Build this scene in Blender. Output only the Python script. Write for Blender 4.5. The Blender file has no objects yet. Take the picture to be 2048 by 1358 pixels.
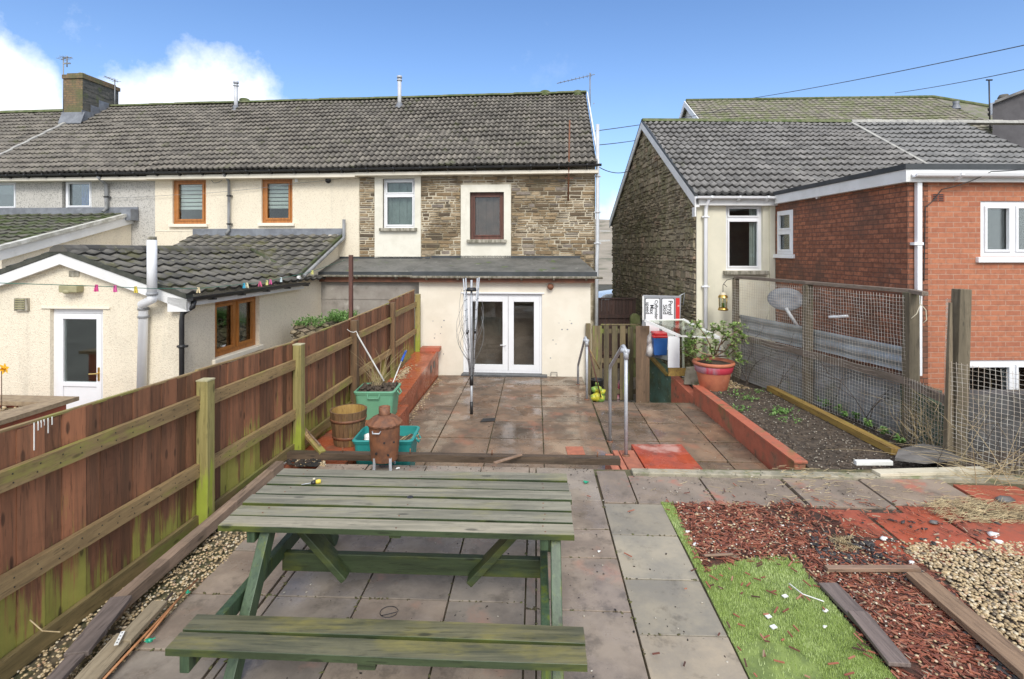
import bpy, math, random
from mathutils import Vector, Matrix
R = math.radians
random.seed(7)
sc = bpy.context.scene
# ------------------------------------------------------------------ camera
FPX, CZ = 1060.0, 2.45
cam_data = bpy.data.cameras.new("camera")
cam = bpy.data.objects.new("camera", cam_data)
sc.collection.objects.link(cam)
sc.camera = cam
cam.location = (0, 0, CZ)
cam.rotation_euler = (R(90), 0, 0)
cam_data.sensor_width = 36
cam_data.lens = 36 * FPX / 2048
cam_data.shift_y = -179 / 2048
cam_data.clip_start = 0.05
cam_data.clip_end = 3000
# ------------------------------------------------------------------ sky, sun, exposure
SUN_EL, SUN_AZ = 40, 172      # degrees; azimuth clockwise from +Y
sc.view_settings.view_transform = 'Standard'
sc.view_settings.look = 'None'
sc.view_settings.exposure = 1.02
sc.view_settings.gamma = 1
w = bpy.data.worlds.new("World"); sc.world = w; w.use_nodes = True
nt = w.node_tree; nt.nodes.clear()
def wn(t, **k):
    n = nt.nodes.new(t)
    for a, b in k.items(): setattr(n, a, b)
    return n
def wl(a, b): nt.links.new(a, b)
def wm(op, a, b=None, c=None, clamp=False):
    n = wn('ShaderNodeMath', operation=op); n.use_clamp = clamp
    for i, x in enumerate((a, b, c)):
        if x is None: continue
        if isinstance(x, (int, float)): n.inputs[i].default_value = x
        else: wl(x, n.inputs[i])
    return n.outputs[0]
out = wn('ShaderNodeOutputWorld'); bg = wn('ShaderNodeBackground')
sky = wn('ShaderNodeTexSky', sky_type='NISHITA', sun_disc=False)
sky.sun_elevation = R(SUN_EL); sky.sun_rotation = R(SUN_AZ)
sky.air_density = 1.0; sky.dust_density = 0.6; sky.ozone_density = 2.0
tc = wn('ShaderNodeTexCoord'); sep = wn('ShaderNodeSeparateXYZ'); wl(tc.outputs['Generated'], sep.inputs[0])
X, Y, Z = sep.outputs
ys = wm('MAXIMUM', Y, 0.05)
az = wm('DIVIDE', X, ys); el = wm('DIVIDE', Z, ys)
def wnoise(scale, detail, rough, vec=None):
    n = wn('ShaderNodeTexNoise'); n.inputs['Scale'].default_value = scale
    n.inputs['Detail'].default_value = detail; n.inputs['Roughness'].default_value = rough
    wl(vec or tc.outputs['Generated'], n.inputs['Vector']); return n.outputs[0]
cr = wn('ShaderNodeValToRGB')                       # top edge of the cloud bank against azimuth
wl(wm('MULTIPLY_ADD', az, 1.0, 1.2, clamp=True), cr.inputs[0])
pts = [(0.0, .50), (.17, .47), (.24, .44), (.33, .36), (.375, .27), (.42, .32), (.50, .36), (.58, .37), (.66, .385), (.73, .36), (.79, .27), (.84, .10)]
el_ = cr.color_ramp.elements
el_[0].position, el_[0].color = pts[0][0], (pts[0][1],) * 3 + (1,)
el_[1].position, el_[1].color = pts[-1][0], (pts[-1][1],) * 3 + (1,)
for p, v in pts[1:-1]:
    e = el_.new(p); e.color = (v, v, v, 1)
n1 = wnoise(7.0, 8, .62); n2 = wnoise(2.2, 6, .6)
edge = wm('ADD', wm('SUBTRACT', cr.outputs[0], el), wm('MULTIPLY', wm('SUBTRACT', n1, .5), .26))
front = wm('MULTIPLY', edge, 13.0, clamp=True)
wis = wm('MULTIPLY', wm('SUBTRACT', wnoise(4.5, 9, .68), .575, clamp=True), 1.8, clamp=True)
wis = wm('MULTIPLY', wis, wm('MULTIPLY', wm('SUBTRACT', .3, az, clamp=True), 1.6, clamp=True))
front = wm('MAXIMUM', front, wis)
back = wm('MULTIPLY', wm('SUBTRACT', .15, Y), 3.0, clamp=True)  # unseen cloud behind the camera, added for soft fill light
back = wm('MULTIPLY', back, wm('MULTIPLY_ADD', n2, 1.2, .25, clamp=True))
mask = wm('MAXIMUM', front, back, clamp=True)
zen = wm('MULTIPLY', wm('SUBTRACT', Z, .62, clamp=True), 3.0, clamp=True)
mask = wm('MAXIMUM', mask, wm('MULTIPLY', zen, .85))
lowhaze = wm('MULTIPLY', wm('POWER', wm('SUBTRACT', 1.0, wm('ABSOLUTE', Z), clamp=True), 6.0), .72)
mx0 = wn('ShaderNodeMix', data_type='RGBA'); wl(lowhaze, mx0.inputs[0]); mx0.inputs[7].default_value = (4.6, 5.9, 8.2, 1)
tint = wn('ShaderNodeMix', data_type='RGBA', blend_type='MULTIPLY'); tint.inputs[0].default_value = 1
wl(sky.outputs[0], tint.inputs[6]); tint.inputs[7].default_value = (.72, .90, 1.12, 1)
wl(tint.outputs[2], mx0.inputs[6])
ccr = wn('ShaderNodeMix', data_type='RGBA'); wl(wnoise(5, 7, .6), ccr.inputs[0])
ccr.inputs[6].default_value = (5.8, 6.3, 7.0, 1); ccr.inputs[7].default_value = (10, 10, 10.2, 1)
mx = wn('ShaderNodeMix', data_type='RGBA'); wl(mask, mx.inputs[0]); wl(mx0.outputs[2], mx.inputs[6]); wl(ccr.outputs[2], mx.inputs[7])
wl(mx.outputs[2], bg.inputs[0]); bg.inputs[1].default_value = 0.085
wl(bg.outputs[0], out.inputs[0])
sl = bpy.data.lights.new("sun", 'SUN'); sun = bpy.data.objects.new("sun", sl); sc.collection.objects.link(sun)
sl.energy = 1.25; sl.angle = R(22); sl.color = (1, .955, .88)
sun.rotation_euler = (R(90 - SUN_EL), 0, R(180 - SUN_AZ))
sun.location = (0, -5, 12)

# ------------------------------------------------------------------ geometry helpers
def W(px, py, z=0.0):                       # the point of a level plane that shows at a pixel of the 2048 px photo
    t = (z - CZ) / ((500 - py) / FPX); return Vector(((px - 1024) / FPX * t, t, z))
def V(px, py, D):
    return Vector(((px - 1024) / FPX * D, D, CZ + (500 - py) / FPX * D))
class Fr:                                   # a frame turned about z: u along the facade, v away from us
    def __init__(s, vp):
        th = math.atan((vp - 1024) / FPX); s.th = th
        s.U = Vector((math.cos(th), -math.sin(th), 0)); s.N = Vector((math.sin(th), math.cos(th), 0))
    def p(s, u, v, z): return s.U * u + s.N * v + Vector((0, 0, z))
    def at(s, px, py, v):
        r = Vector(((px - 1024) / FPX, 1, (500 - py) / FPX)); t = v / r.dot(s.N)
        return t * r.dot(s.U), CZ + t * r.z
    def atu(s, px, py, u):
        r = Vector(((px - 1024) / FPX, 1, (500 - py) / FPX)); t = u / r.dot(s.U)
        return t * r.dot(s.N), CZ + t * r.z
HF = Fr(1106); RF = Fr(1000); GF = Fr(1072); CF = Fr(1024)
ZA = Vector((0, 0, 1))
class MB:
    def __init__(s): s.v = []; s.f = []; s.r = []; s.sm = []
    def face(s, idx, r=0.5, sm=False): s.f.append(idx); s.r.append(r); s.sm.append(sm)
    def quad(s, pts, r=None):
        r = random.random() if r is None else r
        b = len(s.v); s.v += [Vector(p) for p in pts]; s.face(list(range(b, b + len(pts))), r); return s
    def hexa(s, P, r=None):                 # 8 corners: 0-3 bottom ring, 4-7 top ring
        r = random.random() if r is None else r
        b = len(s.v); s.v += [Vector(p) for p in P]
        for q in ((3, 2, 1, 0), (4, 5, 6, 7), (0, 1, 5, 4), (1, 2, 6, 5), (2, 3, 7, 6), (3, 0, 4, 7)):
            s.face([b + i for i in q], r)
        return s
    def box(s, x0, x1, y0, y1, z0, z1, fr=CF, r=None):
        return s.hexa([fr.p(x0, y0, z0), fr.p(x1, y0, z0), fr.p(x1, y1, z0), fr.p(x0, y1, z0),
                       fr.p(x0, y0, z1), fr.p(x1, y0, z1), fr.p(x1, y1, z1), fr.p(x0, y1, z1)], r)
    def beam(s, a, b, w, h, up=ZA, r=None, taper=1.0):
        a = Vector(a); b = Vector(b); d = (b - a).normalized(); sd = d.cross(up)
        if sd.length < 1e-4: sd = d.cross(Vector((0, 1, 0)))
        sd.normalize(); u2 = sd.cross(d).normalized()
        P = []
        for q, k in ((a, 1), (b, taper)):
            P += [q - sd * w / 2 * k - u2 * h / 2 * k, q + sd * w / 2 * k - u2 * h / 2 * k, q + sd * w / 2 * k + u2 * h / 2 * k, q - sd * w / 2 * k + u2 * h / 2 * k]
        return s.hexa(P, r)
    def prism(s, poly, ext, r=None):        # polygon (3D points) pushed along ext
        r = random.random() if r is None else r
        n = len(poly); b = len(s.v); s.v += [Vector(p) for p in poly]; s.v += [Vector(p) + Vector(ext) for p in poly]
        s.face(list(range(b, b + n))[::-1], r); s.face(list(range(b + n, b + 2 * n)), r)
        for i in range(n):
            j = (i + 1) % n; s.face([b + i, b + j, b + n + j, b + n + i], r)
        return s
    def tube(s, pts, rad, n=8, r=None, cap=True):
        r = random.random() if r is None else r
        pts = [Vector(p) for p in pts]; m = len(pts); rs = rad if isinstance(rad, (list, tuple)) else [rad] * m
        b = len(s.v); prev = None
        for i, p in enumerate(pts):
            d = (pts[min(i + 1, m - 1)] - pts[max(i - 1, 0)]).normalized()
            if prev is None:
                a = d.cross(ZA)
                if a.length < .1: a = d.cross(Vector((0, 1, 0)))
            else: a = prev - d * prev.dot(d)
            a.normalize(); prev = a; c = d.cross(a)
            for k in range(n):
                t = 2 * math.pi * k / n; s.v.append(p + (a * math.cos(t) + c * math.sin(t)) * rs[i])
        for i in range(m - 1):
            for k in range(n):
                k2 = (k + 1) % n; s.face([b + i * n + k, b + i * n + k2, b + (i + 1) * n + k2, b + (i + 1) * n + k], r, n > 4)
        if cap:
            s.face([b + k for k in range(n)][::-1], r); s.face([b + (m - 1) * n + k for k in range(n)], r)
        return s
    def lathe(s, prof, c, n=24, r=.5, sm=True, axis=None):
        c = Vector(c); b = len(s.v); m = len(prof)
        for rr, z in prof:
            for k in range(n):
                t = 2 * math.pi * k / n; p = Vector((rr * math.cos(t), rr * math.sin(t), z))
                if axis: p = axis @ p
                s.v.append(c + p)
        for i in range(m - 1):
            for k in range(n):
                k2 = (k + 1) % n; s.face([b + i * n + k, b + i * n + k2, b + (i + 1) * n + k2, b + (i + 1) * n + k], r, sm)
        return s
    def blob(s, c, rx, ry, rz, r=None, jit=.2, rot=0):
        r = random.random() if r is None else r
        b = len(s.v); c = Vector(c); cr_, sr = math.cos(rot), math.sin(rot)
        for q in ICO:
            k = 1 + random.uniform(-jit, jit); x, y, z = q[0] * rx * k, q[1] * ry * k, q[2] * rz * k
            s.v.append(c + Vector((x * cr_ - y * sr, x * sr + y * cr_, z)))
        for t in ICOF: s.face([b + i for i in t], r, True)
        return s
    def build(s, name, mat, parent=None, loc=None, bevel=0.0, mat2=None):
        root = parent
        while root is not None and root.parent is not None: root = root.parent
        if root is not None: off = Vector(root.location)
        elif loc is not None: off = Vector(loc)
        else:
            xs = [p.x for p in s.v]; ys_ = [p.y for p in s.v]; zs = [p.z for p in s.v]
            off = Vector(((min(xs) + max(xs)) / 2, (min(ys_) + max(ys_)) / 2, min(zs)))
        me = bpy.data.meshes.new(name)
        me.from_pydata([tuple(p - off) for p in s.v], [], s.f)
        me.polygons.foreach_set('use_smooth', s.sm)
        at_ = me.attributes.new('rnd', 'FLOAT', 'FACE'); at_.data.foreach_set('value', s.r)
        me.materials.append(mat)
        if mat2:
            me.materials.append(mat2); me.polygons.foreach_set('material_index', [1 if q < 0 else 0 for q in s.r])
        me.update()
        o = bpy.data.objects.new(name, me); sc.collection.objects.link(o)
        if parent is not None: o.parent = parent
        else: o.location = off
        if bevel:
            m_ = o.modifiers.new('bevel', 'BEVEL'); m_.width = bevel; m_.segments = 2; m_.limit_method = 'ANGLE'
        return o
ph = (1 + 5 ** .5) / 2
ICO = [Vector(q).normalized() for q in ((-1, ph, 0), (1, ph, 0), (-1, -ph, 0), (1, -ph, 0), (0, -1, ph), (0, 1, ph), (0, -1, -ph), (0, 1, -ph), (ph, 0, -1), (ph, 0, 1), (-ph, 0, -1), (-ph, 0, 1))]
ICOF = ((0, 11, 5), (0, 5, 1), (0, 1, 7), (0, 7, 10), (0, 10, 11), (1, 5, 9), (5, 11, 4), (11, 10, 2), (10, 7, 6), (7, 1, 8), (3, 9, 4), (3, 4, 2), (3, 2, 6), (3, 6, 8), (3, 8, 9), (4, 9, 5), (2, 4, 11), (6, 2, 10), (8, 6, 7), (9, 8, 1))
def tag(o, label, cat, group=None):
    o['label'] = label; o['category'] = cat
    if group: o['group'] = group
    return o
def thing(name, label, cat, loc, group=None):
    o = bpy.data.objects.new(name, None); sc.collection.objects.link(o); o.location = loc; o.empty_display_size = .2
    return tag(o, label, cat, group)
def kind(o, k): o['kind'] = k; return o
def copy_tree(o, parent=None):
    c = o.copy(); sc.collection.objects.link(c); c.parent = parent
    for ch in [x for x in sc.objects if x.parent == o]: copy_tree(ch, c)
    return c
def rects_minus(a0, a1, z0, z1, holes):
    As = sorted(set([a0, a1] + [min(max(h[i], a0), a1) for h in holes for i in (0, 1)]))
    Zs = sorted(set([z0, z1] + [min(max(h[i], z0), z1) for h in holes for i in (2, 3)]))
    res = []
    for i in range(len(As) - 1):
        run = None
        for j in range(len(Zs) - 1):
            ca, cz = (As[i] + As[i + 1]) / 2, (Zs[j] + Zs[j + 1]) / 2
            if any(h[0] < ca < h[1] and h[2] < cz < h[3] for h in holes):
                if run: res.append(run); run = None
            else: run = (As[i], As[i + 1], run[2] if run else Zs[j], Zs[j + 1])
        if run: res.append(run)
    return res
def wall_u(mb, fr, v, a0, a1, z0, z1, holes=(), t=.25):     # wall facing us
    for a, b, c, d in rects_minus(a0, a1, z0, z1, holes): mb.box(a, b, v, v + t, c, d, fr, .5)
def wall_v(mb, fr, u, a0, a1, z0, z1, holes=(), t=.25):     # wall running away from us, thickness towards +t
    for a, b, c, d in rects_minus(a0, a1, z0, z1, holes): mb.box(min(u, u + t), max(u, u + t), a, b, c, d, fr, .5)
def tiles(mb, O, Uv, Sv, roll=.15, course=.3, amp=.042, step=.045, seg=8, lip=True):
    L = Uv.length; S = Sv.length; U = Uv / L; Sd = Sv / S; N = U.cross(Sd).normalized()
    if N.z < 0: N = -N
    nc = max(1, round(S / course)); cs = S / nc; nr = max(1, round(L / roll)); rw = L / nr
    prof = []
    for i in range(nr * seg + 1):
        t = (i / seg) % 1.0; prof.append(amp * (0.5 + .5 * math.cos(2 * math.pi * (t - .35))) ** 2.2)
    for c in range(nc):
        rr = [random.random() for _ in range(nr // 2 + 2)]
        jj = [random.uniform(-.005, .006) + (random.uniform(-.03, .0) if random.random() < .02 else 0) for _ in range(nr // 2 + 2)]
        b = len(mb.v); n = len(prof)
        for row in range(3):
            for i, h in enumerate(prof):
                ti = (i // seg) // 2; base = O + U * (i * rw / seg) + N * (.012 * math.sin(i * rw / seg * .9 + c * .4) + .008 * math.sin(i * rw / seg * 2.3 + c * .9))
                if row == 0: p = base + Sd * (c * cs + jj[ti]) + N * (h * .9 - .004)
                elif row == 1: p = base + Sd * (c * cs + jj[ti]) + N * (h + step + jj[ti])
                else: p = base + Sd * ((c + 1) * cs + .02) + N * h
                mb.v.append(p)
        for row in range(2):
            for i in range(n - 1):
                hh = (prof[i] + prof[i + 1]) / 2 / amp; q = rr[(i // seg) // 2]
                mb.face([b + row * n + i, b + row * n + i + 1, b + (row + 1) * n + i + 1, b + (row + 1) * n + i], 0.0 if row == 0 else (.18 + .2 * q if hh < .12 else .5 + .5 * q), row == 1)  # lips and channels painted darker to stand in for relief shade
    return mb

# ------------------------------------------------------------------ materials
class NT:
    def __init__(s, name):
        s.m = bpy.data.materials.new(name); s.m.use_nodes = True; s.t = s.m.node_tree; s.t.nodes.clear()
        s.out = s.n('ShaderNodeOutputMaterial'); s.b = s.n('ShaderNodeBsdfPrincipled'); s.l(s.b.outputs[0], s.out.inputs[0])
        s.tc = s.n('ShaderNodeTexCoord'); s.o = s.tc.outputs['Object']
    def n(s, t, **k):
        q = s.t.nodes.new(t)
        for a, b in k.items(): setattr(q, a, b)
        return q
    def l(s, a, b): s.t.links.new(a, b)
    def setv(s, inp, x):
        if isinstance(x, (int, float, tuple)): inp.default_value = (tuple(x) + (1,))[:4] if isinstance(x, tuple) and len(x) == 3 and inp.type == 'RGBA' else x
        else: s.l(x, inp)
    def math(s, op, a, b=0.0, c=None, clamp=False):
        q = s.n('ShaderNodeMath', operation=op); q.use_clamp = clamp; s.setv(q.inputs[0], a); s.setv(q.inputs[1], b)
        if c is not None: s.setv(q.inputs[2], c)
        return q.outputs[0]
    def map(s, sc_, vec=None, plane=None, rot=None):
        v = vec or s.o
        if plane:
            sp = s.n('ShaderNodeSeparateXYZ'); s.l(v, sp.inputs[0]); cb = s.n('ShaderNodeCombineXYZ')
            s.l(s.math('ADD', sp.outputs[0], sp.outputs[1]), cb.inputs[0]); s.l(sp.outputs[2], cb.inputs[1]); v = cb.outputs[0]
        q = s.n('ShaderNodeMapping'); s.l(v, q.inputs[0])
        q.inputs['Scale'].default_value = sc_ if isinstance(sc_, tuple) else (sc_,) * 3
        if rot: q.inputs['Rotation'].default_value = rot
        return q.outputs[0]
    def noise(s, sc_, detail=5, rough=.55, vec=None, dist=0):
        q = s.n('ShaderNodeTexNoise'); q.inputs['Scale'].default_value = 1; q.inputs['Detail'].default_value = detail
        q.inputs['Roughness'].default_value = rough; q.inputs['Distortion'].default_value = dist
        s.l(s.map(sc_, vec), q.inputs['Vector']); return q.outputs[0]
    def step(s, x, lo, hi):
        q = s.n('ShaderNodeMapRange'); q.interpolation_type = 'SMOOTHSTEP'; s.setv(q.inputs[0], x)
        q.inputs[1].default_value = lo; q.inputs[2].default_value = hi; return q.outputs[0]
    def mix(s, f, a, b, bt='MIX'):
        q = s.n('ShaderNodeMix', data_type='RGBA', blend_type=bt); s.setv(q.inputs[0], f); s.setv(q.inputs[6], a); s.setv(q.inputs[7], b); return q.outputs[2]
    def ramp(s, x, stops):
        q = s.n('ShaderNodeValToRGB'); s.setv(q.inputs[0], x); e = q.color_ramp.elements
        e[0].position = stops[0][0]; e[0].color = stops[0][1] + (1,); e[1].position = stops[-1][0]; e[1].color = stops[-1][1] + (1,)
        for p, c in stops[1:-1]: k = e.new(p); k.color = c + (1,)
        return q.outputs[0]
    def rnd(s):
        q = s.n('ShaderNodeAttribute', attribute_name='rnd'); return q.outputs['Fac']
    def bump(s, h, st=.3, dist=.01, prev=None):
        q = s.n('ShaderNodeBump'); q.inputs['Strength'].default_value = st; q.inputs['Distance'].default_value = dist; s.l(h, q.inputs['Height'])
        if prev is not None: s.l(prev, q.inputs['Normal'])
        s.l(q.outputs[0], s.b.inputs['Normal']); return q.outputs[0]
    def fin(s, col, rough=.8, metal=0, spec=.5):
        s.setv(s.b.inputs['Base Color'], col); s.setv(s.b.inputs['Roughness'], rough); s.setv(s.b.inputs['Metallic'], metal)
        s.b.inputs['Specular IOR Level'].default_value = spec; return s.m
def M(name, c1, c2=None, sc_=6, rough=.75, rvar=0, rnd=0.0, stains=(), bump=(.2, .004, 40), metal=0, lohi=(.35, .65)):
    t = NT(name); c2 = c2 or tuple(x * .8 for x in c1)
    col = t.mix(t.step(t.noise(sc_, 6, .62), *lohi), c1, c2)
    if rnd: col = t.mix(1.0, col, t.ramp(t.rnd(), [(0, (1 - rnd,) * 3), (1, (1 + rnd * .6,) * 3)]), 'MULTIPLY')
    for c, s_, lo, hi, amt in stains:
        col = t.mix(t.math('MULTIPLY', t.step(t.noise(s_, 7, .65), lo, hi), amt), col, c)
    r_ = rough
    if rvar: r_ = t.math('MULTIPLY_ADD', t.step(t.noise(3, 5, .6), .35, .65), rvar, rough, clamp=True)
    if bump: t.bump(t.noise(bump[2], 4, .6), bump[0], bump[1])
    return t.fin(col, r_, metal)
def wood(name, c1, c2, axis='X', algae=None, rnd=.25, rough=.7, low=False, wet=0.0, amt=.9, lo=.5):
    t = NT(name); a = {'X': (1.2, 18, 18), 'Y': (18, 1.2, 18), 'Z': (18, 18, 1.2)}[axis]
    g = t.noise(a, 7, .65, dist=.6); g2 = t.noise(tuple(x * 4 for x in a), 3, .6)
    col = t.mix(t.step(g, .33, .67), c1, c2)
    col = t.mix(t.math('MULTIPLY', t.step(g2, .58, .66), .55), col, tuple(x * .4 for x in c2))
    col = t.mix(t.math('MULTIPLY', t.step(t.noise(7, 7, .7), .52, .64), .35), col, tuple(x * .55 for x in c1))
    col = t.mix(1.0, col, t.ramp(t.rnd(), [(0, (1 - rnd,) * 3), (.5, (1, 1, 1)), (1, (1 + rnd, 1 + rnd * .8, 1 + rnd * .7))]), 'MULTIPLY')
    if algae:
        b = {'X': (1.0, 5, 5), 'Y': (5, 1.0, 5), 'Z': (15, 15, 1.1)}[axis]
        f = t.math('ADD', t.math('MULTIPLY', t.noise(b, 7, .68), .62), t.math('MULTIPLY', t.noise((1.6, 1.6, 1.3), 4, .6), .38))
        if low:
            sp = t.n('ShaderNodeSeparateXYZ'); t.l(t.o, sp.inputs[0])
            f = t.math('ADD', f, t.math('MULTIPLY', t.math('SUBTRACT', .42, sp.outputs[2]), .30))
            f = t.math('ADD', f, t.math('MULTIPLY', t.math('SUBTRACT', t.rnd(), .5), .14))
        f = t.math('MULTIPLY', t.step(f, lo, lo + .11), amt)
        col = t.mix(f, col, t.mix(t.noise(9, 4), algae, tuple(x * .6 for x in algae)))
        kn = t.n('ShaderNodeTexVoronoi'); t.l(t.map({'X': (3, 9, 9), 'Y': (9, 3, 9), 'Z': (9, 9, 3)}[axis]), kn.inputs['Vector']); kn.inputs['Scale'].default_value = 1
        col = t.mix(t.math('MULTIPLY', t.step(kn.outputs['Distance'], .16, .08), .7), col, tuple(x * .3 for x in c2))
    t.bump(g2, .35, .003)
    return t.fin(col, rough)
def brickm(name, c1, c2, mort, plane, bw=.225, bh=.075, dirt=None, dirt_lo=.5, off=(0, 0), bump=.5, var=.5):
    t = NT(name); vec = t.map(1.0, plane=plane)
    q = t.n('ShaderNodeTexBrick'); t.l(vec, q.inputs['Vector']); q.inputs['Scale'].default_value = 1
    q.inputs['Brick Width'].default_value = bw; q.inputs['Row Height'].default_value = bh; q.inputs['Mortar Size'].default_value = .008
    q.inputs['Mortar Smooth'].default_value = .3; q.inputs['Bias'].default_value = 0
    q.inputs['Color1'].default_value = c1 + (1,); q.inputs['Color2'].default_value = c2 + (1,); q.inputs['Mortar'].default_value = mort + (1,)
    col = q.outputs['Color']
    # a second coarse blotch per brick
    nz = t.noise(14, 4, .6); col = t.mix(t.math('MULTIPLY', t.step(nz, .4, .7), var), col, tuple(x * .62 for x in c2))
    if dirt:
        f = t.math('MULTIPLY', t.step(t.noise(1.3, 7, .62), dirt_lo, dirt_lo + .2), .6)
        col = t.mix(f, col, dirt)
        f2 = t.math('MULTIPLY', t.step(t.noise(9, 5, .7), .66, .72), .5); col = t.mix(f2, col, (.5, .38, .32))
    t.bump(t.math('SUBTRACT', 1.0, q.outputs['Fac']), bump, .008)
    return t.fin(col, .85)
def rubble(name, stops, mort, plane, sx, sy, edge=.05, moss=None, bump=1.0, mortmask=.0, dark=.35, dist=.035):
    t = NT(name); vec = t.map(1.0, plane=plane)
    nn = t.n('ShaderNodeTexNoise'); nn.inputs['Scale'].default_value = 3.2; nn.inputs['Detail'].default_value = 5; t.l(vec, nn.inputs['Vector'])
    add = t.n('ShaderNodeMix', data_type='RGBA', blend_type='LINEAR_LIGHT'); add.inputs[0].default_value = dist; t.l(vec, add.inputs[6]); t.l(nn.outputs['Color'], add.inputs[7])
    mv = t.map((sx, sy, 1), add.outputs[2])
    vo = t.n('ShaderNodeTexVoronoi', voronoi_dimensions='2D'); vo.inputs['Scale'].default_value = 1; t.l(mv, vo.inputs['Vector'])
    ve = t.n('ShaderNodeTexVoronoi', voronoi_dimensions='2D', feature='DISTANCE_TO_EDGE'); ve.inputs['Scale'].default_value = 1; t.l(mv, ve.inputs['Vector'])
    sp = t.n('ShaderNodeSeparateColor'); t.l(vo.outputs['Color'], sp.inputs[0])
    col = t.ramp(sp.outputs[0], stops)
    col = t.mix(t.math('MULTIPLY', t.step(t.noise(22, 5, .65), .4, .7), .55), col, tuple(x * .45 for x in stops[1][1]))
    col = t.mix(t.math('MULTIPLY', t.step(t.noise(.9, 5, .6), .45, .65), dark), col, tuple(x * .45 for x in stops[0][1]))
    e = t.step(ve.outputs['Distance'], edge, edge * .35)
    m_ = t.step(t.noise(1.1, 3, .5), .38, .62)
    mc = t.mix(m_, tuple(x * mortmask for x in mort), mort)
    col = t.mix(e, col, mc)
    if moss: col = t.mix(t.math('MULTIPLY', t.step(t.noise(2.6, 7, .7), .5, .66), .8), col, moss)
    h = t.math('ADD', t.step(ve.outputs['Distance'], 0, .16), t.math('MULTIPLY', t.noise(26, 5, .7), .5))
    t.bump(h, bump, .035)
    return t.fin(col, .9)
def dash(name, c, speck, plane='XZ', amt=.5, sc_=70, dirt=(.25, .24, .2)):
    t = NT(name)
    vo = t.n('ShaderNodeTexVoronoi'); vo.inputs['Scale'].default_value = sc_; t.l(t.o, vo.inputs['Vector'])
    sp = t.n('ShaderNodeSeparateColor'); t.l(vo.outputs['Color'], sp.inputs[0])
    col = t.mix(t.math('MULTIPLY', t.step(sp.outputs[0], .72, .92), amt), c, speck)
    col = t.mix(t.math('MULTIPLY', t.step(t.noise((.9, .9, .5), 6, .62), .5, .75), .22), col, dirt)
    col = t.mix(t.math('MULTIPLY', t.step(t.noise((4, 4, .35), 5, .6), .58, .75), .18), col, dirt)
    t.bump(t.math('ADD', vo.outputs['Distance'], t.noise(30, 4, .6)), .7, .008)
    return t.fin(col, .9)
def slabm(name, c1, c2, wet=.5, rnd=.25, red=None, redlo=.55, dirt=(.09, .075, .055), hue=0.0, redamt=.8, spots=True):
    t = NT(name)
    col = t.mix(t.step(t.noise(2.3, 7, .65), .35, .65), c1, c2)
    col = t.mix(1.0, col, t.ramp(t.rnd(), [(0, (1 - rnd, 1 - rnd * .95, 1 - rnd * .9)), (.35, (1, 1.02, 1.03)), (.7, (1.06, .99, .93)), (1, (1 + rnd, 1 + rnd * .75, 1 + rnd * .45))]), 'MULTIPLY')
    col = t.mix(t.math('MULTIPLY', t.step(t.noise(5.5, 8, .7), .52, .68), .5), col, dirt)
    if red: col = t.mix(t.math('MULTIPLY', t.step(t.noise(1.7, 7, .6), redlo, redlo + .12), redamt), col, red)
    if spots: col = t.mix(t.math('MULTIPLY', t.step(t.noise(38, 3, .6), .70, .74), .7), col, (.04, .035, .03))
    r_ = t.math('MULTIPLY_ADD', t.step(t.noise(1.6, 6, .6), .36, .6), .55 * wet, .62 - .5 * wet, clamp=True)
    h = t.math('ADD', t.noise(45, 5, .6), t.math('MULTIPLY', t.noise(5, 4, .6), 1.5))
    t.bump(h, .22, .004)
    return t.fin(col, r_, 0, .5)
def glassm(name, tintc=(.9, .95, .93), refl=1.0):
    t = NT(name); t.t.nodes.remove(t.b)
    tr = t.n('ShaderNodeBsdfTransparent'); tr.inputs[0].default_value = tintc + (1,)
    gl = t.n('ShaderNodeBsdfGlossy'); gl.inputs['Roughness'].default_value = .03; gl.inputs[0].default_value = (1, 1, 1, 1)
    fr = t.n('ShaderNodeFresnel'); fr.inputs[0].default_value = 1.55
    k = t.math('MULTIPLY_ADD', fr.outputs[0], .9 * refl, .0, clamp=True)
    ms = t.n('ShaderNodeMixShader'); t.l(k, ms.inputs[0]); t.l(tr.outputs[0], ms.inputs[1]); t.l(gl.outputs[0], ms.inputs[2]); t.l(ms.outputs[0], t.out.inputs[0])
    bm = t.n('ShaderNodeBump'); bm.inputs['Strength'].default_value = .06; t.l(t.noise(1.5, 2), bm.inputs['Height']); t.l(bm.outputs[0], gl.inputs['Normal'])
    return t.m
def tilem(name, c1, c2, moss, mossamt=.6, lich=(.3, .29, .22), lichamt=.4, mlo=.55):
    t = NT(name)
    col = t.mix(t.step(t.noise(3, 6, .6), .35, .65), c1, c2)
    col = t.mix(1.0, col, t.ramp(t.rnd(), [(0, (.35,) * 3), (.3, (.62,) * 3), (.5, (1, 1, 1)), (1, (1.3, 1.28, 1.26))]), 'MULTIPLY')  # low end carries the painted shade of lips and channels
    col = t.mix(t.math('MULTIPLY', t.step(t.noise(2.2, 8, .72), mlo, mlo + .12), mossamt), col, moss)
    col = t.mix(t.math('MULTIPLY', t.step(t.noise(11, 5, .7), .63, .68), lichamt), col, lich)
    t.bump(t.noise(50, 4, .6), .35, .004)
    return t.fin(col, .72, 0, .4)
m_cream = dash('cream render', (.80, .72, .57), (.52, .44, .33), amt=.4, sc_=60)
m_grey_dash = dash('grey pebbledash', (.54, .52, .48), (.17, .165, .15), amt=.75, sc_=62)
m_smooth = M('smooth cream paint', (.83, .77, .65), (.76, .70, .58), 2.0, .75, stains=[((.38, .36, .26), (1.5, 1.5, .4), .6, .75, .3), ((.2, .2, .16), (14, 14, 14), .70, .74, .35)], bump=(.15, .003, 20))
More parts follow.
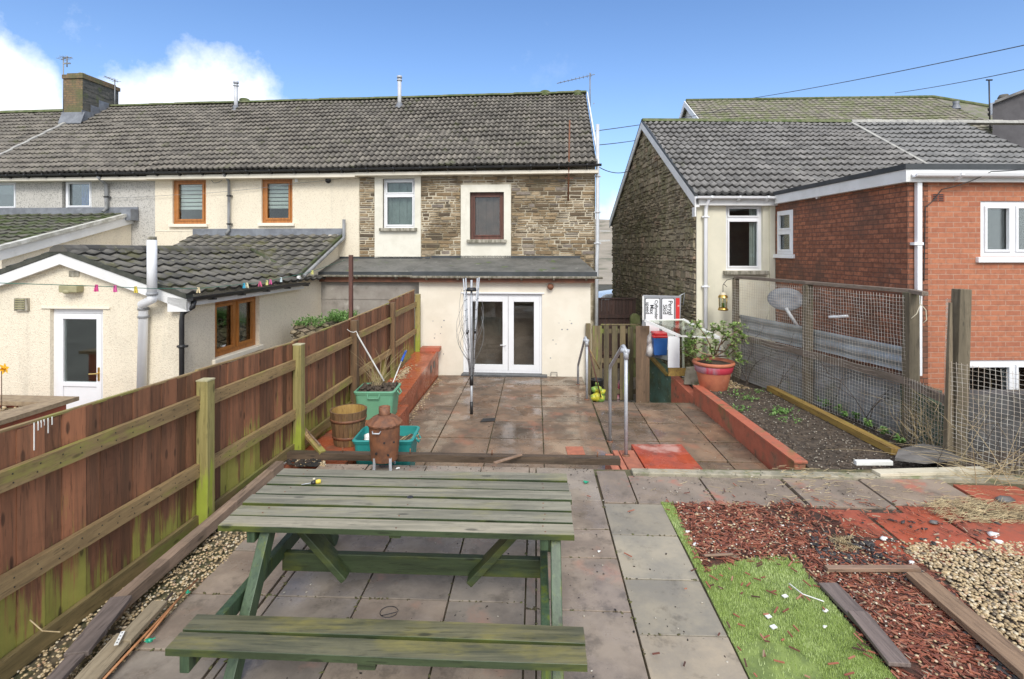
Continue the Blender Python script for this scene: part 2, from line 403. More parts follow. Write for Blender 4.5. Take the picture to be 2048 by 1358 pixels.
m_band = M('painted surround', (.76, .73, .63), (.68, .65, .55), 3, .7, stains=[((.25, .24, .18), (6, 6, 1), .6, .72, .5)])
m_sill = M('weathered sill', (.42, .39, .32), (.16, .15, .11), (14, 14, 3), .85)
m_block = M('grey blockwork', (.36, .33, .29), (.28, .25, .22), 2.5, .9, stains=[((.55, .52, .46), 3, .58, .68, .5), ((.16, .15, .12), 5, .55, .7, .4)])
m_stone = rubble('rubble stone', [(0, (.12, .085, .05)), (.3, (.22, .155, .09)), (.6, (.31, .225, .13)), (.85, (.38, .295, .19)), (1, (.21, .18, .15))], (.62, .55, .43), 'XZ', 3.3, 12.5, .085, mortmask=.22, dark=.3)
m_stone_side = rubble('rubble stone gable', [(0, (.25, .20, .13)), (.4, (.36, .30, .20)), (.75, (.46, .38, .26)), (1, (.52, .42, .31))], (.15, .125, .09), 'YZ', 4.2, 9, .09, moss=(.25, .25, .12), mortmask=.8, bump=1.0, dist=.10)
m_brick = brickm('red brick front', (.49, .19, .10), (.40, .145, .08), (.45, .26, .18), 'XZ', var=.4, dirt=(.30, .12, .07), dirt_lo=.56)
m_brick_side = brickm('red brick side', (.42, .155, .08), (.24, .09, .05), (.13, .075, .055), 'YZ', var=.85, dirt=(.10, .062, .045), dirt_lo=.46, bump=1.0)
m_stack = brickm('chimney brick', (.27, .17, .09), (.17, .12, .07), (.12, .11, .08), 'XZ', var=.7, dirt=(.10, .13, .05), dirt_lo=.42)
m_stack_side = M('chimney slate face', (.14, .13, .11), (.07, .07, .06), (3, 3, 12), .85, bump=(.8, .02, 12), stains=[((.12, .14, .05), 2, .55, .66, .7)])
m_tile = tilem('concrete roof tile', (.20, .182, .155), (.115, .104, .09), (.075, .085, .03), .75)
m_tile_low = tilem('lower roof tile', (.15, .14, .12), (.085, .08, .07), (.11, .105, .045), .75, (.42, .40, .24), .5, .5)
m_tile_mossy = tilem('mossy low roof tile', (.11, .105, .085), (.07, .07, .055), (.055, .075, .02), .85, mlo=.45)
m_tile_right = tilem('grey roof tile', (.215, .208, .20), (.13, .125, .12), (.10, .11, .05), .5, (.4, .39, .33), .3, .6)
m_tile_new = tilem('new grey tile', (.22, .218, .215), (.16, .16, .158), (.15, .15, .14), .2, lichamt=.1)
m_tile_far = tilem('far roof tile', (.24, .22, .18), (.17, .155, .125), (.15, .17, .07), .7, mlo=.46)
m_ridge = M('mossy ridge', (.16, .17, .09), (.075, .105, .03), 5, .85, bump=(.6, .02, 18))
m_ridge_grey = M('grey ridge', (.42, .41, .37), (.3, .29, .27), 5, .8)
m_white = M('white plastic', (.84, .85, .87), (.80, .81, .83), 3, .35, stains=[((.5, .5, .45), (5, 5, 1), .68, .8, .25)], bump=None)
m_fascia = M('white fascia', (.80, .80, .79), (.72, .72, .70), 3, .5, stains=[((.45, .45, .38), (5, 5, 1), .62, .75, .4)], bump=None)
m_orange = wood('orange oak frame', (.47, .19, .045), (.36, .13, .028), 'Z', rnd=.05, rough=.4)
m_brownwood = wood('old brown frame', (.16, .065, .045), (.09, .04, .03), 'Z', rnd=.1, rough=.6)
m_glass = glassm('window glass')
m_glass_dull = glassm('clear sheet', (.85, .88, .82), .8)
m_lead = M('lead flashing', (.22, .235, .26), (.15, .16, .18), 4, .5, stains=[((.4, .42, .44), 3, .6, .72, .4)])
m_black = M('black plastic', (.02, .02, .022), (.03, .03, .03), 5, .4, bump=None)
m_dgrey = M('grey plastic', (.30, .31, .32), (.22, .22, .22), (8, 8, 2), .5, stains=[((.06, .06, .05), (9, 9, 2), .55, .68, .6)])
m_pgrey = M('pale plastic pipe', (.60, .62, .64), (.5, .51, .53), 4, .45, stains=[((.35, .37, .33), (6, 6, 1), .58, .7, .4)])
m_galv = M('galvanised steel', (.52, .54, .57), (.42, .44, .47), 12, .45, metal=.2, bump=(.1, .002, 60))
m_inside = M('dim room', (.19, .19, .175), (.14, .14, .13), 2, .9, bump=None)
m_blind = M('window blind', (.72, .71, .68), (.66, .65, .62), 4, .8, bump=None)
m_blue = M('blue curtain', (.06, .20, .90), (.04, .13, .7), 6, .8, bump=None)
m_felt = M('roofing felt', (.16, .155, .14), (.10, .10, .09), 2.5, .6, rvar=.25, stains=[((.30, .29, .26), 5, .58, .68, .6), ((.10, .15, .03), 2.6, .60, .68, .8), ((.04, .04, .04), 4, .6, .7, .5)], bump=(.5, .01, 12))
m_ftimber = M('red brown fascia', (.24, .10, .055), (.15, .07, .045), 4, .7)
m_roofedge = M('black roof edge', (.035, .04, .042), (.06, .065, .07), 3, .45)
m_farwall = M('pale far wall', (.66, .64, .58), (.6, .58, .52), 2, .8)
m_dark_rend = M('dark render', (.11, .105, .11), (.085, .08, .085), 2, .9)
m_rust = M('rusty iron', (.23, .095, .045), (.13, .06, .035), 9, .6, stains=[((.34, .15, .07), 5, .5, .65, .5), ((.07, .04, .03), 12, .55, .68, .5)], bump=(.35, .004, 50))

t = NT('coursed rubble stones')
q_ = t.ramp(t.rnd(), [(0, (.085, .065, .045)), (.12, (.17, .12, .07)), (.35, (.27, .19, .105)), (.6, (.34, .25, .145)), (.8, (.40, .31, .20)), (.92, (.27, .23, .19)), (1, (.20, .17, .15))])
q_ = t.mix(t.math('MULTIPLY', t.step(t.noise((9, 9, 26), 6, .65), .45, .68), .55), q_, (.13, .09, .055))
q_ = t.mix(t.math('MULTIPLY', t.step(t.noise(1.4, 6, .65), .56, .7), .5), q_, (.15, .14, .075))
q_ = t.mix(t.math('MULTIPLY', t.step(t.noise(1.9, 3, .6, t.map(1.0, rot=(1, 1, 0))), .68, .74), .8), q_, (.05, .045, .035))
t.bump(t.noise(34, 6, .7), .8, .012); m_stones = t.fin(q_, .92)
t = NT('gable rubble stones')
q_ = t.ramp(t.rnd(), [(0, (.20, .165, .11)), (.3, (.30, .25, .165)), (.65, (.39, .325, .22)), (.88, (.47, .38, .27)), (1, (.40, .28, .19))])
q_ = t.mix(t.math('MULTIPLY', t.step(t.noise(1.6, 8, .72), .45, .60), .7), q_, (.22, .21, .10))
q_ = t.mix(t.math('MULTIPLY', t.step(t.noise(5, 6, .7), .52, .66), .5), q_, (.12, .10, .07))
q_ = t.mix(t.math('MULTIPLY', t.step(t.noise(11, 5, .65), .5, .7), .5), q_, (.10, .085, .06))
t.bump(t.noise(24, 6, .7), .9, .02); m_stones_gable = t.fin(q_, .92)
m_mortar = M('lime mortar', (.56, .50, .38), (.20, .165, .11), 1.3, .95, bump=(.5, .006, 40), lohi=(.44, .58))
m_mortar_dk = M('dark mortar', (.20, .17, .12), (.12, .10, .07), 3, .95, bump=(.5, .01, 30))
def stonework(mb, P, out, a0, a1, z0, z1, hr=(.05, .115), lr=(.10, .36), holes=(), top=None, dep=(.008, .028), gap=.007, jit=.008):
    z = z0
    while z < z1 - .02:
        h = random.uniform(*hr); a = a0 - random.uniform(0, .2)
        while a < a1:
            L = random.uniform(*lr) * (1.3 if h > .09 else .9); b = min(a + L, a1); a_ = max(a, a0); zt = min(z + h, z1); a = a + L
            segs = [(a_, b)]
            for h0, h1, k0, k1 in holes:
                if zt > k0 and z < k1:
                    ns = []
                    for p, q in segs:
                        if q <= h0 or p >= h1: ns.append((p, q))
                        else:
                            if p < h0: ns.append((p, h0))
                            if q > h1: ns.append((h1, q))
                    segs = ns
            for p, q in segs:
                if q - p < .03: continue
                if top and z + h * .6 > top((p + q) / 2): continue
                n_ = random.choice((1, 1, 1, 2)) if h > .085 else 1
                for r_ in range(n_):
                    y0, y1 = z + (zt - z) * r_ / n_, z + (zt - z) * (r_ + 1) / n_
                    if y1 - y0 < .02: continue
                    d = random.uniform(*dep); J = lambda: random.uniform(-jit, jit); e = gap; i_ = min(.012, (y1 - y0) * .2)
                    C = [(p + e + J() * .4, y0 + e + J()), (q - e + J() * .4, y0 + e + J()), (q - e + J() * .4, y1 - e + J()), (p + e + J() * .4, y1 - e + J())]
                    cx_, cz_ = (p + q) / 2, (y0 + y1) / 2; F_ = []
                    for x_, y_ in C: F_.append((x_ + (i_ if x_ < cx_ else -i_), y_ + (i_ if y_ < cz_ else -i_)))
                    o = -.02; b_ = len(mb.v); rr = random.random()
                    mb.v += [P(x_, y_) + out * o for x_, y_ in C] + [P(x_, y_) + out * (d + random.uniform(-.003, .003)) for x_, y_ in F_]
                    for k in range(4): k2 = (k + 1) % 4; mb.face([b_ + k, b_ + k2, b_ + 4 + k2, b_ + 4 + k], rr)
                    mb.face([b_ + 4, b_ + 5, b_ + 6, b_ + 7], rr)
        z += h
    return mb
# ================================================================== THE GROUND
mb = MB(); n = 40
xs = [-1500, -400, -120, -60, -30, -15, 15, 30, 60, 120, 400, 1500]
m_earth = M('dark earth', (.10, .085, .06), (.06, .06, .035), 1.5, .95)
m_road = M('asphalt', (.10, .10, .10), (.07, .07, .07), 4, .85)
mb.box(-1500, 1500, -60, 2500, -1.6, -1.5, r=.5); kind(mb.build('ground', m_earth, loc=(0, 0, -1.6)), 'structure')
# hillside far behind
m_hill = M('winter hillside', (.40, .34, .26), (.28, .24, .18), .05, .95, stains=[((.12, .12, .07), .11, .52, .65, .8)], bump=(.6, .5, .4))
mb = MB(); cols, rows = 70, 16
def hillz(x, y):
    k = min(1, max(0, (y - 60) / 240.0)); k = k * k * (3 - 2 * k)
    return -1.45 + k * (13 + 5 * math.sin(x * .011 + 1) + 2 * math.sin(x * .037) + 1.0 * math.sin(x * .13 + y * .06))
for j in range(rows + 1):
    y = 60 + 240 * j / rows
    for i in range(cols + 1): x = -420 + 12 * i; mb.v.append(Vector((x, y, hillz(x, y))))
for j in range(rows):
    for i in range(cols):
        a = j * (cols + 1) + i; mb.face([a, a + 1, a + cols + 2, a + cols + 1], .5, True)
kind(mb.build('hillside', m_hill, loc=(0, 60, -1.45)), 'structure')
mb = MB(); mb.box(-60, 60, 19.5, 31, -1.5, -.32, r=.5); kind(mb.build('road', m_road, loc=(0, 25, -1.5)), 'structure')

# ================================================================== TERRACE
VM, VE, VRG = 13.55, 12.19, 17.5
EU, EZ, RZ = 1.07, 4.60, 7.56
def ez(u): return EZ + .006 * (u - EU)
def add_window(house, fr, v, u0, u1, z0, z1, mfr, sill=None, bars=(), mull=(), fw=.06, recess=.07, blind=None, curtain=None, vfac=True, sillw=.08, name='window', side=None, wt=.25, sash=.035):
    """window in a wall facing us (vfac) or in a wall running away from us (fixed u = v argument)."""
    def B(m_, a0, a1, d0, d1, c0, c1, r=.5):      # d measured inward from wall face
        if vfac: m_.box(a0, a1, v + d0, v + d1, c0, c1, fr, r)
        elif side == 'R': m_.box(v - d1, v - d0, a0, a1, c0, c1, fr, r)     # wall faces +u
        else: m_.box(v + d0, v + d1, a0, a1, c0, c1, fr, r)                 # wall faces -u
    f = MB(); a, b = recess, recess + .07
    B(f, u0, u0 + fw, a, b, z0, z1); B(f, u1 - fw, u1, a, b, z0, z1)
    B(f, u0 + fw, u1 - fw, a, b, z0, z0 + fw); B(f, u0 + fw, u1 - fw, a, b, z1 - fw, z1)
    us = [u0 + fw] + list(mull) + [u1 - fw]; zs = [z0 + fw] + list(bars) + [z1 - fw]
    for q in mull: B(f, q - fw * .5, q + fw * .5, a - .003, b, z0 + fw, z1 - fw)
    for q in bars: B(f, u0 + fw, u1 - fw, a - .006, b, q - fw * .5, q + fw * .5)
    for i in range(len(us) - 1):
        for j in range(len(zs) - 1):
            p0, p1, q0, q1 = us[i] + (fw * .5 if i else 0), us[i + 1] - (fw * .5 if i < len(us) - 2 else 0), zs[j] + (fw * .5 if j else 0), zs[j + 1] - (fw * .5 if j < len(zs) - 2 else 0)
            e = sash; d0, d1 = a - .022, a + .03
            B(f, p0, p0 + e, d0, d1, q0, q1); B(f, p1 - e, p1, d0, d1, q0, q1); B(f, p0 + e, p1 - e, d0, d1, q0, q0 + e); B(f, p0 + e, p1 - e, d0, d1, q1 - e, q1)
    wo = f.build(name, mfr, house, bevel=.004)
    g = MB(); B(g, u0 + fw, u1 - fw, a + .035, a + .041, z0 + fw, z1 - fw); g.build('pane', m_glass, wo)
    if blind:
        g = MB(); zt, zb, nb = blind; hh = (zt - zb) / nb
        for k in range(nb): B(g, u0 + fw * .8, u1 - fw * .8, b + .06, b + .07, zb + k * hh, zb + k * hh + hh * .74)
        B(g, u0 + fw * .8, u1 - fw * .8, b + .045, b + .085, zt, zt + .05)
        g.build('blind', m_blind, wo)
    if curtain:
        g = MB(); c0, c1, cm = curtain
        nn_ = 7
        for k in range(nn_):
            q0 = c0 + (c1 - c0) * k / nn_; q1 = c0 + (c1 - c0) * (k + 1) / nn_
            B(g, q0, q1, b + .05 + (.03 if k % 2 else 0), b + .075 + (.03 if k % 2 else 0), z0 + .02, z1 - .02)
        g.build('curtain', cm, wo)
    if sill:
        g = MB(); ov = .07
        B(g, u0 - ov, u1 + ov, -sillw, recess + .02, z0 - .085, z0 - .004); g.build('sill', sill, wo, bevel=.008)
    return wo
def gutter(house, fr, u0, u1, v, z0, z1=None, m=m_black, r=.06, brackets=0, name='gutter'):
    z1 = z0 if z1 is None else z1; g = MB(); nseg = 10
    prof = [(-r, 0), (-r * .8, -r * .65), (-r * .3, -r * .98), (r * .3, -r * .98), (r * .8, -r * .65), (r, 0), (r * .8, -.004), (0, -r * .6), (-r * .8, -.004)]
    g.prism([fr.p(u0, v + a, z0 + b) for a, b in prof], fr.p(u1, v, z1) - fr.p(u0, v, z0), .5)
    for k in range(brackets):
        t = (k + .5) / brackets; uu = u0 + (u1 - u0) * t; zz = z0 + (z1 - z0) * t
        g.prism([fr.p(uu - .02, v - r - .012, zz + .008), fr.p(uu - .02, v - r - .012, zz - r * .6), fr.p(uu - .02, v, zz - r - .03), fr.p(uu - .02, v + r + .05, zz - r - .05), fr.p(uu - .02, v + r + .05, zz - .01)], fr.U * .04, .2)
    return g.build(name, m, house)
def downpipe(house, pts, r, m, brk=(), name='downpipe'):
    g = MB(); g.tube(pts, r, 10, .5); o = g.build(name, m, house)
    if brk:
        for p in brk:
            b = MB(); b.tube([Vector(p) - ZA * .022, Vector(p) + ZA * .022], r * 1.28, 10); b.box(p[0] - r * 1.9, p[0] + r * 1.9, p[1] - .01, p[1] + .05, p[2] - .015, p[2] + .015)
            b.build('bracket', m_black if m in (m_dgrey, m_black) else m, o)
    return o
def main_house(name, label, u0, u1, mwall, holes, roofm=m_tile, right_end=False, u0e=None, mside=None):
    h = thing(name, label, 'house', HF.p((u0 + u1) / 2, VM, -.6))
    g = MB(); top = ez((u0 + u1) / 2) + .02
    wall_u(g, HF, VM, u0 + .002, u1 - .002, -1.4, top, holes, .3)
    g.build('wall', mwall, h)
    g = MB()   # side walls, back wall, ceiling, inner partition
    zr = RZ + .006 * (u1 - EU) - .09; zb = ez(u1) - .03
    for uu, tt in ((u0 + .002, .2), (u1 - .202, .2)):
        g.prism([HF.p(uu, VM + .305, -1.4), HF.p(uu, 21.6, -1.4), HF.p(uu, 21.6, zb), HF.p(uu, VRG, zr), HF.p(uu, VM + .305, zb + .15)], HF.U * tt, .5)
    g.box(u0 + .21, u1 - .21, 21.3, 21.6, -1.4, zb, HF, .5)
    g.build('side_wall', mside or m_farwall, h)
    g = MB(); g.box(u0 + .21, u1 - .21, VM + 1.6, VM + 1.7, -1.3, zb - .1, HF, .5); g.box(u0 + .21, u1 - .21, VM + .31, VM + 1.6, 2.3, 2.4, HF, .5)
    g.build('inner_wall', m_inside, h)
    S = HF.N * (VRG - 13.22) + ZA * (RZ - EZ)
    O = HF.p(u0, 13.22, ez(u0) - .005)
    g = MB(); tiles(g, O, HF.U * (u1 - u0) + ZA * .006 * (u1 - u0), S, .155, .3)
    ro = g.build('roof', roofm, h)
    g = MB()   # far slope and underlay
    a = HF.p(u0, VRG, RZ + .006 * (u0 - EU)); b = HF.p(u1, VRG, RZ + .006 * (u1 - EU)); bk = HF.N * 4.4 - ZA * 3.0
    g.prism([a, b, b + bk, a + bk], ZA * -.05, .5)
    S2 = S; g.prism([O - ZA * .02, O + HF.U * (u1 - u0) - ZA * .02, O + HF.U * (u1 - u0) + S2 - ZA * .02, O + S2 - ZA * .02], ZA * -.03, .5)
    g.build('far_slope', roofm, ro)
    g = MB(); k = max(2, int((u1 - u0) / .45)); 
    for i in range(k):
        p0 = a + (b - a) * (i / k); p1 = a + (b - a) * ((i + 1) / k) + HF.U * .02
        jz = random.uniform(-.008, .012)
        P = []
        for q in range(7):
            t = math.pi * q / 6; P.append(p0 + HF.N * (-.14 * math.cos(t)) + ZA * (.02 + .085 * math.sin(t) + jz))
        g.prism(P, p1 - p0, random.random())
    g.build('ridge', m_ridge, ro)
    return h, ro
uA = HF.at(310, 420, VM)[0]; uB = HF.at(718, 420, VM)[0]; uP = -15.9; uR = 1.07
def hp(px, py, v=VM): return HF.at(px, py, v)

# ---- stone house
def rect(x0, y0, x1, y1, v=VM):
    a = hp(x0, y1, v); b = hp(x1, y0, v); return a[0], b[0], a[1], b[1]
w1 = rect(766, 357, 830, 456); w2 = rect(940, 384, 1008, 479)
stone, rf = main_house('stone_house', 'end terrace house with exposed brown rubble stone and a cream lean-to with glass doors', uB, uR, m_mortar, [w1, w2])
st_ = MB(); ww = [rect(750, 345, 842, 516), rect(922, 369, 1022, 516)]
stonework(st_, lambda a, z_: HF.p(a, VM, z_), -HF.N, uB + .01, uR - .01, 2.0, ez(uR) - .12, holes=ww)
st_.build('stone_facing', m_stones, stone)
# bare side of the stone house
g = MB()
for (a, b, c, d), (e, f_, i, j) in ((rect(750, 345, 842, 516), w1), (rect(922, 369, 1022, 516), w2)):
    wall_u(g, HF, VM - .03, a, b, c, d, [(e, f_, i, j)], .03)
    # reveals
    g.box(e - .02, e, VM, VM + .12, i, j, HF, .5); g.box(f_, f_ + .02, VM, VM + .12, i, j, HF, .5); g.box(e, f_, VM, VM + .12, j, j + .02, HF, .5)
g.build('window_surround', m_band, stone)
z = lambda y: hp(800, y)[1]
add_window(stone, HF, VM, *w1, m_white, sill=m_sill, bars=(z(389),), fw=.055, recess=.08, sillw=.13, curtain=(w1[0] + .07, w1[1] - .07, M('frosted net', (.30, .33, .32), (.22, .25, .24), 3, .8)))
add_window(stone, HF, VM, *w2, m_brownwood, sill=m_sill, fw=.085, recess=.08, sillw=.13, curtain=(w2[0] + .09, w2[1] - .09, M('brown backing board', (.22, .11, .085), (.14, .075, .06), 3, .7)))
gutter(stone, HF, uB, uR + .12, 13.17, ez(uB) - .03, ez(uR) - .03, m_black, .055, 9)
g = MB(); g.box(uB, uR + .05, 13.25, VM - .001, ez(uB) - .20, ez(uB) - .12, HF, .5); g.build('fascia', m_smooth, stone)
# white verge strip and downpipe at the right corner
S = HF.N * (VRG - 13.22) + ZA * (RZ - EZ)
g = MB(); p0 = HF.p(uR + .03, 13.2, ez(uR) - .05); g.prism([p0, p0 + HF.U * .035, p0 + HF.U * .035 + ZA * .12, p0 + ZA * .12], S, .5); g.build('verge', m_fascia, stone)
xp = hp(1196, 400, 13.3)[0]
downpipe(stone, [HF.p(xp, 13.42, ez(uR) + 1.0), HF.p(xp, 13.42, 2.5), HF.p(xp - .02, 13.40, 2.2), HF.p(xp - .04, 13.38, -.5)], .045, m_pgrey, [HF.p(xp, 13.42, 3.4), HF.p(xp, 13.42, 2.62), HF.p(xp, 13.42, 4.3)], 'soil_pipe')
# rusty pole on the wall
rx = hp(1137, 360, 13.1)[0]
g = MB(); g.tube([HF.p(rx, 13.35, hp(1135, 402, 13.35)[1]), HF.p(rx + .03, 13.12, hp(1137, 238, 13.0)[1])], .022, 6); g.beam(HF.p(rx - .08, 13.4, hp(0, 368, 13.35)[1]), HF.p(rx + .12, 13.4, hp(0, 368, 13.35)[1]), .05, .03)
g.build('bracket_pole', m_rust, stone)
# flues through the roof
def flue(house, px, py_top, py_base, vv):
    u_, zt = hp(px, py_top, vv); _, zb = hp(px, py_base, vv); c = HF.p(u_, vv, 0)
    g = MB(); g.tube([c + ZA * (zb - .25), c + ZA * (zt - .1)], .062, 12, .5); o = g.build('flue', m_pgrey, house)
    g = MB(); g.tube([c + ZA * (zt - .16), c + ZA * (zt - .12)], .085, 12); g.tube([c + ZA * (zt - .07), c + ZA * zt], .085, 12); g.tube([c + ZA * (zt - .12), c + ZA * (zt - .07)], .05, 8); g.build('cowl', m_galv, o)
    g = MB(); g.lathe([(.17, zb - .12), (.11, zb + .03), (.07, zb + .1)], c, 14); g.build('collar', m_lead, o)
flue(stone, 799, 152, 212, 16.9)
for px in (1155, 1090):
    u_, zz = hp(px, 186, VRG); g = MB()
    g.lathe([(.16, zz - .1), (.17, zz + .04), (.12, zz + .07), (0, zz + .08)], HF.p(u_, VRG, 0), 10); g.build('ridge_pot', m_ridge, stone)
def aerial(house, u_, v_, z0_, z1_, yagi=(0, 1), L=.9, tilt=0, name='aerial', n_el=9, droop=0):
    g = MB(); b = HF.p(u_, v_, 0); g.tube([b + ZA * z0_, b + ZA * z1_], .018, 6)
    d = (HF.U * yagi[0] + HF.N * yagi[1]).normalized(); sd = d.cross(ZA)
    p0 = b + ZA * (z1_ - .05) - d * .15; p1 = b + ZA * (z1_ - .05 - droop) + d * L; g.tube([p0, p1], .012, 5)
    for k in range(n_el):
        c = p0 + (p1 - p0) * (.1 + .9 * k / n_el); l_ = .16 - .008 * k; g.tube([c - sd * l_, c + sd * l_], .007, 4)
    g.beam(b + ZA * (z0_ + .12) - d * .12, b + ZA * (z0_ + .12) + HF.U * .12, .03, .04)
    return g.build(name, m_dgrey, house)
ua, za = hp(1180, 146, 16.9); aerial(stone, ua, 16.9, hp(1180, 215, 16.9)[1], za, (-1, .1), 1.05, droop=.22)

# ---- stone house lean-to (cream, glass doors)
e0 = hp(838, 600, VE)[0]; e1 = hp(1181, 600, VE)[0]
dr = rect(926, 588, 1084, 754, VE)
g = MB(); ztop = hp(1000, 563, VE)[1]
wall_u(g, HF, VE, e0, e1, -1.4, ztop + .1, [(dr[0], dr[1], -.44, dr[3])], .25)
wall_v(g, HF, e1 - .25, VE + .251, VM - .002, -1.4, ztop + .1, (), .25); wall_v(g, HF, e0, VE + .251, VM - .002, -1.4, ztop + .1, (), .25)
g.build('lean_to_wall', m_smooth, stone)
g = MB(); zg = hp(1000, 549, VE - .15)[1]; zw = hp(1000, 520, VM - .02)[1]
ue0 = hp(828, 550, VE)[0]; ue1 = hp(1193, 548, VE)[0]
tr = .30
g.prism([HF.p(ue0, VE - .17, zg), HF.p(ue1, VE - .17, zg), HF.p(ue1 - tr, VM - .005, zw), HF.p(ue0 + .1, VM - .005, zw)], ZA * .05, .5)
fl_ = g.build('lean_to_roof', m_felt, stone)
g = MB(); g.box(ue0 + .1, ue1 - tr, VM - .03, VM - .002, zw + .05, zw + .11, HF, .5)
g.prism([HF.p(ue0, VE - .18, zg - .035), HF.p(ue0, VE - .18, zg + .055), HF.p(ue0, VE - .15, zg + .065), HF.p(ue0, VE - .15, zg - .035)], HF.U * (ue1 - ue0), .5)
g.build('roof_edge', m_roofedge, fl_)
gutter(stone, HF, ue0 - .02, ue1 + .12, VE - .235, zg - .035, None, m_sill, .055, 6)
g = MB(); g.box(ue0 + .05, ue1 - .05, VE - .16, VE - .13, zg - .18, zg - .005, HF, .5); g.box(ue0 + .05, ue1 - .05, VE - .13, VE - .001, ztop + .0, ztop + .02, HF, .5); g.build('fascia', m_ftimber, stone)
# french doors
dz0 = -.40
g = MB(); u0, u1, _, z1 = dr; mid = hp(1016, 700, VE)[0]
for a, b, c, d in ((u0, u0 + .06, dz0, z1), (u1 - .06, u1, dz0, z1), (u0 + .06, u1 - .06, z1 - .06, z1), (u0 + .06, u1 - .06, dz0, dz0 + .05)): g.box(a, b, VE + .05, VE + .13, c, d, HF, .5)
g.box(u0 - .05, u1 + .05, VE - .02, VE + .05, z1 + .0, z1 + .03, HF, .5)
dfr = g.build('door_frame', m_white, stone, bevel=.004)
def leaf(parent, fr, v, a, b, c, d, st, m=m_white, panel=0.0, name='door', rail=None):
    g = MB(); rail = rail or st * 1.1
    g.box(a, a + st, v, v + .06, c, d, fr, .5); g.box(b - st, b, v, v + .06, c, d, fr, .5)
    g.box(a + st, b - st, v, v + .06, d - st, d, fr, .5); g.box(a + st, b - st, v, v + .06, c, c + rail, fr, .5)
    if panel:
        g.box(a + st, b - st, v, v + .06, panel, panel + st * .8, fr, .5); g.box(a + st, b - st, v + .018, v + .05, c + rail, panel, fr, .5)
    o = g.build(name, m, parent, bevel=.004)
    g = MB(); g.box(a + st, b - st, v + .028, v + .034, (panel + st * .8) if panel else c + rail, d - st, fr, .5); g.build('pane', m_glass, o)
    return o
l1 = leaf(stone, HF, VE + .045, u0 + .062, mid - .004, dz0 + .052, z1 - .062, .125)
l2 = leaf(stone, HF, VE + .045, mid + .004, u1 - .062, dz0 + .052, z1 - .062, .125)
def lever(parent, fr, v, u_, z_, s=-1, m=m_white, L=.12):
    g = MB(); g.box(u_ - .016, u_ + .016, v - .012, v, z_ - .12, z_ + .09, fr); g.tube([fr.p(u_, v - .01, z_), fr.p(u_, v - .05, z_), fr.p(u_ + s * L, v - .052, z_ - .005)], .011, 6)
    g.build('handle', m, parent, bevel=.003)
lever(l1, HF, VE + .045, mid - .06, hp(1006, 690, VE)[1])
g = MB(); g.box(u0 - .02, u1 + .12, VE - .17, VE + .13, -.45, dz0 - .002, HF, .5); g.build('door_sill', M('slate sill', (.10, .105, .11), (.06, .065, .07), 5, .4), stone, bevel=.006)
g = MB(); g.box(e0 + .26, e1 - .26, VE + 1.0, VE + 1.04, -.45, 1.8, HF, .5); g.build('inner_wall', M('reflected garden tone', (.36, .24, .20), (.26, .17, .14), 2, .8, bump=None), stone)  # added screen; its red brown paints the garden reflected in the glass
g = MB(); g.box(e0 + .26, e1 - .26, VE + .26, VM + 1.5, -.5, -.42, HF, .5); g.build('room_floor', M('timber floor', (.34, .27, .22), (.25, .2, .16), 3, .5), stone)
g = MB(); lx, lz = hp(1101, 572, VE)
g.lathe([(.0, 0), (.045, .005), (.075, -.05), (.07, -.09), (.03, -.13), (0, -.13)], HF.p(lx, VE - .08, lz + .05), 12); g.box(lx - .03, lx + .03, VE - .06, VE, lz - .01, lz + .04, HF)
g.build('wall_lamp', m_ftimber, stone)
g = MB()
for px, py in ((866, 642), (888, 641), (883, 654), (870, 668), (881, 667), (869, 676), (887, 708), (1118, 646), (1140, 641), (1143, 647), (1124, 659), (1135, 659), (1106, 680), (1112, 688), (1101, 716)):
    a_ = HF.at(px, py, VE); k = random.uniform(.008, .018); g.box(a_[0] - k, a_[0] + k, VE - .002, VE, a_[1] - k * .8, a_[1] + k * .8, HF)
g.build('fixing_marks', m_dgrey, stone)
# boot scraper staple by the door
g = MB(); bx, bz = hp(1108, 748, VE - .05); g.tube([HF.p(bx - .07, VE - .06, -.43), HF.p(bx - .07, VE - .06, -.34), HF.p(bx + .07, VE - .06, -.34), HF.p(bx + .07, VE - .06, -.43)], .008, 5); g.build('wall_staple', m_black, stone)

# ---- cream house
c1 = rect(345, 358, 412, 448); c2 = rect(523, 356, 585, 446)
cream, _ = main_house('cream_house', 'cream rendered terrace house with two orange framed upstairs windows', uA, uB, m_cream, [c1, c2])
zt = hp(378, 374)[1]
for c in (c1, c2): add_window(cream, HF, VM, *c, m_orange, sill=m_smooth, fw=.085, recess=.06, blind=(c[3] - .17, c[2] + .40, 6), sash=.05)
g = MB()
for c in (c1, c2): g.box(c[0] - .12, c[1] + .14, VM - .02, VM, c[3] + .002, c[3] + .035, HF, .5)
zf = hp(500, 462)[1]; g.box(uA + .01, hp(668, 465)[0], VM - .012, VM - .001, zf, zf + .02, HF, .5)
g.build('render_bead', m_smooth, cream)
gutter(cream, HF, uA, uB - .002, 13.17, ez(uA) - .03, ez(uB) - .03, m_black, .055, 9)
g = MB(); g.box(uA, uB, 13.25, VM - .001, ez(uA) - .20, ez(uA) - .10, HF, .5); g.build('fascia', m_smooth, cream)
dx = hp(462, 400)[0]
downpipe(cream, [HF.p(dx + .02, 13.2, ez(uA) - .09), HF.p(dx + .02, 13.3, ez(uA) - .16), HF.p(dx, 13.46, ez(uA) - .25), HF.p(dx - .01, 13.47, hp(0, 462)[1]), HF.p(dx - .04, 13.40, hp(0, 470)[1])], .036, m_dgrey, [HF.p(dx, 13.47, hp(0, 396)[1]), HF.p(dx, 13.47, hp(0, 450)[1])])
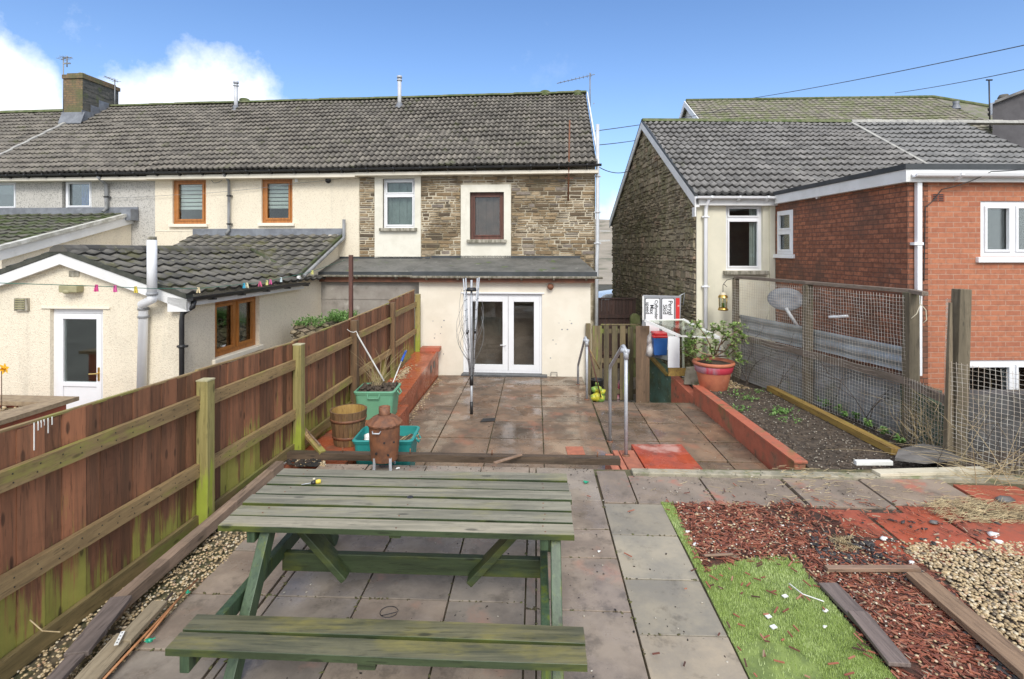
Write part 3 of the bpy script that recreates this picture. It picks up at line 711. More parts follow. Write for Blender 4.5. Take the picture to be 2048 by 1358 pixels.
vx, vz = hp(657, 361); g = MB(); g.lathe([(0, 0), (.05, 0), (.075, .012), (.075, .03)], (0, 0, 0), 16, axis=Matrix.Rotation(R(90), 3, 'X')); 
for q in range(len(g.v)): g.v[q] = g.v[q] + HF.p(vx, VM - .005, vz)
g.build('round_vent', m_black, cream)
g = MB(); vx, vz = hp(594, 361); g.box(vx - .035, vx + .035, VM - .05, VM, vz - .04, vz + .04, HF); g.build('junction_box', m_white, cream)
flue(cream, 472, 163, 217, 17.1)
g = MB(); u_, zz = hp(489, 199, 17.6); g.lathe([(.16, zz - .15), (.17, zz + .0), (.12, zz + .03), (0, zz + .04)], HF.p(u_, 17.6, 0), 10); g.build('ridge_pot', m_ridge, cream)
# cables pinned to the wall
def cable(mat, pts, r=.006, sag=0, parent=None, name='cable', n=10, loc=None):
    P = []
    for i in range(len(pts) - 1):
        a, b = Vector(pts[i]), Vector(pts[i + 1])
        for k in range(n):
            t = k / n; P.append(a.lerp(b, t) - ZA * sag * 4 * t * (1 - t))
    P.append(Vector(pts[-1])); g = MB(); g.tube(P, r, 5); return g.build(name, mat, parent, loc)
def hpp(px, py, v=VM - .015): u_, z_ = HF.at(px, py, v); return HF.p(u_, v, z_)
cable(m_dgrey, [hpp(420, 356), hpp(428, 366), hpp(440, 363), hpp(450, 354)], .006, .01, cream)
cable(m_dgrey, [hpp(585, 356), hpp(600, 350), hpp(720, 346), hpp(840, 338)], .007, .01, cream)

# ---- grey pebbledashed house
g1 = rect(-60, 362, 32, 420); g2 = rect(128, 360, 183, 418)
grey, _ = main_house('pebbledash_house', 'grey pebbledashed terrace house with white framed windows and tiled side extension', uP, uA, m_grey_dash, [g1, (g2[0] - .06, g2[1], g2[2], g2[3])])
add_window(grey, HF, VM, *g1, m_white, fw=.06, recess=.05, blind=(g1[3] - .1, g1[2] + .45, 8))
add_window(grey, HF, VM, *g2, m_white, fw=.06, recess=.05, curtain=(hp(152, 380)[0], hp(172, 380)[0], m_blue))
gutter(grey, HF, uP, uA - .002, 13.17, ez(uP) - .03, ez(uA) - .03, m_black, .055, 10)
g = MB(); g.box(uP, uA, 13.25, VM - .001, ez(uP) - .18, ez(uP) - .10, HF, .5); g.build('fascia', m_smooth, grey)
dx = hp(218, 400)[0]
downpipe(grey, [HF.p(dx, 13.2, ez(uA) - .12), HF.p(dx, 13.3, ez(uA) - .2), HF.p(dx, 13.46, ez(uA) - .3), HF.p(dx, 13.47, hp(0, 418)[1]), HF.p(dx - .02, 13.38, hp(0, 426)[1])], .045, m_dgrey, [HF.p(dx, 13.47, hp(0, 396)[1])])
# verge line of the party wall
p0 = HF.p(uP - .08, 13.2, ez(uP) + .03); g = MB()
for k in range(17): g.prism([p0 + S * (k / 17), p0 + S * ((k + .96) / 17), p0 + S * ((k + .96) / 17) + HF.U * .11, p0 + S * (k / 17) + HF.U * .11], ZA * (.05 + .015 * (k % 2)), random.random())
g.build('verge', m_ridge_grey, grey)
# chimney stack on the party wall
cv0, cv1 = 16.3, 17.75
cu0 = hp(128, 190, cv0)[0]; cu1 = hp(165, 190, cv0)[0]; cz = hp(150, 148, cv0)[1]
g = MB(); g.box(cu0, cu1, cv0, cv1, 6.0, cz - .15, HF, .5); g.box(cu0 - .04, cu1 + .04, cv0 - .04, cv1 + .04, cz - .15, cz - .02, HF, .5)
g.box(cu0 + .05, cu1 - .05, cv0 + .05, cv1 - .05, cz - .02, cz + .05, HF, .5)
ch = g.build('chimney', m_stack, grey)
g = MB(); 
for k in range(34):
    zz = 6.7 + random.random() * (cz - 6.95); a = cv0 + random.random() * 1.1; g.box(cu1, cu1 + random.uniform(.008, .022), a, a + random.uniform(.2, .45), zz, zz + random.uniform(.03, .09), HF)
g.box(cu1 - .001, cu1 + .006, cv0 + .01, cv1 - .01, 6.2, cz - .16, HF, .5)
g.build('slate_face', m_stack_side, ch)
g = MB(); c = HF.p((cu0 + cu1) / 2 - .02, cv0 + .35, 0); g.lathe([(.10, cz - .05), (.09, cz + .1), (.10, cz + .14), (.075, cz + .14), (.07, cz - .05)], c, 10); g.build('pot', m_sill, ch)
g = MB(); zb = hp(145, 222, cv0)[1]
for k, (a, b) in enumerate(((cv0 - .06, cv0 + .3), (cv0 + .28, cv0 + .62), (cv0 + .6, cv0 + 1.0))):
    g.box(cu1 + .024, cu1 + .035, a, b, 6.55 + k * .25, 7.05 + k * .25, HF)
g.prism([HF.p(cu0 - .05, cv0 - .16, ez(cu0) + (cv0 - .16 - 13.22) * .697 + .05), HF.p(cu1 + .1, cv0 - .16, ez(cu0) + (cv0 - .16 - 13.22) * .697 + .05), HF.p(cu1 + .1, cv0 - .02, 6.95), HF.p(cu0 - .05, cv0 - .02, 6.95)], ZA * .04)
g.build('flashing', m_lead, ch)
uu, zz = hp(119, 115, 16.2); aerial(grey, cu0 - .12, 16.4, 6.9, hp(119, 115, 16.4)[1], (.6, -.3), .35, n_el=3)
aerial(grey, cu1 + .08, 17.5, 7.3, hp(242, 158, 17.5)[1], (.1, -1), .5, n_el=4)
uu, zt = hp(134, 112, 16.4); aerial(grey, uu, 16.4, hp(134, 134, 16.4)[1], zt, (1, 0), .18, n_el=3)

# extension of the grey house: lean-to roof with white verge
ev = hp(262, 425)[0]
ez1 = hp(250, 430)[1] + .02; vend = 10.0; slope = (3.37 - 2.48) / 3.2
sl_len = VM - vend
def gx(v): return ez1 - (VM - v) * .272
O = HF.p(-16.6, vend, gx(vend)); g = MB(); tiles(g, O, HF.U * (ev - .02 + 16.6), HF.N * (VM - vend) + ZA * (gx(VM) - gx(vend)), .3, .34, .035, .03)
er = g.build('extension_roof', m_tile_mossy, grey)
g = MB(); p = HF.p(ev, vend - .02, gx(vend) - .02); Sv = HF.N * (VM - vend) + ZA * (gx(VM) - gx(vend))
g.prism([p, p + HF.U * .13, p + HF.U * .13 + ZA * .085, p + ZA * .085], Sv, .5)
g.build('verge', M('limewashed verge', (.66, .65, .60), (.40, .39, .33), (3, 5, 5), .8), er)
g = MB(); p = HF.p(ev + .04, vend - .01, gx(vend) - .24); g.prism([p, p + HF.U * .05, p + HF.U * .05 + ZA * .21, p + ZA * .21], Sv, .5); g.build('bargeboard', m_fascia, er)
g = MB(); g.prism([HF.p(ev - .2, vend + .15, -1.4), HF.p(ev - .2, VM - .01, -1.4), HF.p(ev - .2, VM - .01, gx(VM) - .1), HF.p(ev - .2, vend + .15, gx(vend + .15) - .1)], HF.U * .22, .5)
g.box(-16.5, ev - .2, vend + .15, vend + .4, -1.4, gx(vend + .4) - .12, HF, .5); g.build('extension_wall', m_cream, grey)
g = MB(); g.box(-16.6, ev + .22, VM - .03, VM - .002, gx(VM) - .02, gx(VM) + .19, HF, .5); g.box(ev - .02, ev + .24, VM - .3, VM - .03, gx(VM) - .18, gx(VM) + .12, HF, .5); g.build('flashing', m_lead, er)

# ---- next house to the left
nh = thing('terraced_house', 'tiled roof of the next terrace house beyond the brick chimney', 'house', HF.p(-19, VM, -.6))
g = MB(); wall_u(g, HF, VM, -24, uP - .01, -1.4, ez(uP) - .1, (), .3); g.box(-24, -23.8, VM + .3, 21.5, -1.4, 4.4, HF, .5); g.box(-23.8, uP, 21.3, 21.5, -1.4, 4.4, HF, .5); g.build('wall', m_grey_dash, nh)
g = MB(); O = HF.p(-24, 13.22, ez(-24) - .08); tiles(g, O, HF.U * (uP - .09 + 24) + ZA * .05, S - ZA * .04, .155, .3); ro = g.build('roof', m_tile, nh)
g = MB(); a = HF.p(-24, VRG, RZ - .26); b = HF.p(uP - .05, VRG, RZ - .22); g.prism([a, b, b + HF.N * 4.4 - ZA * 3, a + HF.N * 4.4 - ZA * 3], ZA * -.05, .5)
g.prism([O - ZA * .02, O + HF.U * 8 - ZA * .02, O + HF.U * 8 + S - ZA * .05, O + S - ZA * .05], ZA * -.03, .5); g.build('far_slope', m_tile, ro)
g = MB(); g.prism([a - HF.N * .14, a - HF.N * .1 + ZA * .09, a + HF.N * .1 + ZA * .09, a + HF.N * .14], b - a, .5); g.build('ridge', m_ridge, ro)
gutter(nh, HF, -24, uP - .01, 13.17, ez(uP) - .1, None, m_black, .055)

# ================================================================== CREAM HOUSE REAR EXTENSION (gable with white door)
US = -5.62; VG = 8.1 * .935 + .0
VG = 7.62
def gp(px, py): return HF.at(px, py, VG)
ridge_u = gp(133, 500)[0]; uL = 2 * ridge_u - US
zrt = gp(133, 500)[1]; zev = gp(385, 590)[1]
pitch = (zrt - zev) / (US + .16 - ridge_u)
da = gp(100, 822); db = gp(206, 619)
door = (da[0], db[0], -.75, db[1])
g = MB(); zapx = zrt - .13
wall_u(g, HF, VG, uL, US, -1.4, zev - .02, [door], .25)
g.prism([HF.p(uL, VG, zev - .02), HF.p(US, VG, zev - .02), HF.p(ridge_u, VG, zapx)], HF.N * .25, .5)
wy0 = HF.atu(430, 600, US); wy1 = HF.atu(519, 588, US)
zwt = wy0[1]; zwb = HF.atu(430, 718, US)[1]; zwb = (zwb + HF.atu(518, 690, US)[1]) / 2; zwt = (wy0[1] + wy1[1]) / 2
sw = (wy0[0], wy1[0], zwb, zwt)
wall_v(g, HF, US - .25, VG + .251, 11.25, -1.4, zev + .02, [sw], .25)
wall_v(g, HF, uL, VG + .251, VM - .01, -1.4, zev - .02, (), .25)
VL = 11.25
wall_v(g, HF, US - .25, VL, VM - .01, -1.4, 1.85, (), .25)
g.prism([HF.p(US - .25, VL, 1.85), HF.p(US - .25, VM - .01, 1.85), HF.p(US - .25, VM - .01, 2.86), HF.p(US - .25, VL, 1.87)], HF.U * .25, .5)
g.build('extension_wall', m_cream, cream)
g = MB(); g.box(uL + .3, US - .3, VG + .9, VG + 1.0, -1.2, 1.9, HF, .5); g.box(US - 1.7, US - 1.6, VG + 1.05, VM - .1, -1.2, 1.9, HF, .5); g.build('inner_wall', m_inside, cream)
# gable roof with real slopes
slen = US + .17 - ridge_u
g = MB(); vv1 = 12.65
O = HF.p(US + .17, VG - .12, zrt - pitch * slen)
tiles(g, O, HF.N * (vv1 - VG + .12), HF.U * -slen + ZA * pitch * slen, .3, .32, .035, .035)
O = HF.p(2 * ridge_u - US - .17, VG - .12, zrt - pitch * slen)
tiles(g, O, HF.N * (vv1 - VG + .12), HF.U * slen + ZA * pitch * slen, .3, .32, .035, .035)
r2 = g.build('extension_roof', m_tile_low, cream)
g = MB()
for k in range(13):
    v0_ = VG - .14 + k * (12.4 - VG + .14) / 13; v1_ = v0_ + (12.4 - VG + .14) / 13 + .015; P = []
    for q in range(7):
        t = math.pi * q / 6; P.append(HF.p(ridge_u - .15 * math.cos(t), v0_, zrt - .03 + .115 * math.sin(t) + random.uniform(-.004, .004)))
    g.prism(P, HF.N * (v1_ - v0_), random.random())
g.build('ridge', m_tile_low, r2)
# dark cloaked verge under the tiles and the white bargeboards
g = MB(); gb = MB()
for s_ in (-1, 1):
    a = HF.p(ridge_u, VG - .13, zrt - .045); b = HF.p(ridge_u + s_ * slen, VG - .13, zrt - pitch * slen - .045)
    g.prism([a, b, b + ZA * .075, a + ZA * .075], HF.N * .16, .5)
    a2 = a - ZA * .005 + HF.N * .015; b2 = b - ZA * .005 + HF.N * .015
    gb.prism([a2, b2, b2 - ZA * .165, a2 - ZA * .165], HF.N * .025, .5)
    gb.prism([a2 + HF.N * .026 - ZA * .14, b2 + HF.N * .026 - ZA * .14, b2 + HF.N * .026 - ZA * .155, a2 + HF.N * .026 - ZA * .155], HF.N * .088, .5)
e_ = HF.p(US + .17, VG - .115, zrt - pitch * slen)
gb.prism([e_ - ZA * .05, e_ - HF.U * .3 - ZA * .05 + ZA * .03, e_ - HF.U * .3 - ZA * .24, e_ - ZA * .235], HF.N * .11, .5)
g.build('verge', m_roofedge if False else M('mossy cement verge', (.075, .075, .06), (.04, .045, .035), 7, .85, bump=(.6, .01, 20)), r2); gb.build('bargeboard', m_fascia, cream)
# side eaves: soffit fascia and black gutter running away from us
zge = zrt - pitch * slen - .03
g = MB(); g.box(US + .005, US + .15, VG + .02, 11.3, zge - .135, zge - .02, HF, .5); g.build('fascia', m_fascia, cream)
g = MB(); prof = [(-.055, 0), (-.045, -.04), (0, -.058), (.045, -.04), (.055, 0), (0, -.02)]
g.prism([HF.p(US + .215 + a, VG - .1, zge + b) for a, b in prof], HF.N * (11.35 - VG + .1), .5)
for k in range(5):
    v_ = VG + .4 + k * .8; g.box(US + .15, US + .28, v_, v_ + .04, zge - .075, zge - .045, HF)
g.build('gutter', m_black, cream)
pc = HF.p(US + .07, VG + .02, 0)
downpipe(cream, [HF.p(US + .21, VG + .0, zge - .05), HF.p(US + .2, VG - .01, zge - .14), HF.p(US + .06, VG - .05, zge - .24), HF.p(US + .055, VG - .06, zge - .35), HF.p(US + .055, VG - .06, -1)], .037, m_black, [HF.p(US + .055, VG - .06, .35), HF.p(US + .055, VG - .06, 1.0)])
# lean-to against the main wall
uv = HF.at(668, 468, VM)[0]
zl1 = HF.at(600, 470, VM)[1]; zl0 = 1.90; VL0 = 11.15
g = MB(); O = HF.p(uL - .3, VL0, zl0); tiles(g, O, HF.U * (US + .1 - uL + .3), HF.N * (VM - VL0) + ZA * (zl1 - zl0), .3, .30, .035, .03)
r3 = g.build('lean_to_roof', m_tile_low, cream)
Sv = HF.N * (VM - VL0) + ZA * (zl1 - zl0)
g = MB(); p = HF.p(US + .1, VL0, zl0 - .03); g.prism([p, p + HF.U * .05, p + HF.U * .05 + ZA * .08, p + ZA * .08], Sv, .5); g.build('verge', m_tile_mossy, r3)
g = MB(); p = HF.p(US + .08, VL0 - .05, zl0 - .14); g.prism([p, p + HF.U * .06, p + HF.U * .06 + ZA * .11, p + ZA * .11], Sv, .5); g.build('bargeboard', m_fascia, r3)
g = MB(); g.box(uL - .3, US + .1, VM - .03, VM - .003, zl1 - .02, zl1 + .17, HF, .5); g.build('flashing', m_lead, r3)
# valley
g = MB(); pa = HF.p(ridge_u + .1, 12.45, zrt + .02); pb = HF.p(US + .15, 11.2, zge + .1); g.tube([pa, pb], .05, 6); g.build('valley', m_tile_mossy, r3)
p = HF.p(US + .17, VM - .12, zl1 - .1)
downpipe(cream, [HF.p(US + .16, VL0 + .1, zl0 - .02), p, p + ZA * .08 + HF.U * .02, p + ZA * .50 + HF.U * .02], .042, m_dgrey, [], 'vent_pipe')
# side window (orange, two lights)
add_window(cream, HF, US, *sw, m_orange, sill=m_smooth, mull=((sw[0] + sw[1]) / 2 + .02,), fw=.085, recess=.08, vfac=False, side='R', sillw=.05, curtain=(sw[1] - .35, sw[1] - .1, m_blind), sash=.05)
g = MB(); b = HF.p(US - .2, sw[0] + .42, sw[2] + .03); g.lathe([(0, 0), (.07, 0), (.10, .13), (.095, .13)], b, 14); g.build('window_plant_pot', m_blind, cream)
# back door
def door_white():
    u0, u1, z0, z1 = door
    g = MB(); g.box(u0, u0 + .07, VG + .06, VG + .14, z0, z1, HF, .5); g.box(u1 - .07, u1, VG + .06, VG + .14, z0, z1, HF, .5); g.box(u0 + .07, u1 - .07, VG + .06, VG + .14, z1 - .07, z1, HF, .5)
    fo = g.build('door_frame', m_white, cream, bevel=.004)
    pz = gp(150, 775)[1]
    lf = leaf(cream, HF, VG + .055, u0 + .074, u1 - .074, z0, z1 - .074, .085, panel=pz, rail=.12)
    lever(lf, HF, VG + .055, u1 - .115, gp(198, 748)[1], -1, M('brass', (.75, .55, .2), (.6, .42, .14), 5, .3, metal=1, bump=None))
    g = MB(); g.box(u0 - .14, u1 + .12, VG - .025, VG, z1 + .01, z1 + .03, HF, .5); g.build('drip_bead', m_smooth, fo)
door_white()
g = MB(); a = gp(139, 553); b = gp(159, 542); g.box(a[0], b[0], VG - .012, VG, a[1], b[1], HF); g.build('air_vent', m_sill, cream)
m_olive = M('faded plastic', (.38, .35, .20), (.30, .28, .16), 5, .6)
g = MB(); a = gp(132, 585); b = gp(168, 570); g.box(a[0], b[0], VG - .13, VG, a[1] + .01, b[1], HF); g.blob(HF.p(a[0] + .12, VG - .12, a[1] + .02), .07, .05, .04); g.build('flood_lamp', m_olive, cream, bevel=.015)
g = MB(); a = gp(34, 621); b = gp(60, 596); g.box(a[0], b[0], VG - .05, VG, a[1], b[1], HF); lo_ = g.build('wall_louvre', m_sill, cream, bevel=.006)
g = MB()
for k in range(5): q = a[1] + .03 + k * .035; g.box(a[0] + .03, b[0] - .03, VG - .065, VG - .05, q, q + .018, HF)
g.build('louvre_blades', m_olive, lo_)
# white boiler flue pipe
q1 = HF.at(304, 480, VG - .28); q2 = HF.at(302, 585, VG - .28); q3 = HF.at(287, 620, VG - .1); q4 = HF.at(283, 777, VG - .1)
P = [HF.p(q1[0], VG - .28, q1[1]), HF.p(q1[0], VG - .28, q2[1] - .02)]
Q = [HF.p(q1[0], VG - .28, q2[1] - .02), HF.p(q1[0] - .01, VG - .26, q2[1] - .1), HF.p(q3[0] + .02, VG - .15, q3[1] + .09), HF.p(q3[0], VG - .1, q3[1] + .02), HF.p(q4[0], VG - .1, q4[1])]
g = MB(); g.tube(P, .066, 14); g.tube(Q, .064, 14); fo = g.build('boiler_pipe', m_pgrey if False else m_white, cream)
for p in (P[1], Q[3], Q[3] - ZA * .12): g = MB(); g.tube([p - ZA * .018, p + ZA * .018], .078, 14); g.build('pipe_seal', m_dgrey, fo)
g = MB(); g.tube([P[0], P[0] + ZA * .05], .06, 12); g.build('pipe_cowl', m_sill, fo)

# ================================================================== OLD BLOCK SHED between the two extensions
shed = thing('block_shed', 'low grey blockwork lean-to with felt roof behind the boarded fence', 'shed', HF.p(-4.5, 12.6, -.9))
VS = 12.5
s0 = hp(607, 600, VS)[0]; s1 = e0 - .003
g = MB(); wall_u(g, HF, VS, s0, s1, -1.4, hp(700, 560, VS)[1], (), .2)
zz1 = hp(700, 596, VS)[1]; g.box(s0 + .05, s1 - .02, VS - .012, VS, zz1 - .03, zz1, HF, .1)
for k in range(6):
    uu = s0 + .5 + k * .45; g.box(uu, uu + .012, VS - .003, VS, zz1 - .26, zz1 - .03, HF, .1)
g.box(s0 + .05, s1 - .02, VS - .003, VS, zz1 - .27, zz1 - .26, HF, .1)
g.build('wall', m_block, shed)
zs = hp(700, 548, VS - .15)[1]; zs2 = hp(700, 520, VM - .01)[1]
g = MB(); g.prism([HF.p(s0 - .02, VS - .17, zs), HF.p(ue0 + .08, VS - .17, zs), HF.p(ue0 + .08, VM - .006, zs2), HF.p(s0 - .02 + .5, VM - .006, zs2)], ZA * .045, .5); so = g.build('roof', m_felt, shed)
g = MB(); g.box(s0 + .48, ue0 + .08, VM - .03, VM - .003, zs2 + .045, zs2 + .09, HF, .5); g.box(s0 - .02, ue0, VS - .185, VS - .155, zs - .02, zs + .055, HF, .5); g.build('roof_edge', m_roofedge, so)
gutter(shed, HF, s0 - .04, ue0 + .02, VS - .24, zs - .02, None, m_sill, .05, 3)
g = MB(); g.box(s0, s1, VS - .13, VS - .1, zs - .19, zs - .0, HF, .5); g.build('fascia', m_ftimber, shed)
# ================================================================== RIGHT-HAND BUILDING
def rp(px, py, v): return RF.at(px, py, v)
DN = 11.2; vN = 11.2
uG = RF.at(1393, 420, vN)[0]                       # gable wall plane
zE = RF.at(1460, 392, vN)[1]; vR_ = 15.25; zR = RF.at(1290, 246, vR_)[1] + .03
vF = 19.6; zEf = RF.atu(1222, 437, uG)[1]
rb = thing('brick_house', 'red brick and rubble stone house with grey tiled roof and white gutters', 'house', RF.p(uG + 3, vN, -.9))
g = MB(); g.prism([RF.p(uG, vN + .02, -1.45), RF.p(uG, vF, -1.45), RF.p(uG, vF, zE - .05), RF.p(uG, vR_, zR - .12), RF.p(uG, vN + .02, zE - .05)], RF.U * .4, .5)
g.build('gable_wall', m_mortar_dk, rb)
g = MB(); stonework(g, lambda a, z_: RF.p(uG, a, z_), -RF.U, vN + .03, vF - .01, -1.2, zR - .15, hr=(.05, .17), lr=(.08, .28), top=lambda a: (zE - .12 + (a - vN) * (zR - zE) / (vR_ - vN)) if a < vR_ else (zR - .12 - (a - vR_) * (zR - zE) / (vF - vR_)), dep=(.01, .05), jit=.024)
g.build('stone_facing', m_stones_gable, rb)
uO = RF.at(1549, 450, vN)[0]; vO = 7.5
wn_ = (rp(1452, 500, vN)[0], rp(1526, 500, vN)[0], rp(1480, 541, vN)[1], rp(1480, 408, vN)[1])
g = MB(); wall_u(g, RF, vN, uG + .002, uO, -1.45, zE + .02, [wn_], .3)
zc = rp(1400, 402, vN)[1]
g.box(uO - .12, uO - .003, vN - .04, vN, -1.2, zE - .15, RF, .5)
m_cream_r = M('pale cream paint', (.74, .70, .56), (.68, .65, .52), 2, .75, stains=[((.35, .35, .25), (2, 2, .6), .6, .74, .35)], bump=(.15, .003, 20))
g.build('cream_wall', m_cream_r, rb)
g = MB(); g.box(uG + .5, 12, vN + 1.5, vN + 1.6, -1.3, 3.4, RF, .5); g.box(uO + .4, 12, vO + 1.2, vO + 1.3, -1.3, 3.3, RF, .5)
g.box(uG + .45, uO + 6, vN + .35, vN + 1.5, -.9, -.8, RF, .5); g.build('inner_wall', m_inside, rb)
zb_ = rp(1480, 437, vN)[1]
add_window(rb, RF, vN, *wn_, m_white, sill=m_sill, bars=(zb_,), fw=.06, recess=.07, sillw=.12, curtain=(wn_[1] - .2, wn_[1] - .07, m_blind))
# roofs
uEnd = 13.5; uNew = rp(1697, 243, vR_)[0]
Sr = RF.N * (vR_ - vN + .16) + ZA * (zR - zE - .0)
Or = RF.p(uG - .08, vN - .16, zE)
g = MB(); tiles(g, Or, RF.U * (uNew - uG + .08), Sr, .165, .33, .045, .05)
ro = g.build('roof', m_tile_right, rb)
g = MB(); tiles(g, Or + RF.U * (uNew - uG + .14) - ZA * -.02, RF.U * (uEnd - uNew - .06), Sr, .17, .36, .045, .055)
ro2 = g.build('new_roof', m_tile_new, rb)
g = MB(); g.prism([Or - ZA * .02, Or + RF.U * (uEnd - uG) - ZA * .02, Or + RF.U * (uEnd - uG) + Sr - ZA * .02, Or + Sr - ZA * .02], ZA * -.03, .5)
bk = RF.N * 4.6 - ZA * (zR - zE) * 1.08; a = Or + Sr; g.prism([a, a + RF.U * (uEnd - uG), a + RF.U * (uEnd - uG) + bk, a + bk], ZA * -.05, .5); g.build('far_slope', m_tile_right, ro)
g = MB(); a = Or + Sr; g.prism([a + RF.N * -.13, a + RF.N * -.08 + ZA * .09, a + RF.N * .08 + ZA * .09, a + RF.N * .13], RF.U * (uNew - uG + .1), .5); g.build('ridge', m_ridge, ro)
g = MB()
for k in range(14):
    p = a + RF.U * (uNew - uG + .12 + k * .45); g.prism([p + RF.N * -.13, p + RF.N * -.08 + ZA * (.09 + .012 * (k % 2)), p + RF.N * .08 + ZA * (.09 + .012 * (k % 2)), p + RF.N * .13], RF.U * .445)
p = Or + RF.U * (uNew - uG + .05) + ZA * .02; g.prism([p, p + RF.U * .09, p + RF.U * .09 + ZA * .06, p + ZA * .06], Sr, .5)
g.build('ridge', m_ridge_grey, ro2)
# white bargeboards of the gable, both slopes, dark capping
g = MB(); gd = MB()
p = RF.p(uG - .1, vN - .17, zE - .03); q = RF.p(uG - .1, vR_, zR - .0)
g.prism([p, q, q - ZA * .20, p - ZA * .22], RF.U * .03, .5)
bk1 = RF.p(uG - .1, vF + .15, zE - .12); g.prism([q, bk1, bk1 - ZA * .2, q - ZA * .2], RF.U * .03, .5)
g.prism([p - ZA * .22, p - ZA * .22 + RF.N * .16, p - ZA * .42 + RF.N * .16, p - ZA * .42], RF.U * .03, .5)
g.prism([p + RF.U * .031 - ZA * .19, q + RF.U * .031 - ZA * .17, q + RF.U * .031 - ZA * .2, p + RF.U * .031 - ZA * .22], RF.U * .07, .5)
for a, b in ((p, q), (q, bk1)): gd.prism([a + ZA * .001, b + ZA * .001, b + ZA * .06, a + ZA * .06], RF.U * .06, .5)
g.build('bargeboard', m_fascia, rb); gd.build('verge', m_roofedge, ro)
gutter(rb, RF, uG - .08, uO + .02, vN - .23, zE - .03, None, m_white, .06, 3)
g = MB(); g.box(uG, uO, vN - .14, vN - .001, zE - .21, zE - .07, RF, .5); g.build('fascia', m_fascia, rb)
px_ = rp(1409, 500, vN)[0]
downpipe(rb, [RF.p(px_ + .02, vN - .2, zE - .08), RF.p(px_ + .01, vN - .08, zE - .22), RF.p(px_, vN - .07, zE - .32), RF.p(px_, vN - .07, -.7)], .04, m_white, [RF.p(px_, vN - .07, rp(0, 432, vN)[1]), RF.p(px_, vN - .07, rp(0, 575, vN)[1])])
# brick outshot
zO = 3.52; uOn = uO
sm = RF.atu(1552, 421, uO); sn = RF.atu(1589, 420, uO)
sz0, sz1 = RF.atu(1570, 508, uO)[1], RF.atu(1570, 421, uO)[1]
swn = (RF.atu(1586, 460, uO)[0], RF.atu(1554, 460, uO)[0], sz0, sz1)
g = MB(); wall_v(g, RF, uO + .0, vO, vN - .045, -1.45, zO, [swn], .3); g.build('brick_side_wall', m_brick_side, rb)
add_window(rb, RF, uO, *swn, m_white, sill=m_white, bars=((sz0 + sz1) / 2 + .02,), fw=.06, recess=-.0, vfac=False, side='L', sillw=.05)
fw_ = (rp(1961, 400, vO)[0], 8.6, rp(0, 514, vO)[1], rp(0, 398, vO)[1])
lw = (rp(1925, 700, vO)[0], 8.3, rp(0, 905, vO)[1], rp(0, 730, vO)[1])
g = MB(); wall_u(g, RF, vO, uO + .301, 11, -1.45, zO, [fw_, lw], .3); wall_v(g, RF, 10.7, vO + .301, vN, -1.45, zO, (), .3)
g.build('brick_front_wall', m_brick, rb)
mid_ = rp(2028, 450, vO)[0]
add_window(rb, RF, vO, *fw_, m_white, sill=m_white, mull=(mid_, mid_ + .8), fw=.07, recess=.02, sillw=.05)
add_window(rb, RF, vO, *lw, m_white, mull=(mid_, mid_ + .7), fw=.07, recess=.02)
g = MB(); zt_ = zO + .02; a0, a1 = uO - .12, 11.2; v0_ = vO - .12
poly = [RF.p(a0, v0_, 0), RF.p(a1, v0_, 0), RF.p(a1, vN + 1.2, 0), RF.p(a0, vN + .9, 0)]
g.prism([p + ZA * (zt_ + .06) for p in poly], ZA * .075, .5); fr_ = g.build('flat_roof', m_roofedge, rb)
g = MB(); g.box(a0 + .02, a0 + .05, v0_ + .02, vN - .2, zO - .1, zt_ + .057, RF, .5); g.box(a0 + .051, a1, v0_ + .02, v0_ + .05, zO - .1, zt_ + .057, RF, .5); g.box(a0 + .051, uO, v0_ + .1, vN - .2, zO - .1, zO - .08, RF, .5)
g.box(uO, a1, v0_ + .051, vO, zO - .1, zO - .08, RF, .5); g.build('fascia', m_fascia, rb)
gutter(rb, RF, uO - .03, 11, vO - .16, zO + .01, None, m_white, .055, 4)
pcx = rp(1832, 450, vO)[0]
g = MB(); pts_ = [(pcx, zO + .0), (pcx, -.1)]; g.box(pcx - .035, pcx + .035, vO - .075, vO - .01, rp(0, 572, vO)[1] - 1.3, zO - .02, RF, .5)
dp = g.build('downpipe', m_white, rb, bevel=.006)
g = MB(); zz = rp(0, 487, vO)[1]; g.box(pcx - .09, pcx + .045, vO - .085, vO - .0, zz - .02, zz + .02, RF, .5); g.build('bracket', m_white, dp)
m_airbrick = M('terracotta vent', (.30, .09, .05), (.2, .06, .03), 5, .85)
g = MB(); a = rp(1863, 403, vO); b = rp(1888, 388, vO); g.box(a[0], b[0], vO - .008, vO, a[1], b[1], RF)
ab = g.build('air_brick', m_airbrick, rb); g = MB()
for i in range(2):
    for j in range(4): g.box(a[0] + .015 + i * .085, a[0] + .08 + i * .085, vO - .011, vO - .008, a[1] + .012 + j * .026, a[1] + .026 + j * .026, RF)
g.build('vent_slots', m_black, ab)
g = MB(); q = RF.atu(1640, 393, uO); g.tube([RF.p(uO, q[0], q[1]), RF.p(uO - .05, q[0], q[1])], .035, 10); g.tube([RF.p(uO - .05, q[0] - .01, q[1] - .01), RF.p(uO - .08, q[0] - .02, q[1] - .03)], .022, 8); g.build('overflow_pipe', m_white, rb)
cable(m_black, [RF.p(a1 - 3.2, vO - .25, 3.7), RF.p(pcx + .9, vO - .22, zO + .03), RF.p(pcx + .35, vO - .03, zO - .2), RF.p(pcx + .12, vO - .02, zO - .45), RF.p(pcx + .1, vO - .02, 2.0)], .007, .03, rb)
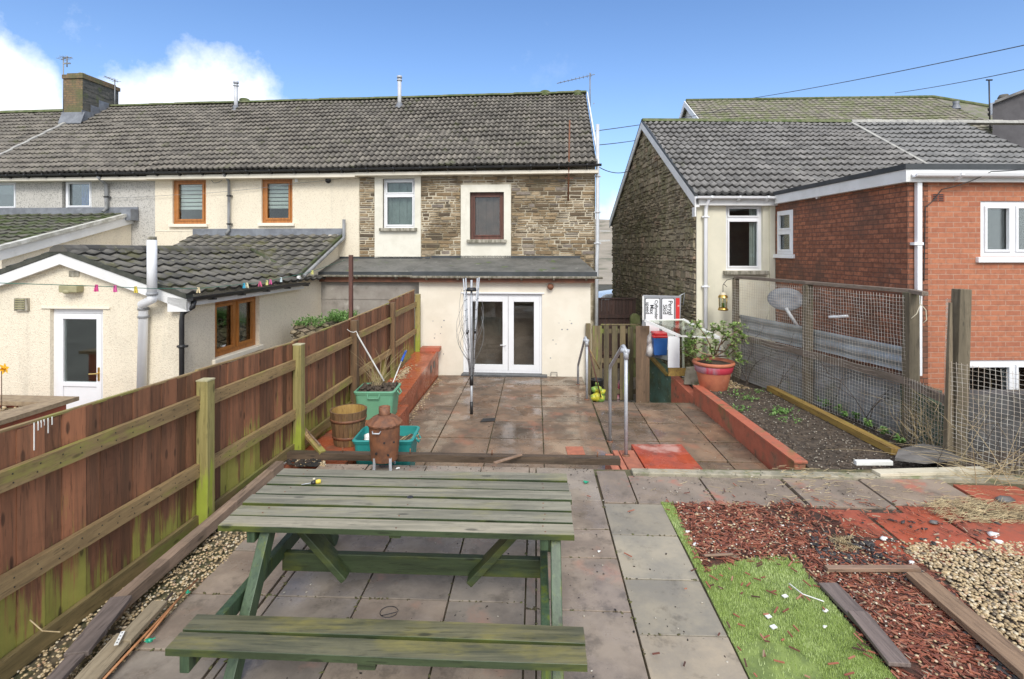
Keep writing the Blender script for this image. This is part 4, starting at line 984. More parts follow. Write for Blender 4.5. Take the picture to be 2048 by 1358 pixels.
# far chimney / rendered gable at the right edge
ch2 = thing('rendered_house', 'dark grey rendered gable end rising behind the right-hand ridge', 'house', V(2060, 240, 21))
g = MB(); a = V(1985, 208, 20.5); b = V(2060, 182, 20.5)
g.prism([Vector((a.x, 20.5, -1.4)), Vector((a.x + 9, 20.5, -1.4)), Vector((a.x + 9, 20.5, b.z - .4)), Vector((b.x + 2.2, 20.5, b.z + .9)), Vector((a.x, 20.5, a.z))], Vector((5.6, 6, 0)), .5); g.build('wall', m_dark_rend, ch2)
g = MB(); g.prism([Vector((a.x - .1, 20.3, a.z - .02)), Vector((b.x + 2.2, 20.3, b.z + .9)), Vector((b.x + 2.2, 20.3, b.z + 1.0)), Vector((a.x - .1, 20.3, a.z + .08))], Vector((6.0, 6.4, 0)), .5); g.build('roof', m_tile_right, ch2)
c = V(2012, 195, 21.2); g = MB(); g.box(c.x - .28, c.x + .28, 21, 21.6, c.z - .6, c.z - .12); co = g.build('chimney', m_white, ch2); g = MB()
g.lathe([(.16, c.z - .12), (.2, c.z + .02), (.14, c.z + .14), (.0, c.z + .15)], (c.x, 21.3, 0), 12); g.build('chimney_pot', m_stack_side, co)
t = V(1978, 160, 19.9); b = V(1980, 262, 19.9); g = MB(); g.tube([b, t], .025, 6); g.tube([t + Vector((-.1, 0, 0)), t + Vector((.12, 0, 0))], .03, 6)
for y_ in (217, 227): q = V(1980, y_, 19.9); g.beam(q - Vector((.07, 0, 0)), q + Vector((.22, .3, 0)), .04, .04)
g.build('aerial', m_black, ch2)
# far house with green roof
BF = Fr(1080); vB = 28.0
fh = thing('distant_house', 'large house behind with a moss green tiled hipped roof', 'house', BF.p(14, vB, -1.4))
ul, zl = BF.at(1372, 204, vB); ur, zr_ = BF.at(1866, 194, vB); zl = (zl + zr_) / 2; ue, _ = BF.at(1975, 245, vB - 2.6)
g = MB(); O = BF.p(ul, vB - 5, zl - 3.1); tiles(g, O, BF.U * (ur - ul), BF.N * 5 + ZA * 3.1, .3, .33, .03, .03, seg=4); fr2 = g.build('roof', m_tile_far, fh)
g = MB(); hr = ur + 5.5
g.prism([BF.p(ur, vB - 5, zl - 3.1), BF.p(hr, vB - 5, zl - 3.1), BF.p(ur, vB, zl)], ZA * -.05 + BF.N * .01, .5); g.prism([BF.p(hr, vB - 5, zl - 3.1), BF.p(hr, vB + 5, zl - 3.1), BF.p(ur, vB, zl)], ZA * -.05, .5)
g.prism([BF.p(ul, vB, zl), BF.p(ur, vB, zl), BF.p(hr, vB + 5, zl - 3.1), BF.p(ul, vB + 5, zl - 3.1)], ZA * -.05, .5); g.build('hip', m_tile_far, fr2)
g = MB(); g.tube([BF.p(ul, vB, zl + .04), BF.p(ur, vB, zl + .04), BF.p(hr, vB - 5, zl - 3.06)], .09, 6); g.build('ridge', m_ridge, fr2)
g = MB(); g.prism([BF.p(ul + .15, vB - 4.8, -1.4), BF.p(ul + .15, vB + 4.8, -1.4), BF.p(ul + .15, vB + 4.8, zl - 3.1), BF.p(ul + .15, vB, zl - .15), BF.p(ul + .15, vB - 4.8, zl - 3.1)], BF.U * .3, .5)
g.box(ul + .45, hr - .4, vB - 4.8, vB - 4.5, -1.4, zl - 3.05, BF, .5); g.box(hr - .4, hr - .1, vB - 4.8, vB + 4.8, -1.4, zl - 3.15, BF, .5); g.build('wall', m_farwall, fh)
g = MB()
for s_ in (-1, 1): a = BF.p(ul - .1, vB, zl + .02); b = BF.p(ul - .1, vB + s_ * 5.1, zl - 3.15); g.prism([a, b, b - ZA * .3, a - ZA * .3], BF.U * .05, .5)
g.build('bargeboard', m_fascia, fh)
q = BF.at(1912, 208, vB - 1.6); g = MB(); g.lathe([(.2, q[1] - .25), (.12, q[1]), (.14, q[1] + .12), (0, q[1] + .14)], BF.p(q[0], vB - 1.6, 0), 8); g.build('roof_vent', m_lead, fh)

# ================================================================== THINGS SEEN THROUGH THE GAP
for i, (px, py, D, sw_, lab) in enumerate(((1203, 470, 180, 13, 'pale cottage on the far hillside seen over a drainpipe'), (1210, 486, 150, 6, 'small white cottage lower down the hillside in the gap'))):
    base = V(px, py + 8, D); zb0 = hillz(base.x, D)
    h_ = thing('cottage', lab, 'house', (base.x, D, base.z - 6)); g = MB(); hw = sw_ / 2 * .5 if i == 0 else 1.7
    tz = base.z + (1.3 if i == 0 else .4); g.box(base.x - hw, base.x + hw, D, D + 5, base.z - 6, tz, r=.5); g.build('wall', m_farwall, h_)
    g = MB(); g.prism([Vector((base.x - hw - .2, D - .3, tz)), Vector((base.x - hw - .2, D + 5.3, tz)), Vector((base.x - hw - .2, D + 2.5, tz + 1.7))], Vector((2 * hw + .4, 0, 0)), .5); g.build('roof', m_ridge_grey, h_)
# parked car beyond (mostly hidden)
m_carp = M('white car paint', (.78, .79, .80), (.76, .77, .78), 2, .2, bump=None); m_cglass = M('dark car glass', (.03, .035, .04), (.02, .02, .025), 3, .08, bump=None)
car = thing('parked_car', 'white car parked beyond the dark gate between the houses', 'car', (4.6, 22.5, -.32))
g = MB(); cx0, cx1, y0, y1 = 3.55, 7.6, 21.7, 23.4
prof = [(0, .25), (0, .75), (.25, .95), (1.0, 1.05), (1.65, 1.48), (2.2, 1.55), (3.0, 1.5), (3.6, 1.1), (4.0, .95), (4.05, .5), (4.0, .25)]
g.prism([Vector((cx0 + a, y0, -.32 + b)) for a, b in prof], Vector((0, y1 - y0, 0)), .5); cb = g.build('body', m_carp, car, bevel=.05)
g = MB(); g.prism([Vector((cx0 + a, y0 - .01, -.32 + b)) for a, b in ((1.15, 1.06), (1.72, 1.42), (2.2, 1.48), (2.2, 1.04))], Vector((0, y1 - y0 + .02, 0)), .5); g.prism([Vector((cx0 + a, y0 - .01, -.32 + b)) for a, b in ((2.28, 1.04), (2.28, 1.48), (2.95, 1.44), (3.45, 1.1))], Vector((0, y1 - y0 + .02, 0)), .5)
g.prism([Vector((cx0 + .96, y0 + .12, -.32 + 1.07)), Vector((cx0 + 1.6, y0 + .2, -.32 + 1.47)), Vector((cx0 + 1.6, y1 - .2, -.32 + 1.47)), Vector((cx0 + .96, y1 - .12, -.32 + 1.07))], Vector((-.02, 0, .02)), .5)
g.build('window', m_cglass, cb)
for a in (.8, 3.25):
    for y_ in (y0 - .01, y1 - .19):
        g = MB(); g.tube([(cx0 + a, y_, -.0), (cx0 + a, y_ + .2, -.0)], .32, 20); g.build('wheel', m_black, car)
# dark stained gate and fence across the passage, far side
fg = thing('boarded_gate', 'dark brown boarded gate across the passage behind the picket gate', 'gate', (2.9, 15.2, -1.5))
m_dkwood = wood('dark stained boards', (.085, .045, .035), (.05, .03, .025), 'Z')
g = MB(); x0 = V(1190, 600, 15.2).x; x1 = V(1272, 600, 15.2).x; k = 12
for i in range(k): a = x0 + (x1 - x0) * i / k; g.box(a, a + (x1 - x0) / k - .008, 15.2, 15.225, -1.45, 1.03 + random.uniform(-.01, .01))
g.build('boards', m_dkwood, fg); g = MB()
for z_ in (.55, -.5): g = MB(); g.beam((x0, 15.18, z_), (x1, 15.18, z_), .04, .1); g.build('rail', m_dkwood, fg)
g = MB(); g.beam((x0, 15.2, 1.06), (x1, 15.2, 1.06), .08, .04); g.build('capping', m_dkwood, fg)
gp_ = V(1266, 640, 14.2); g = MB(); g.beam((gp_.x + .05, 14.2, -1.45), (gp_.x + .05, 14.2, .62), .26, .12, up=Vector((0, 1, 0))); g.tube([(gp_.x + .05, 14.13, .62), (gp_.x + .05, 14.27, .62)], .13, 16)
m_mosspost = M('mossy post', (.17, .17, .08), (.10, .12, .04), 4, .9)
tag(g.build('rounded_post', m_mosspost), 'round topped mossy post behind the picket gate beside the stone gable', 'post')

# ================================================================== OVERHEAD CABLES
m_cab = M('cable grey', (.07, .075, .09), (.05, .05, .06), 3, .6, bump=None)
for i, (a, b, lab) in enumerate(((V(1500, 197, 30), V(2300, 35, 13), 'upper overhead cable rising to the right over the roofs'), (V(1790, 186, 30), V(2300, 82, 14), 'lower overhead cable passing above the thin black aerial'), (V(1190, 262, 13.4), V(1500, 205, 30), 'thin cable running from the stone house towards the green roof'), (V(1196, 290, 13.4), V(1370, 255, 26), 'second thin cable leaving the stone house corner'), (V(1196, 333, 13.4), V(1262, 340, 15), 'black cable strung from the gutter corner across the gap'))):
    tag(cable(m_cab, [a, b], .016 if i < 2 else .011, .12, None, 'overhead_cable', 14), lab, 'cable', 'cables crossing the sky')
# ================================================================== GARDEN GROUND, PAVING, STEPS
m_joint = M('dirty joint', (.16, .125, .08), (.10, .10, .045), 6, .95)
m_slab = slabm('worn paving slab', (.345, .29, .235), (.215, .18, .15), 1.15, .2, (.50, .25, .17), .58, redamt=.5)
m_slab_y = slabm('buff paving slab', (.44, .375, .275), (.31, .275, .22), .6, .24, (.50, .22, .15), .66, redamt=.5)
m_slab_far = slabm('wet reddish slab', (.25, .17, .115), (.13, .095, .068), 1.45, .2, (.36, .14, .08), .56, redamt=.5)
m_slab_red = slabm('red painted slab', (.42, .10, .055), (.32, .085, .05), .8, .18, (.23, .14, .11), .60)
m_slab_bord = slabm('riven border slab', (.33, .255, .195), (.24, .19, .15), .9, .14, (.50, .15, .095), .54, redamt=.8)
m_redpaint = M('red masonry paint', (.50, .145, .085), (.42, .12, .07), 3, .5, rvar=.25, stains=[((.32, .17, .11), 3, .48, .66, .7), ((.11, .085, .05), 6, .57, .68, .7), ((.17, .17, .06), 2.2, .56, .68, .6), ((.60, .36, .28), 15, .64, .70, .6)], bump=(.4, .006, 24))
m_redwet = M('wet red paint', (.42, .105, .045), (.36, .10, .05), 3, .18, rvar=.4, stains=[((.16, .08, .045), 3, .5, .7, .7), ((.45, .25, .18), 6, .62, .72, .4)], bump=(.2, .004, 25))
m_concrete = M('mossy concrete edge', (.40, .36, .27), (.24, .22, .16), 6, .85, stains=[((.16, .19, .07), 3, .52, .64, .7)], bump=(.5, .006, 25))
g = MB(); g.box(-2.95, 9, -6, 6.0, -1.45, -.035, r=.5); kind(g.build('terrace_ground', m_joint, loc=(0, 0, -1.45)), 'structure')
g = MB(); g.box(-30, -2.96, -6, 13.4, -1.45, -.78, r=.5); kind(g.build('neighbour_yard', M('yard concrete', (.26, .25, .22), (.18, .17, .15), 2, .85), loc=(-8, 0, -1.45)), 'structure')
g = MB(); g.box(-2.78, 1.56, 6.002, VE + .3, -1.45, -.475, r=.5); g.box(1.56, 3.45, 6.002, 10.15, -1.45, -.475, r=.5); kind(g.build('lower_patio_base', m_joint, loc=(0, 8, -1.45)), 'structure')
JJ = []
def slabs(name, cells, z, mat, fr=GF, gap=.0045, th=.05, jz=.004, group=None, vg=1.0):
    g = MB()
    for a, b, c, d in cells:
        zz = [z + random.uniform(-jz, jz) for _ in range(4)]; q = random.random(); e = gap + random.uniform(0, .002)
        f = e * vg; JJ.append((fr, a, b, c, d, z))
        g.hexa([fr.p(a + e, c + f, z - th), fr.p(b - e, c + f, z - th), fr.p(b - e, d - f, z - th), fr.p(a + e, d - f, z - th),
                fr.p(a + e, c + f, zz[0]), fr.p(b - e, c + f, zz[1]), fr.p(b - e, d - f, zz[2]), fr.p(a + e, d - f, zz[3])], q)
    o = g.build(name, mat, loc=tuple(fr.p((cells[0][0] + cells[0][1]) / 2, cells[0][2], z - th)), bevel=.004); return kind(o, 'structure')
rows = [.7, 1.3, 1.92, 2.53, 3.148, 3.68, 4.22, 4.78, 5.35, 5.98]
c_ = []
for a, b in ((-2.47, -1.91), (-1.90, -1.84), (-1.84, -1.235), (-1.235, -.613), (-.613, -.075)):
    for i in range(len(rows) - 1): c_.append((a, b, rows[i], rows[i + 1]))
r2_ = [.6, 1.2, 1.8, 2.4, 3.0, 3.62, 4.24, 4.68, 5.22, 5.98]
for i in range(len(r2_) - 1):
    c_.append((-.075, .0, r2_[i], r2_[i + 1])); c_.append((.0, .647, r2_[i], r2_[i + 1]))
slabs('patio_paving', c_, 0, m_slab)
c_ = []; r3_ = [.5, 1.1, 1.68, 2.26, 2.83, 3.408, 3.983, 4.596, 5.163]
for i in range(len(r3_) - 1): c_.append((.649, 1.215, r3_[i], r3_[i + 1]))
slabs('paved_path', c_, .004, m_slab_y)
slabs('border_paving', [(.66, .985, 5.175, 5.9), (.99, 1.745, 5.175, 5.80), (1.75, 2.6, 5.175, 5.80), (2.62, 3.42, 5.18, 5.80), (3.44, 4.3, 5.25, 5.84)], .006, m_slab_bord, jz=.008)
slabs('red_paving', [(3.43, 3.95, 5.0, 5.24), (4.34, 4.98, 5.2, 5.74), (5.0, 5.9, 5.12, 5.70), (2.43, 3.05, 4.66, 5.15), (3.07, 3.7, 4.5, 5.1), (3.72, 4.6, 4.42, 5.02), (4.63, 5.6, 4.38, 5.0), (2.75, 3.3, 4.32, 4.63)], .0, m_slab_red, jz=.012)
g = MB(); g.box(1.06, 5.35, 5.86, 5.985, -.25, .012, GF, .5); kind(g.build('path_edging', m_concrete, loc=tuple(GF.p(1.3, 5.9, -.25)), bevel=.01), 'structure')
# lower patio and landing
c_ = []; rr = [6.05, 6.62, 7.33, 8.12, 8.95, 9.75, 10.5, 11.35, VE - .02]
for a, b in ((-2.24, -1.50), (-1.50, -.70), (-.70, .11), (.11, 1.06)):
    for i in range(len(rr) - 1): c_.append((a, b, rr[i], rr[i + 1] if b < 1 or i < 7 else rr[i + 1]))
slabs('lower_patio_paving', c_, -.44, m_slab_far, gap=.006, vg=2.6, jz=.007)
c_ = []; r4 = [6.05, 6.7, 7.35, 8.1, 8.95, 9.65, 10.15]
for a, b in ((1.075, 1.85), (1.85, 2.62), (2.62, 3.07)):
    for i in range(len(r4) - 1): c_.append((a, b, r4[i], r4[i + 1]))
slabs('landing_paving', c_, -.437, m_slab_far, gap=.006, vg=2.6, jz=.007)
# steps down to the passage
m_steps = slabm('step slab', (.20, .17, .14), (.15, .13, .11), .8, .1)
g = MB(); g.box(1.05, 2.95, 10.15, 10.5, -1.3, -.60, GF); g.box(1.05, 2.95, 10.5, 10.85, -1.3, -.77, GF); g.box(1.0, 3.4, 10.85, 16, -1.3, -.945, GF)
kind(g.build('garden_steps', m_steps, loc=tuple(GF.p(2, 10.5, -1.3))), 'structure')
# red step from the near patio to the landing, brick cheek
g = MB(); g.box(1.10, 2.0, 6.05, 7.2, -.44, -.19, CF, .5); g = MB()
a = W(1262, 888, -.2); b = W(1378, 920, -.2)
g.box(a.x + .0, b.x + .08, 6.03, a.y, -.45, -.2, CF, .5); kind(g.build('red_step', slabm('wet red step', (.50, .09, .04), (.30, .06, .035), 1.25, .05, (.55, .34, .28), .56), loc=(1.9, 6.6, -.45), bevel=.01), 'structure')
m_brk = M('loose red brick', (.48, .17, .10), (.36, .13, .08), 8, .85, rnd=.2)
bp = thing('brick_pier', 'stub of red bricks at the foot of the near handrail', 'brick pier', (1.37, 6.7, -.45))
for i, (a_, b_, c_, d_, e_) in enumerate(((1.21, 1.31, 6.35, 6.9, -.2), (1.325, 1.395, 6.3, 7.0, -.19), (1.405, 1.60, 6.25, 6.98, -.185))):
    g = MB(); g.box(a_, b_, c_, d_, -.44, e_); g.build('brick', m_brk, bp, bevel=.008)
sb = W(1148, 897, -.44); g = MB(); g.box(sb.x - .12, sb.x + .13, sb.y - .25, sb.y + .05, -.435, -.428); tag(g.build('loose_tile', m_brk), 'small orange tile lying flat on the wet patio before the beam', 'tile')
# timber beam on the patio edge
m_oldbeam = wood('wet old timber', (.12, .08, .05), (.06, .042, .028), 'X', (.16, .17, .06), .2, lo=.58)
m_oldbeam_y = wood('wet old timber lengthways', (.36, .26, .19), (.22, .155, .11), 'Y', (.26, .20, .08), .2, lo=.6)
pa, pb = W(573, 919), W(1241, 931)
g = MB(); N_ = 14; prev = None
for i in range(N_):
    a = pa.lerp(pb, i / N_); b = pa.lerp(pb, (i + 1) / N_); w0 = .008 * math.sin(i * 1.3); w1_ = .008 * math.sin((i + 1) * 1.3)
    g.hexa([a + Vector((0, 0, -.0)), b, b + Vector((0, .09, 0)), a + Vector((0, .09, 0)), a + Vector((0, w0, .078 + w0 * .5)), b + Vector((0, w1_, .078 + w1_ * .5)), b + Vector((0, .09, .078)), a + Vector((0, .09, .078))], .5)
bo = g.build('edge_beam', m_oldbeam, loc=tuple(pa.lerp(pb, .5))); tag(bo, 'long dark timber beam laid along the edge between the two patios', 'beam')
g = MB()
for px in (685, 823, 988, 1197):
    t = (px - 573) / 668; q = pa.lerp(pb, t) + Vector((0, .045, .075)); g.tube([q, q + Vector((.004, 0, .06))], .007, 5)
g.build('nail', m_rust, bo)
# raised red bench / bed along the fence
def FX(D): return -2.80 + .08 * (D - 4.72)
g = MB(); st = [(6.1, -.07), (8.2, -.10), (10.9, .05), (12.14, .17)]
for (v0_, z0_), (v1_, z1_) in zip(st, st[1:]):
    A, B = GF.p(-2.25, v0_, 0), GF.p(-2.25, v1_, 0); C, D_ = Vector((FX(B.y) - .0, B.y, 0)), Vector((FX(A.y) - .0, A.y, 0))
    g.hexa([q + ZA * -.5 for q in (A, B, C, D_)][::1] and [A - ZA * .5, B - ZA * .5, C - ZA * .5, D_ - ZA * .5, A + ZA * z0_, B + ZA * z1_, C + ZA * z1_, D_ + ZA * z0_], .5)
bench = g.build('raised_bed', m_redwet, loc=(-2.2, 9, -.5)); tag(bench, 'long low red painted masonry bench running along the wooden fence', 'masonry bench')
g = MB(); A = GF.p(-2.25, 12.16, 0)
g.box(-2.62, -2.18, 11.9, 12.15, .15, .235, GF); g.build('end_cap', m_redpaint, bench)
for (v_, z_) in ((11.55, -.05), (11.2, -.08)): g = MB(); g.box(-2.252, -2.245, v_, v_ + .16, z_ - .1, z_ + .05, GF); g.build('block_hole', m_black, bench)
g = MB(); g.box(-2.26, -2.09, 7.5, 8.65, -.5, -.102, GF, .5); g.build('wide_end', m_redwet, bench)
# ================================================================== STONES, CHIPS, GRASS (uncountable)
def inpoly(x, y, P):
    c = False; j = len(P) - 1
    for i in range(len(P)):
        if (P[i][1] > y) != (P[j][1] > y) and x < (P[j][0] - P[i][0]) * (y - P[i][1]) / (P[j][1] - P[i][1]) + P[i][0]: c = not c
        j = i
    return c
def scatter(P, n):
    xs = [p[0] for p in P]; ys_ = [p[1] for p in P]; out = []
    while len(out) < n:
        x, y = random.uniform(min(xs), max(xs)), random.uniform(min(ys_), max(ys_))
        if inpoly(x, y, P): out.append((x, y))
    return out
def PP(*pix, z=0): return [(W(a, b, z).x, W(a, b, z).y) for a, b in pix]
def nz(x, y, s=1.0): return math.sin(x * 3.1 * s + 1.3) * math.cos(y * 2.7 * s) + .5 * math.sin(x * 7.3 * s + y * 5.1 * s) + .3 * math.sin(x * 13 * s - y * 11 * s)
t = NT('gravel stones'); q = t.ramp(t.rnd(), [(0, (.13, .11, .085)), (.15, (.34, .25, .14)), (.45, (.52, .38, .20)), (.75, (.64, .50, .30)), (.92, (.72, .64, .48)), (1, (.5, .28, .16))]); m_gravel = t.fin(t.mix(t.math('MULTIPLY', t.noise(30, 4), .3), q, (.25, .2, .13)), .45)
t = NT('bark chips'); q = t.ramp(t.rnd(), [(0, (.07, .035, .025)), (.2, (.17, .06, .04)), (.5, (.32, .10, .06)), (.75, (.44, .15, .085)), (.9, (.50, .24, .15)), (.96, (.36, .26, .17)), (1, (.52, .42, .30))]); m_chip = t.fin(t.mix(t.math('MULTIPLY', t.noise(40, 3), .35), q, (.07, .03, .02)), .55)
t = NT('artificial grass'); q = t.ramp(t.rnd(), [(0, (.22, .30, .06)), (.5, (.36, .48, .13)), (1, (.58, .67, .32))]); m_grass = t.fin(q, .6)
m_soil = M('dark soil', (.12, .09, .065), (.05, .038, .028), 12, .95, bump=(1, .02, 25))
m_mulchbed = M('mulch under-layer', (.13, .05, .03), (.05, .03, .022), 14, .9, bump=(1, .015, 30))
def gravel(P, n, z, s=(.010, .020), zf=None, mb_=None):
    g = mb_ or MB()
    for x, y in scatter(P, n):
        k = random.uniform(*s); g.blob((x, y, z + random.uniform(0, k * .9)), k * random.uniform(.9, 1.5), k, k * .6, None, .15, random.random() * 3)
    return g
def sheet(P, z, mat, name):
    g = MB(); g.prism([Vector((x, y, z - .03)) for x, y in P], ZA * .03, .5); return kind(g.build(name, mat), 'structure')
mulchP = PP((1345, 1006), (1600, 1006), (1700, 1035), (1760, 1090), (1850, 1130), (1905, 1180), (2060, 1352), (2110, 1440), (1880, 1440), (1800, 1358), (1640, 1165), (1585, 1125), (1480, 1125), (1410, 1150), (1375, 1085))
grassP = PP((1321, 1005), (1345, 1006), (1392, 1100), (1408, 1138), (1500, 1118), (1590, 1112), (1625, 1160), (1700, 1250), (1810, 1380), (1850, 1440), (1535, 1440), (1500, 1358), (1420, 1195), (1372, 1100))
gravP = PP((1790, 1087), (2100, 1085), (2500, 1110), (2500, 1440), (2120, 1440), (2060, 1352), (1900, 1165), (1830, 1120))
sheet(PP((1330, 1006), (2300, 1006), (2600, 1300), (2600, 1440), (1500, 1440)), -.012, m_soil, 'garden_soil')
sheet(mulchP, -.004, m_mulchbed, 'mulch_bed')
g = MB(); big = PP((1345, 1010), (1600, 1010), (1690, 1030), (1700, 1095), (1765, 1130), (1800, 1110), (1905, 1180), (2048, 1340), (2110, 1440), (1880, 1440), (1800, 1358), (1640, 1165), (1600, 1100), (1480, 1105), (1420, 1120), (1375, 1075))
for x, y in scatter(mulchP, 5200) + scatter(big, 2400):
    if nz(x, y, 1.2) > .95 and random.random() < .75: continue
    if x > 2.75 and y > 4.3 and random.random() < .82: continue
    L = random.choice((.025, .04, .05, .065, .09)) * random.uniform(.6, 1.1); an = random.gauss(2.6, .9); dz = random.uniform(-.3, .3) * L
    d = Vector((math.cos(an) * L / 2, math.sin(an) * L / 2, dz / 2)); c = Vector((x, y, random.uniform(.0, .018)))
    g.beam(c - d, c + d, random.uniform(.005, .014), random.uniform(.002, .006), taper=random.uniform(.3, 1))
# stray chips on grass and red slabs
for x, y in scatter(grassP, 90) + scatter(PP((1560, 1000), (2000, 1010), (2000, 1080), (1560, 1080)), 260) + scatter(PP((1150, 940), (1500, 940), (1500, 1358), (1300, 1358)), 16):
    L = random.uniform(.02, .07); an = random.uniform(0, 3.14); d = Vector((math.cos(an), math.sin(an), .1)) * L / 2; c = Vector((x, y, .03)); g.beam(c - d, c + d, .009, .005)
kind(g.build('bark_chips', m_chip, loc=(2.3, 4, 0)), 'stuff')
g = gravel(gravP, 7500, .0, (.008, .015)); g = gravel(mulchP, 330, .012, (.007, .012), mb_=g)
g = gravel(PP((2048, 1360), (1860, 1140), (1790, 1100), (1700, 1085), (1800, 1075), (2000, 1085), (2200, 1200)), 250, .0, (.010, .017), mb_=g)
kind(g.build('gravel', m_gravel, loc=(4, 4, 0)), 'stuff')
g = gravel([(FX(D) + .05, D) for D in (1.0, 3.0, 4.72, 5.9)] + [(-2.22, 5.9), (-2.24, 4.5), (-2.32, 3.0), (-2.42, 1.0)], 5200, -.01, (.006, .0125))
kind(g.build('edge_gravel', m_gravel, loc=(-2.5, 3, -.03)), 'stuff')
g = MB()
for x, y in scatter(grassP, 30000):
    k = nz(x, y, 1.5); wpx = (x - W(1560, 1340).x) ** 2 + (y - W(1560, 1340).y) ** 2
    if wpx < .05 and random.random() < .85: continue
    if k > 1.25 and random.random() < .6: continue
    h = random.uniform(.012, .026); a = random.uniform(0, 6.28); l = random.uniform(0, .014); wd = .0022
    b = len(g.v); ca, sa = math.cos(a), math.sin(a)
    g.v += [Vector((x - wd * sa, y + wd * ca, 0)), Vector((x + wd * sa, y - wd * ca, 0)), Vector((x + l * ca, y + l * sa, h))]; g.face([b, b + 1, b + 2], min(1, max(0, random.gauss(.5 + .2 * k, .22))))
kind(g.build('artificial_grass', m_grass, loc=(1.6, 3.5, 0)), 'stuff')
sheet(grassP, .003, M('grass mat backing', (.24, .31, .085), (.15, .20, .06), 9, .95), 'grass_mat')
# little white litter, each piece a thing
m_litter = M('white plaster scrap', (.82, .82, .80), (.7, .7, .66), 9, .7)
LIT = [((1570, 1196), .022, 'white square tile chip on the grass near its middle, far one'), ((1537, 1237), .022, 'white tile chip on the grass with a dark edge beneath'), ((1547, 1258), .024, 'whitest square tile chip lowest on the grass'), ((1650, 1222), .026, 'crumpled white scrap at the right edge of the grass by the dark plank'), ((1649, 1254), .018, 'small white chip beside bark bits low on the grass'), ((1374, 1064), .026, 'flat white chip where the narrow grass strip meets the bark'), ((1389, 1090), .034, 'torn white scrap in the bark beside the narrow grass strip'), ((1416, 1017), .02, 'white pebble at the top edge of the bark by the border slab'), ((1563, 1052), .024, 'egg white pebble in the upper middle of the bark'), ((1505, 1061), .02, 'pale pebble just left of the middle of the bark'), ((1765, 1078), .042, 'white knobbly lump with black specks on the soil below red slabs'), ((1821, 1126), .03, 'white lump at the edge of the gravel by the short plank'), ((1985, 1072), .06, 'large white broken shard on the red slabs'), ((1996, 1085), .045, 'white shard touching the gravel edge under the larger shard'), ((1197, 1103), .018, 'tiny white chip on the paving beside the picnic table'), ((795, 937), .026, 'white pebble at the foot of the rusty incinerator')]
for (px, py), s, lab in LIT:
    s *= .75; q = W(px, py, .01); g = MB()
    if 'square' in lab or 'tile chip' in lab: g.beam(q + Vector((-s, -s * .3, .012)), q + Vector((s, s * .3, .016)), s * 1.6, .006)
    else: g.blob(q + ZA * s * .2, s * 1.25, s * .8, s * .45, None, .3, 1.0); g.blob(q + Vector((s * .7, s * .2, s * .2)), s * .7, s * .5, s * .4, None, .35)
    tag(g.build('litter_scrap', m_litter), lab, 'litter', 'white scraps lying about the garden')
cable(m_litter, [W(1578, 1167, .02), W(1605, 1188, .035), W(1648, 1203, .02)], .0045, .0, None, 'cord_scrap'); o = [x for x in sc.objects if x.name.startswith('cord_scrap')][0]; tag(o, 'short curved white cord lying on the bright grass', 'cord')
# ================================================================== LOOSE PLANKS ON THE RIGHT
m_plk = wood('weathered brown plank', (.30, .20, .125), (.17, .11, .07), 'Y', None, .1); m_plk_d = wood('dark wet plank', (.21, .165, .145), (.11, .088, .078), 'Y', None, .1)
def plank(a, b, wd, th, mat, name, lab, cat, z=0.02, tilt=0, group=None, rag=False):
    g = MB(); g.beam(a, b, wd, th, up=(ZA + Vector((tilt, 0, 0))).normalized()); o = g.build(name, mat, bevel=.004); return tag(o, lab, cat, group)
GP = 'loose planks lying about'
plank(W(1833, 1150, .05), W(2075, 1358, .05), .15, .045, m_plk, 'plank', 'broad brown plank lying between the bark and the pale gravel', 'plank', group=GP)
plank(W(1655, 1168, .03), W(1735, 1250, .03), .135, .025, m_plk_d, 'plank', 'upper dark slatey board between grass and bark', 'plank', group=GP)
plank(W(1715, 1225, .05), W(1800, 1330, .045), .125, .025, m_plk_d, 'plank', 'lower dark board with broken end beside the grass corner', 'plank', group=GP)
m_plk_x = wood('brown plank crosswise', (.30, .20, .14), (.18, .12, .08), 'X', None, .1)
plank(W(1652, 1137, .035), W(1838, 1137, .035), .05, .03, m_plk_x, 'plank', 'short thin batten half buried across the bark', 'plank', group=GP)
plank(W(1408, 1111, .03), W(1466, 1108, .035), .022, .014, m_plk_x, 'stick', 'small straight lath on the bark close to the narrow grass strip', 'stick')
plank(W(988, 926, .125), W(1043, 909, .12), .035, .02, m_plk_x, 'stick', 'pale broken stick lying over the dark edge beam', 'stick')
m_cream_w = M('cream painted board', (.66, .60, .46), (.5, .45, .33), (2, 9, 9), .7, stains=[((.2, .17, .1), 6, .58, .7, .6)])
plank(W(1752, 946, .03), W(1972, 940, .03), .13, .035, m_cream_w, 'plank', 'peeling cream board lying behind the red slabs', 'plank', group=GP)
plank(W(1710, 925, .03), W(1783, 925, .03), .055, .05, m_litter, 'white_batten', 'short clean white batten at the corner of the planting bed', 'batten')
m_slate = M('grey slate', (.22, .205, .19), (.10, .095, .09), (3, 8, 8), .5, bump=(.5, .01, 10))
g = MB(); z_ = .02; g.prism([W(a, b, z_) for a, b in ((1790, 921), (1797, 903), (1845, 892), (1880, 897), (1925, 921), (1850, 928))], ZA * .03, .5); tag(g.build('slate_slab', m_slate), 'flat pointed grey slate slab in front of the wire fence post', 'slab')
for (px, py), s, lab in (((2010, 1001), .09, 'smaller dark slate piece on the red paving'), ((1590, 1010), .035, 'black pebble where bark meets the border slab'), ((1868, 1047), .05, 'dark stone among debris on the red paving')):
    q = W(px, py, .01); g = MB(); g.blob(q + ZA * .012, s * 1.2, s * .8, s * .22, None, .2, .4); tag(g.build('dark_stone', m_slate), lab, 'stone')
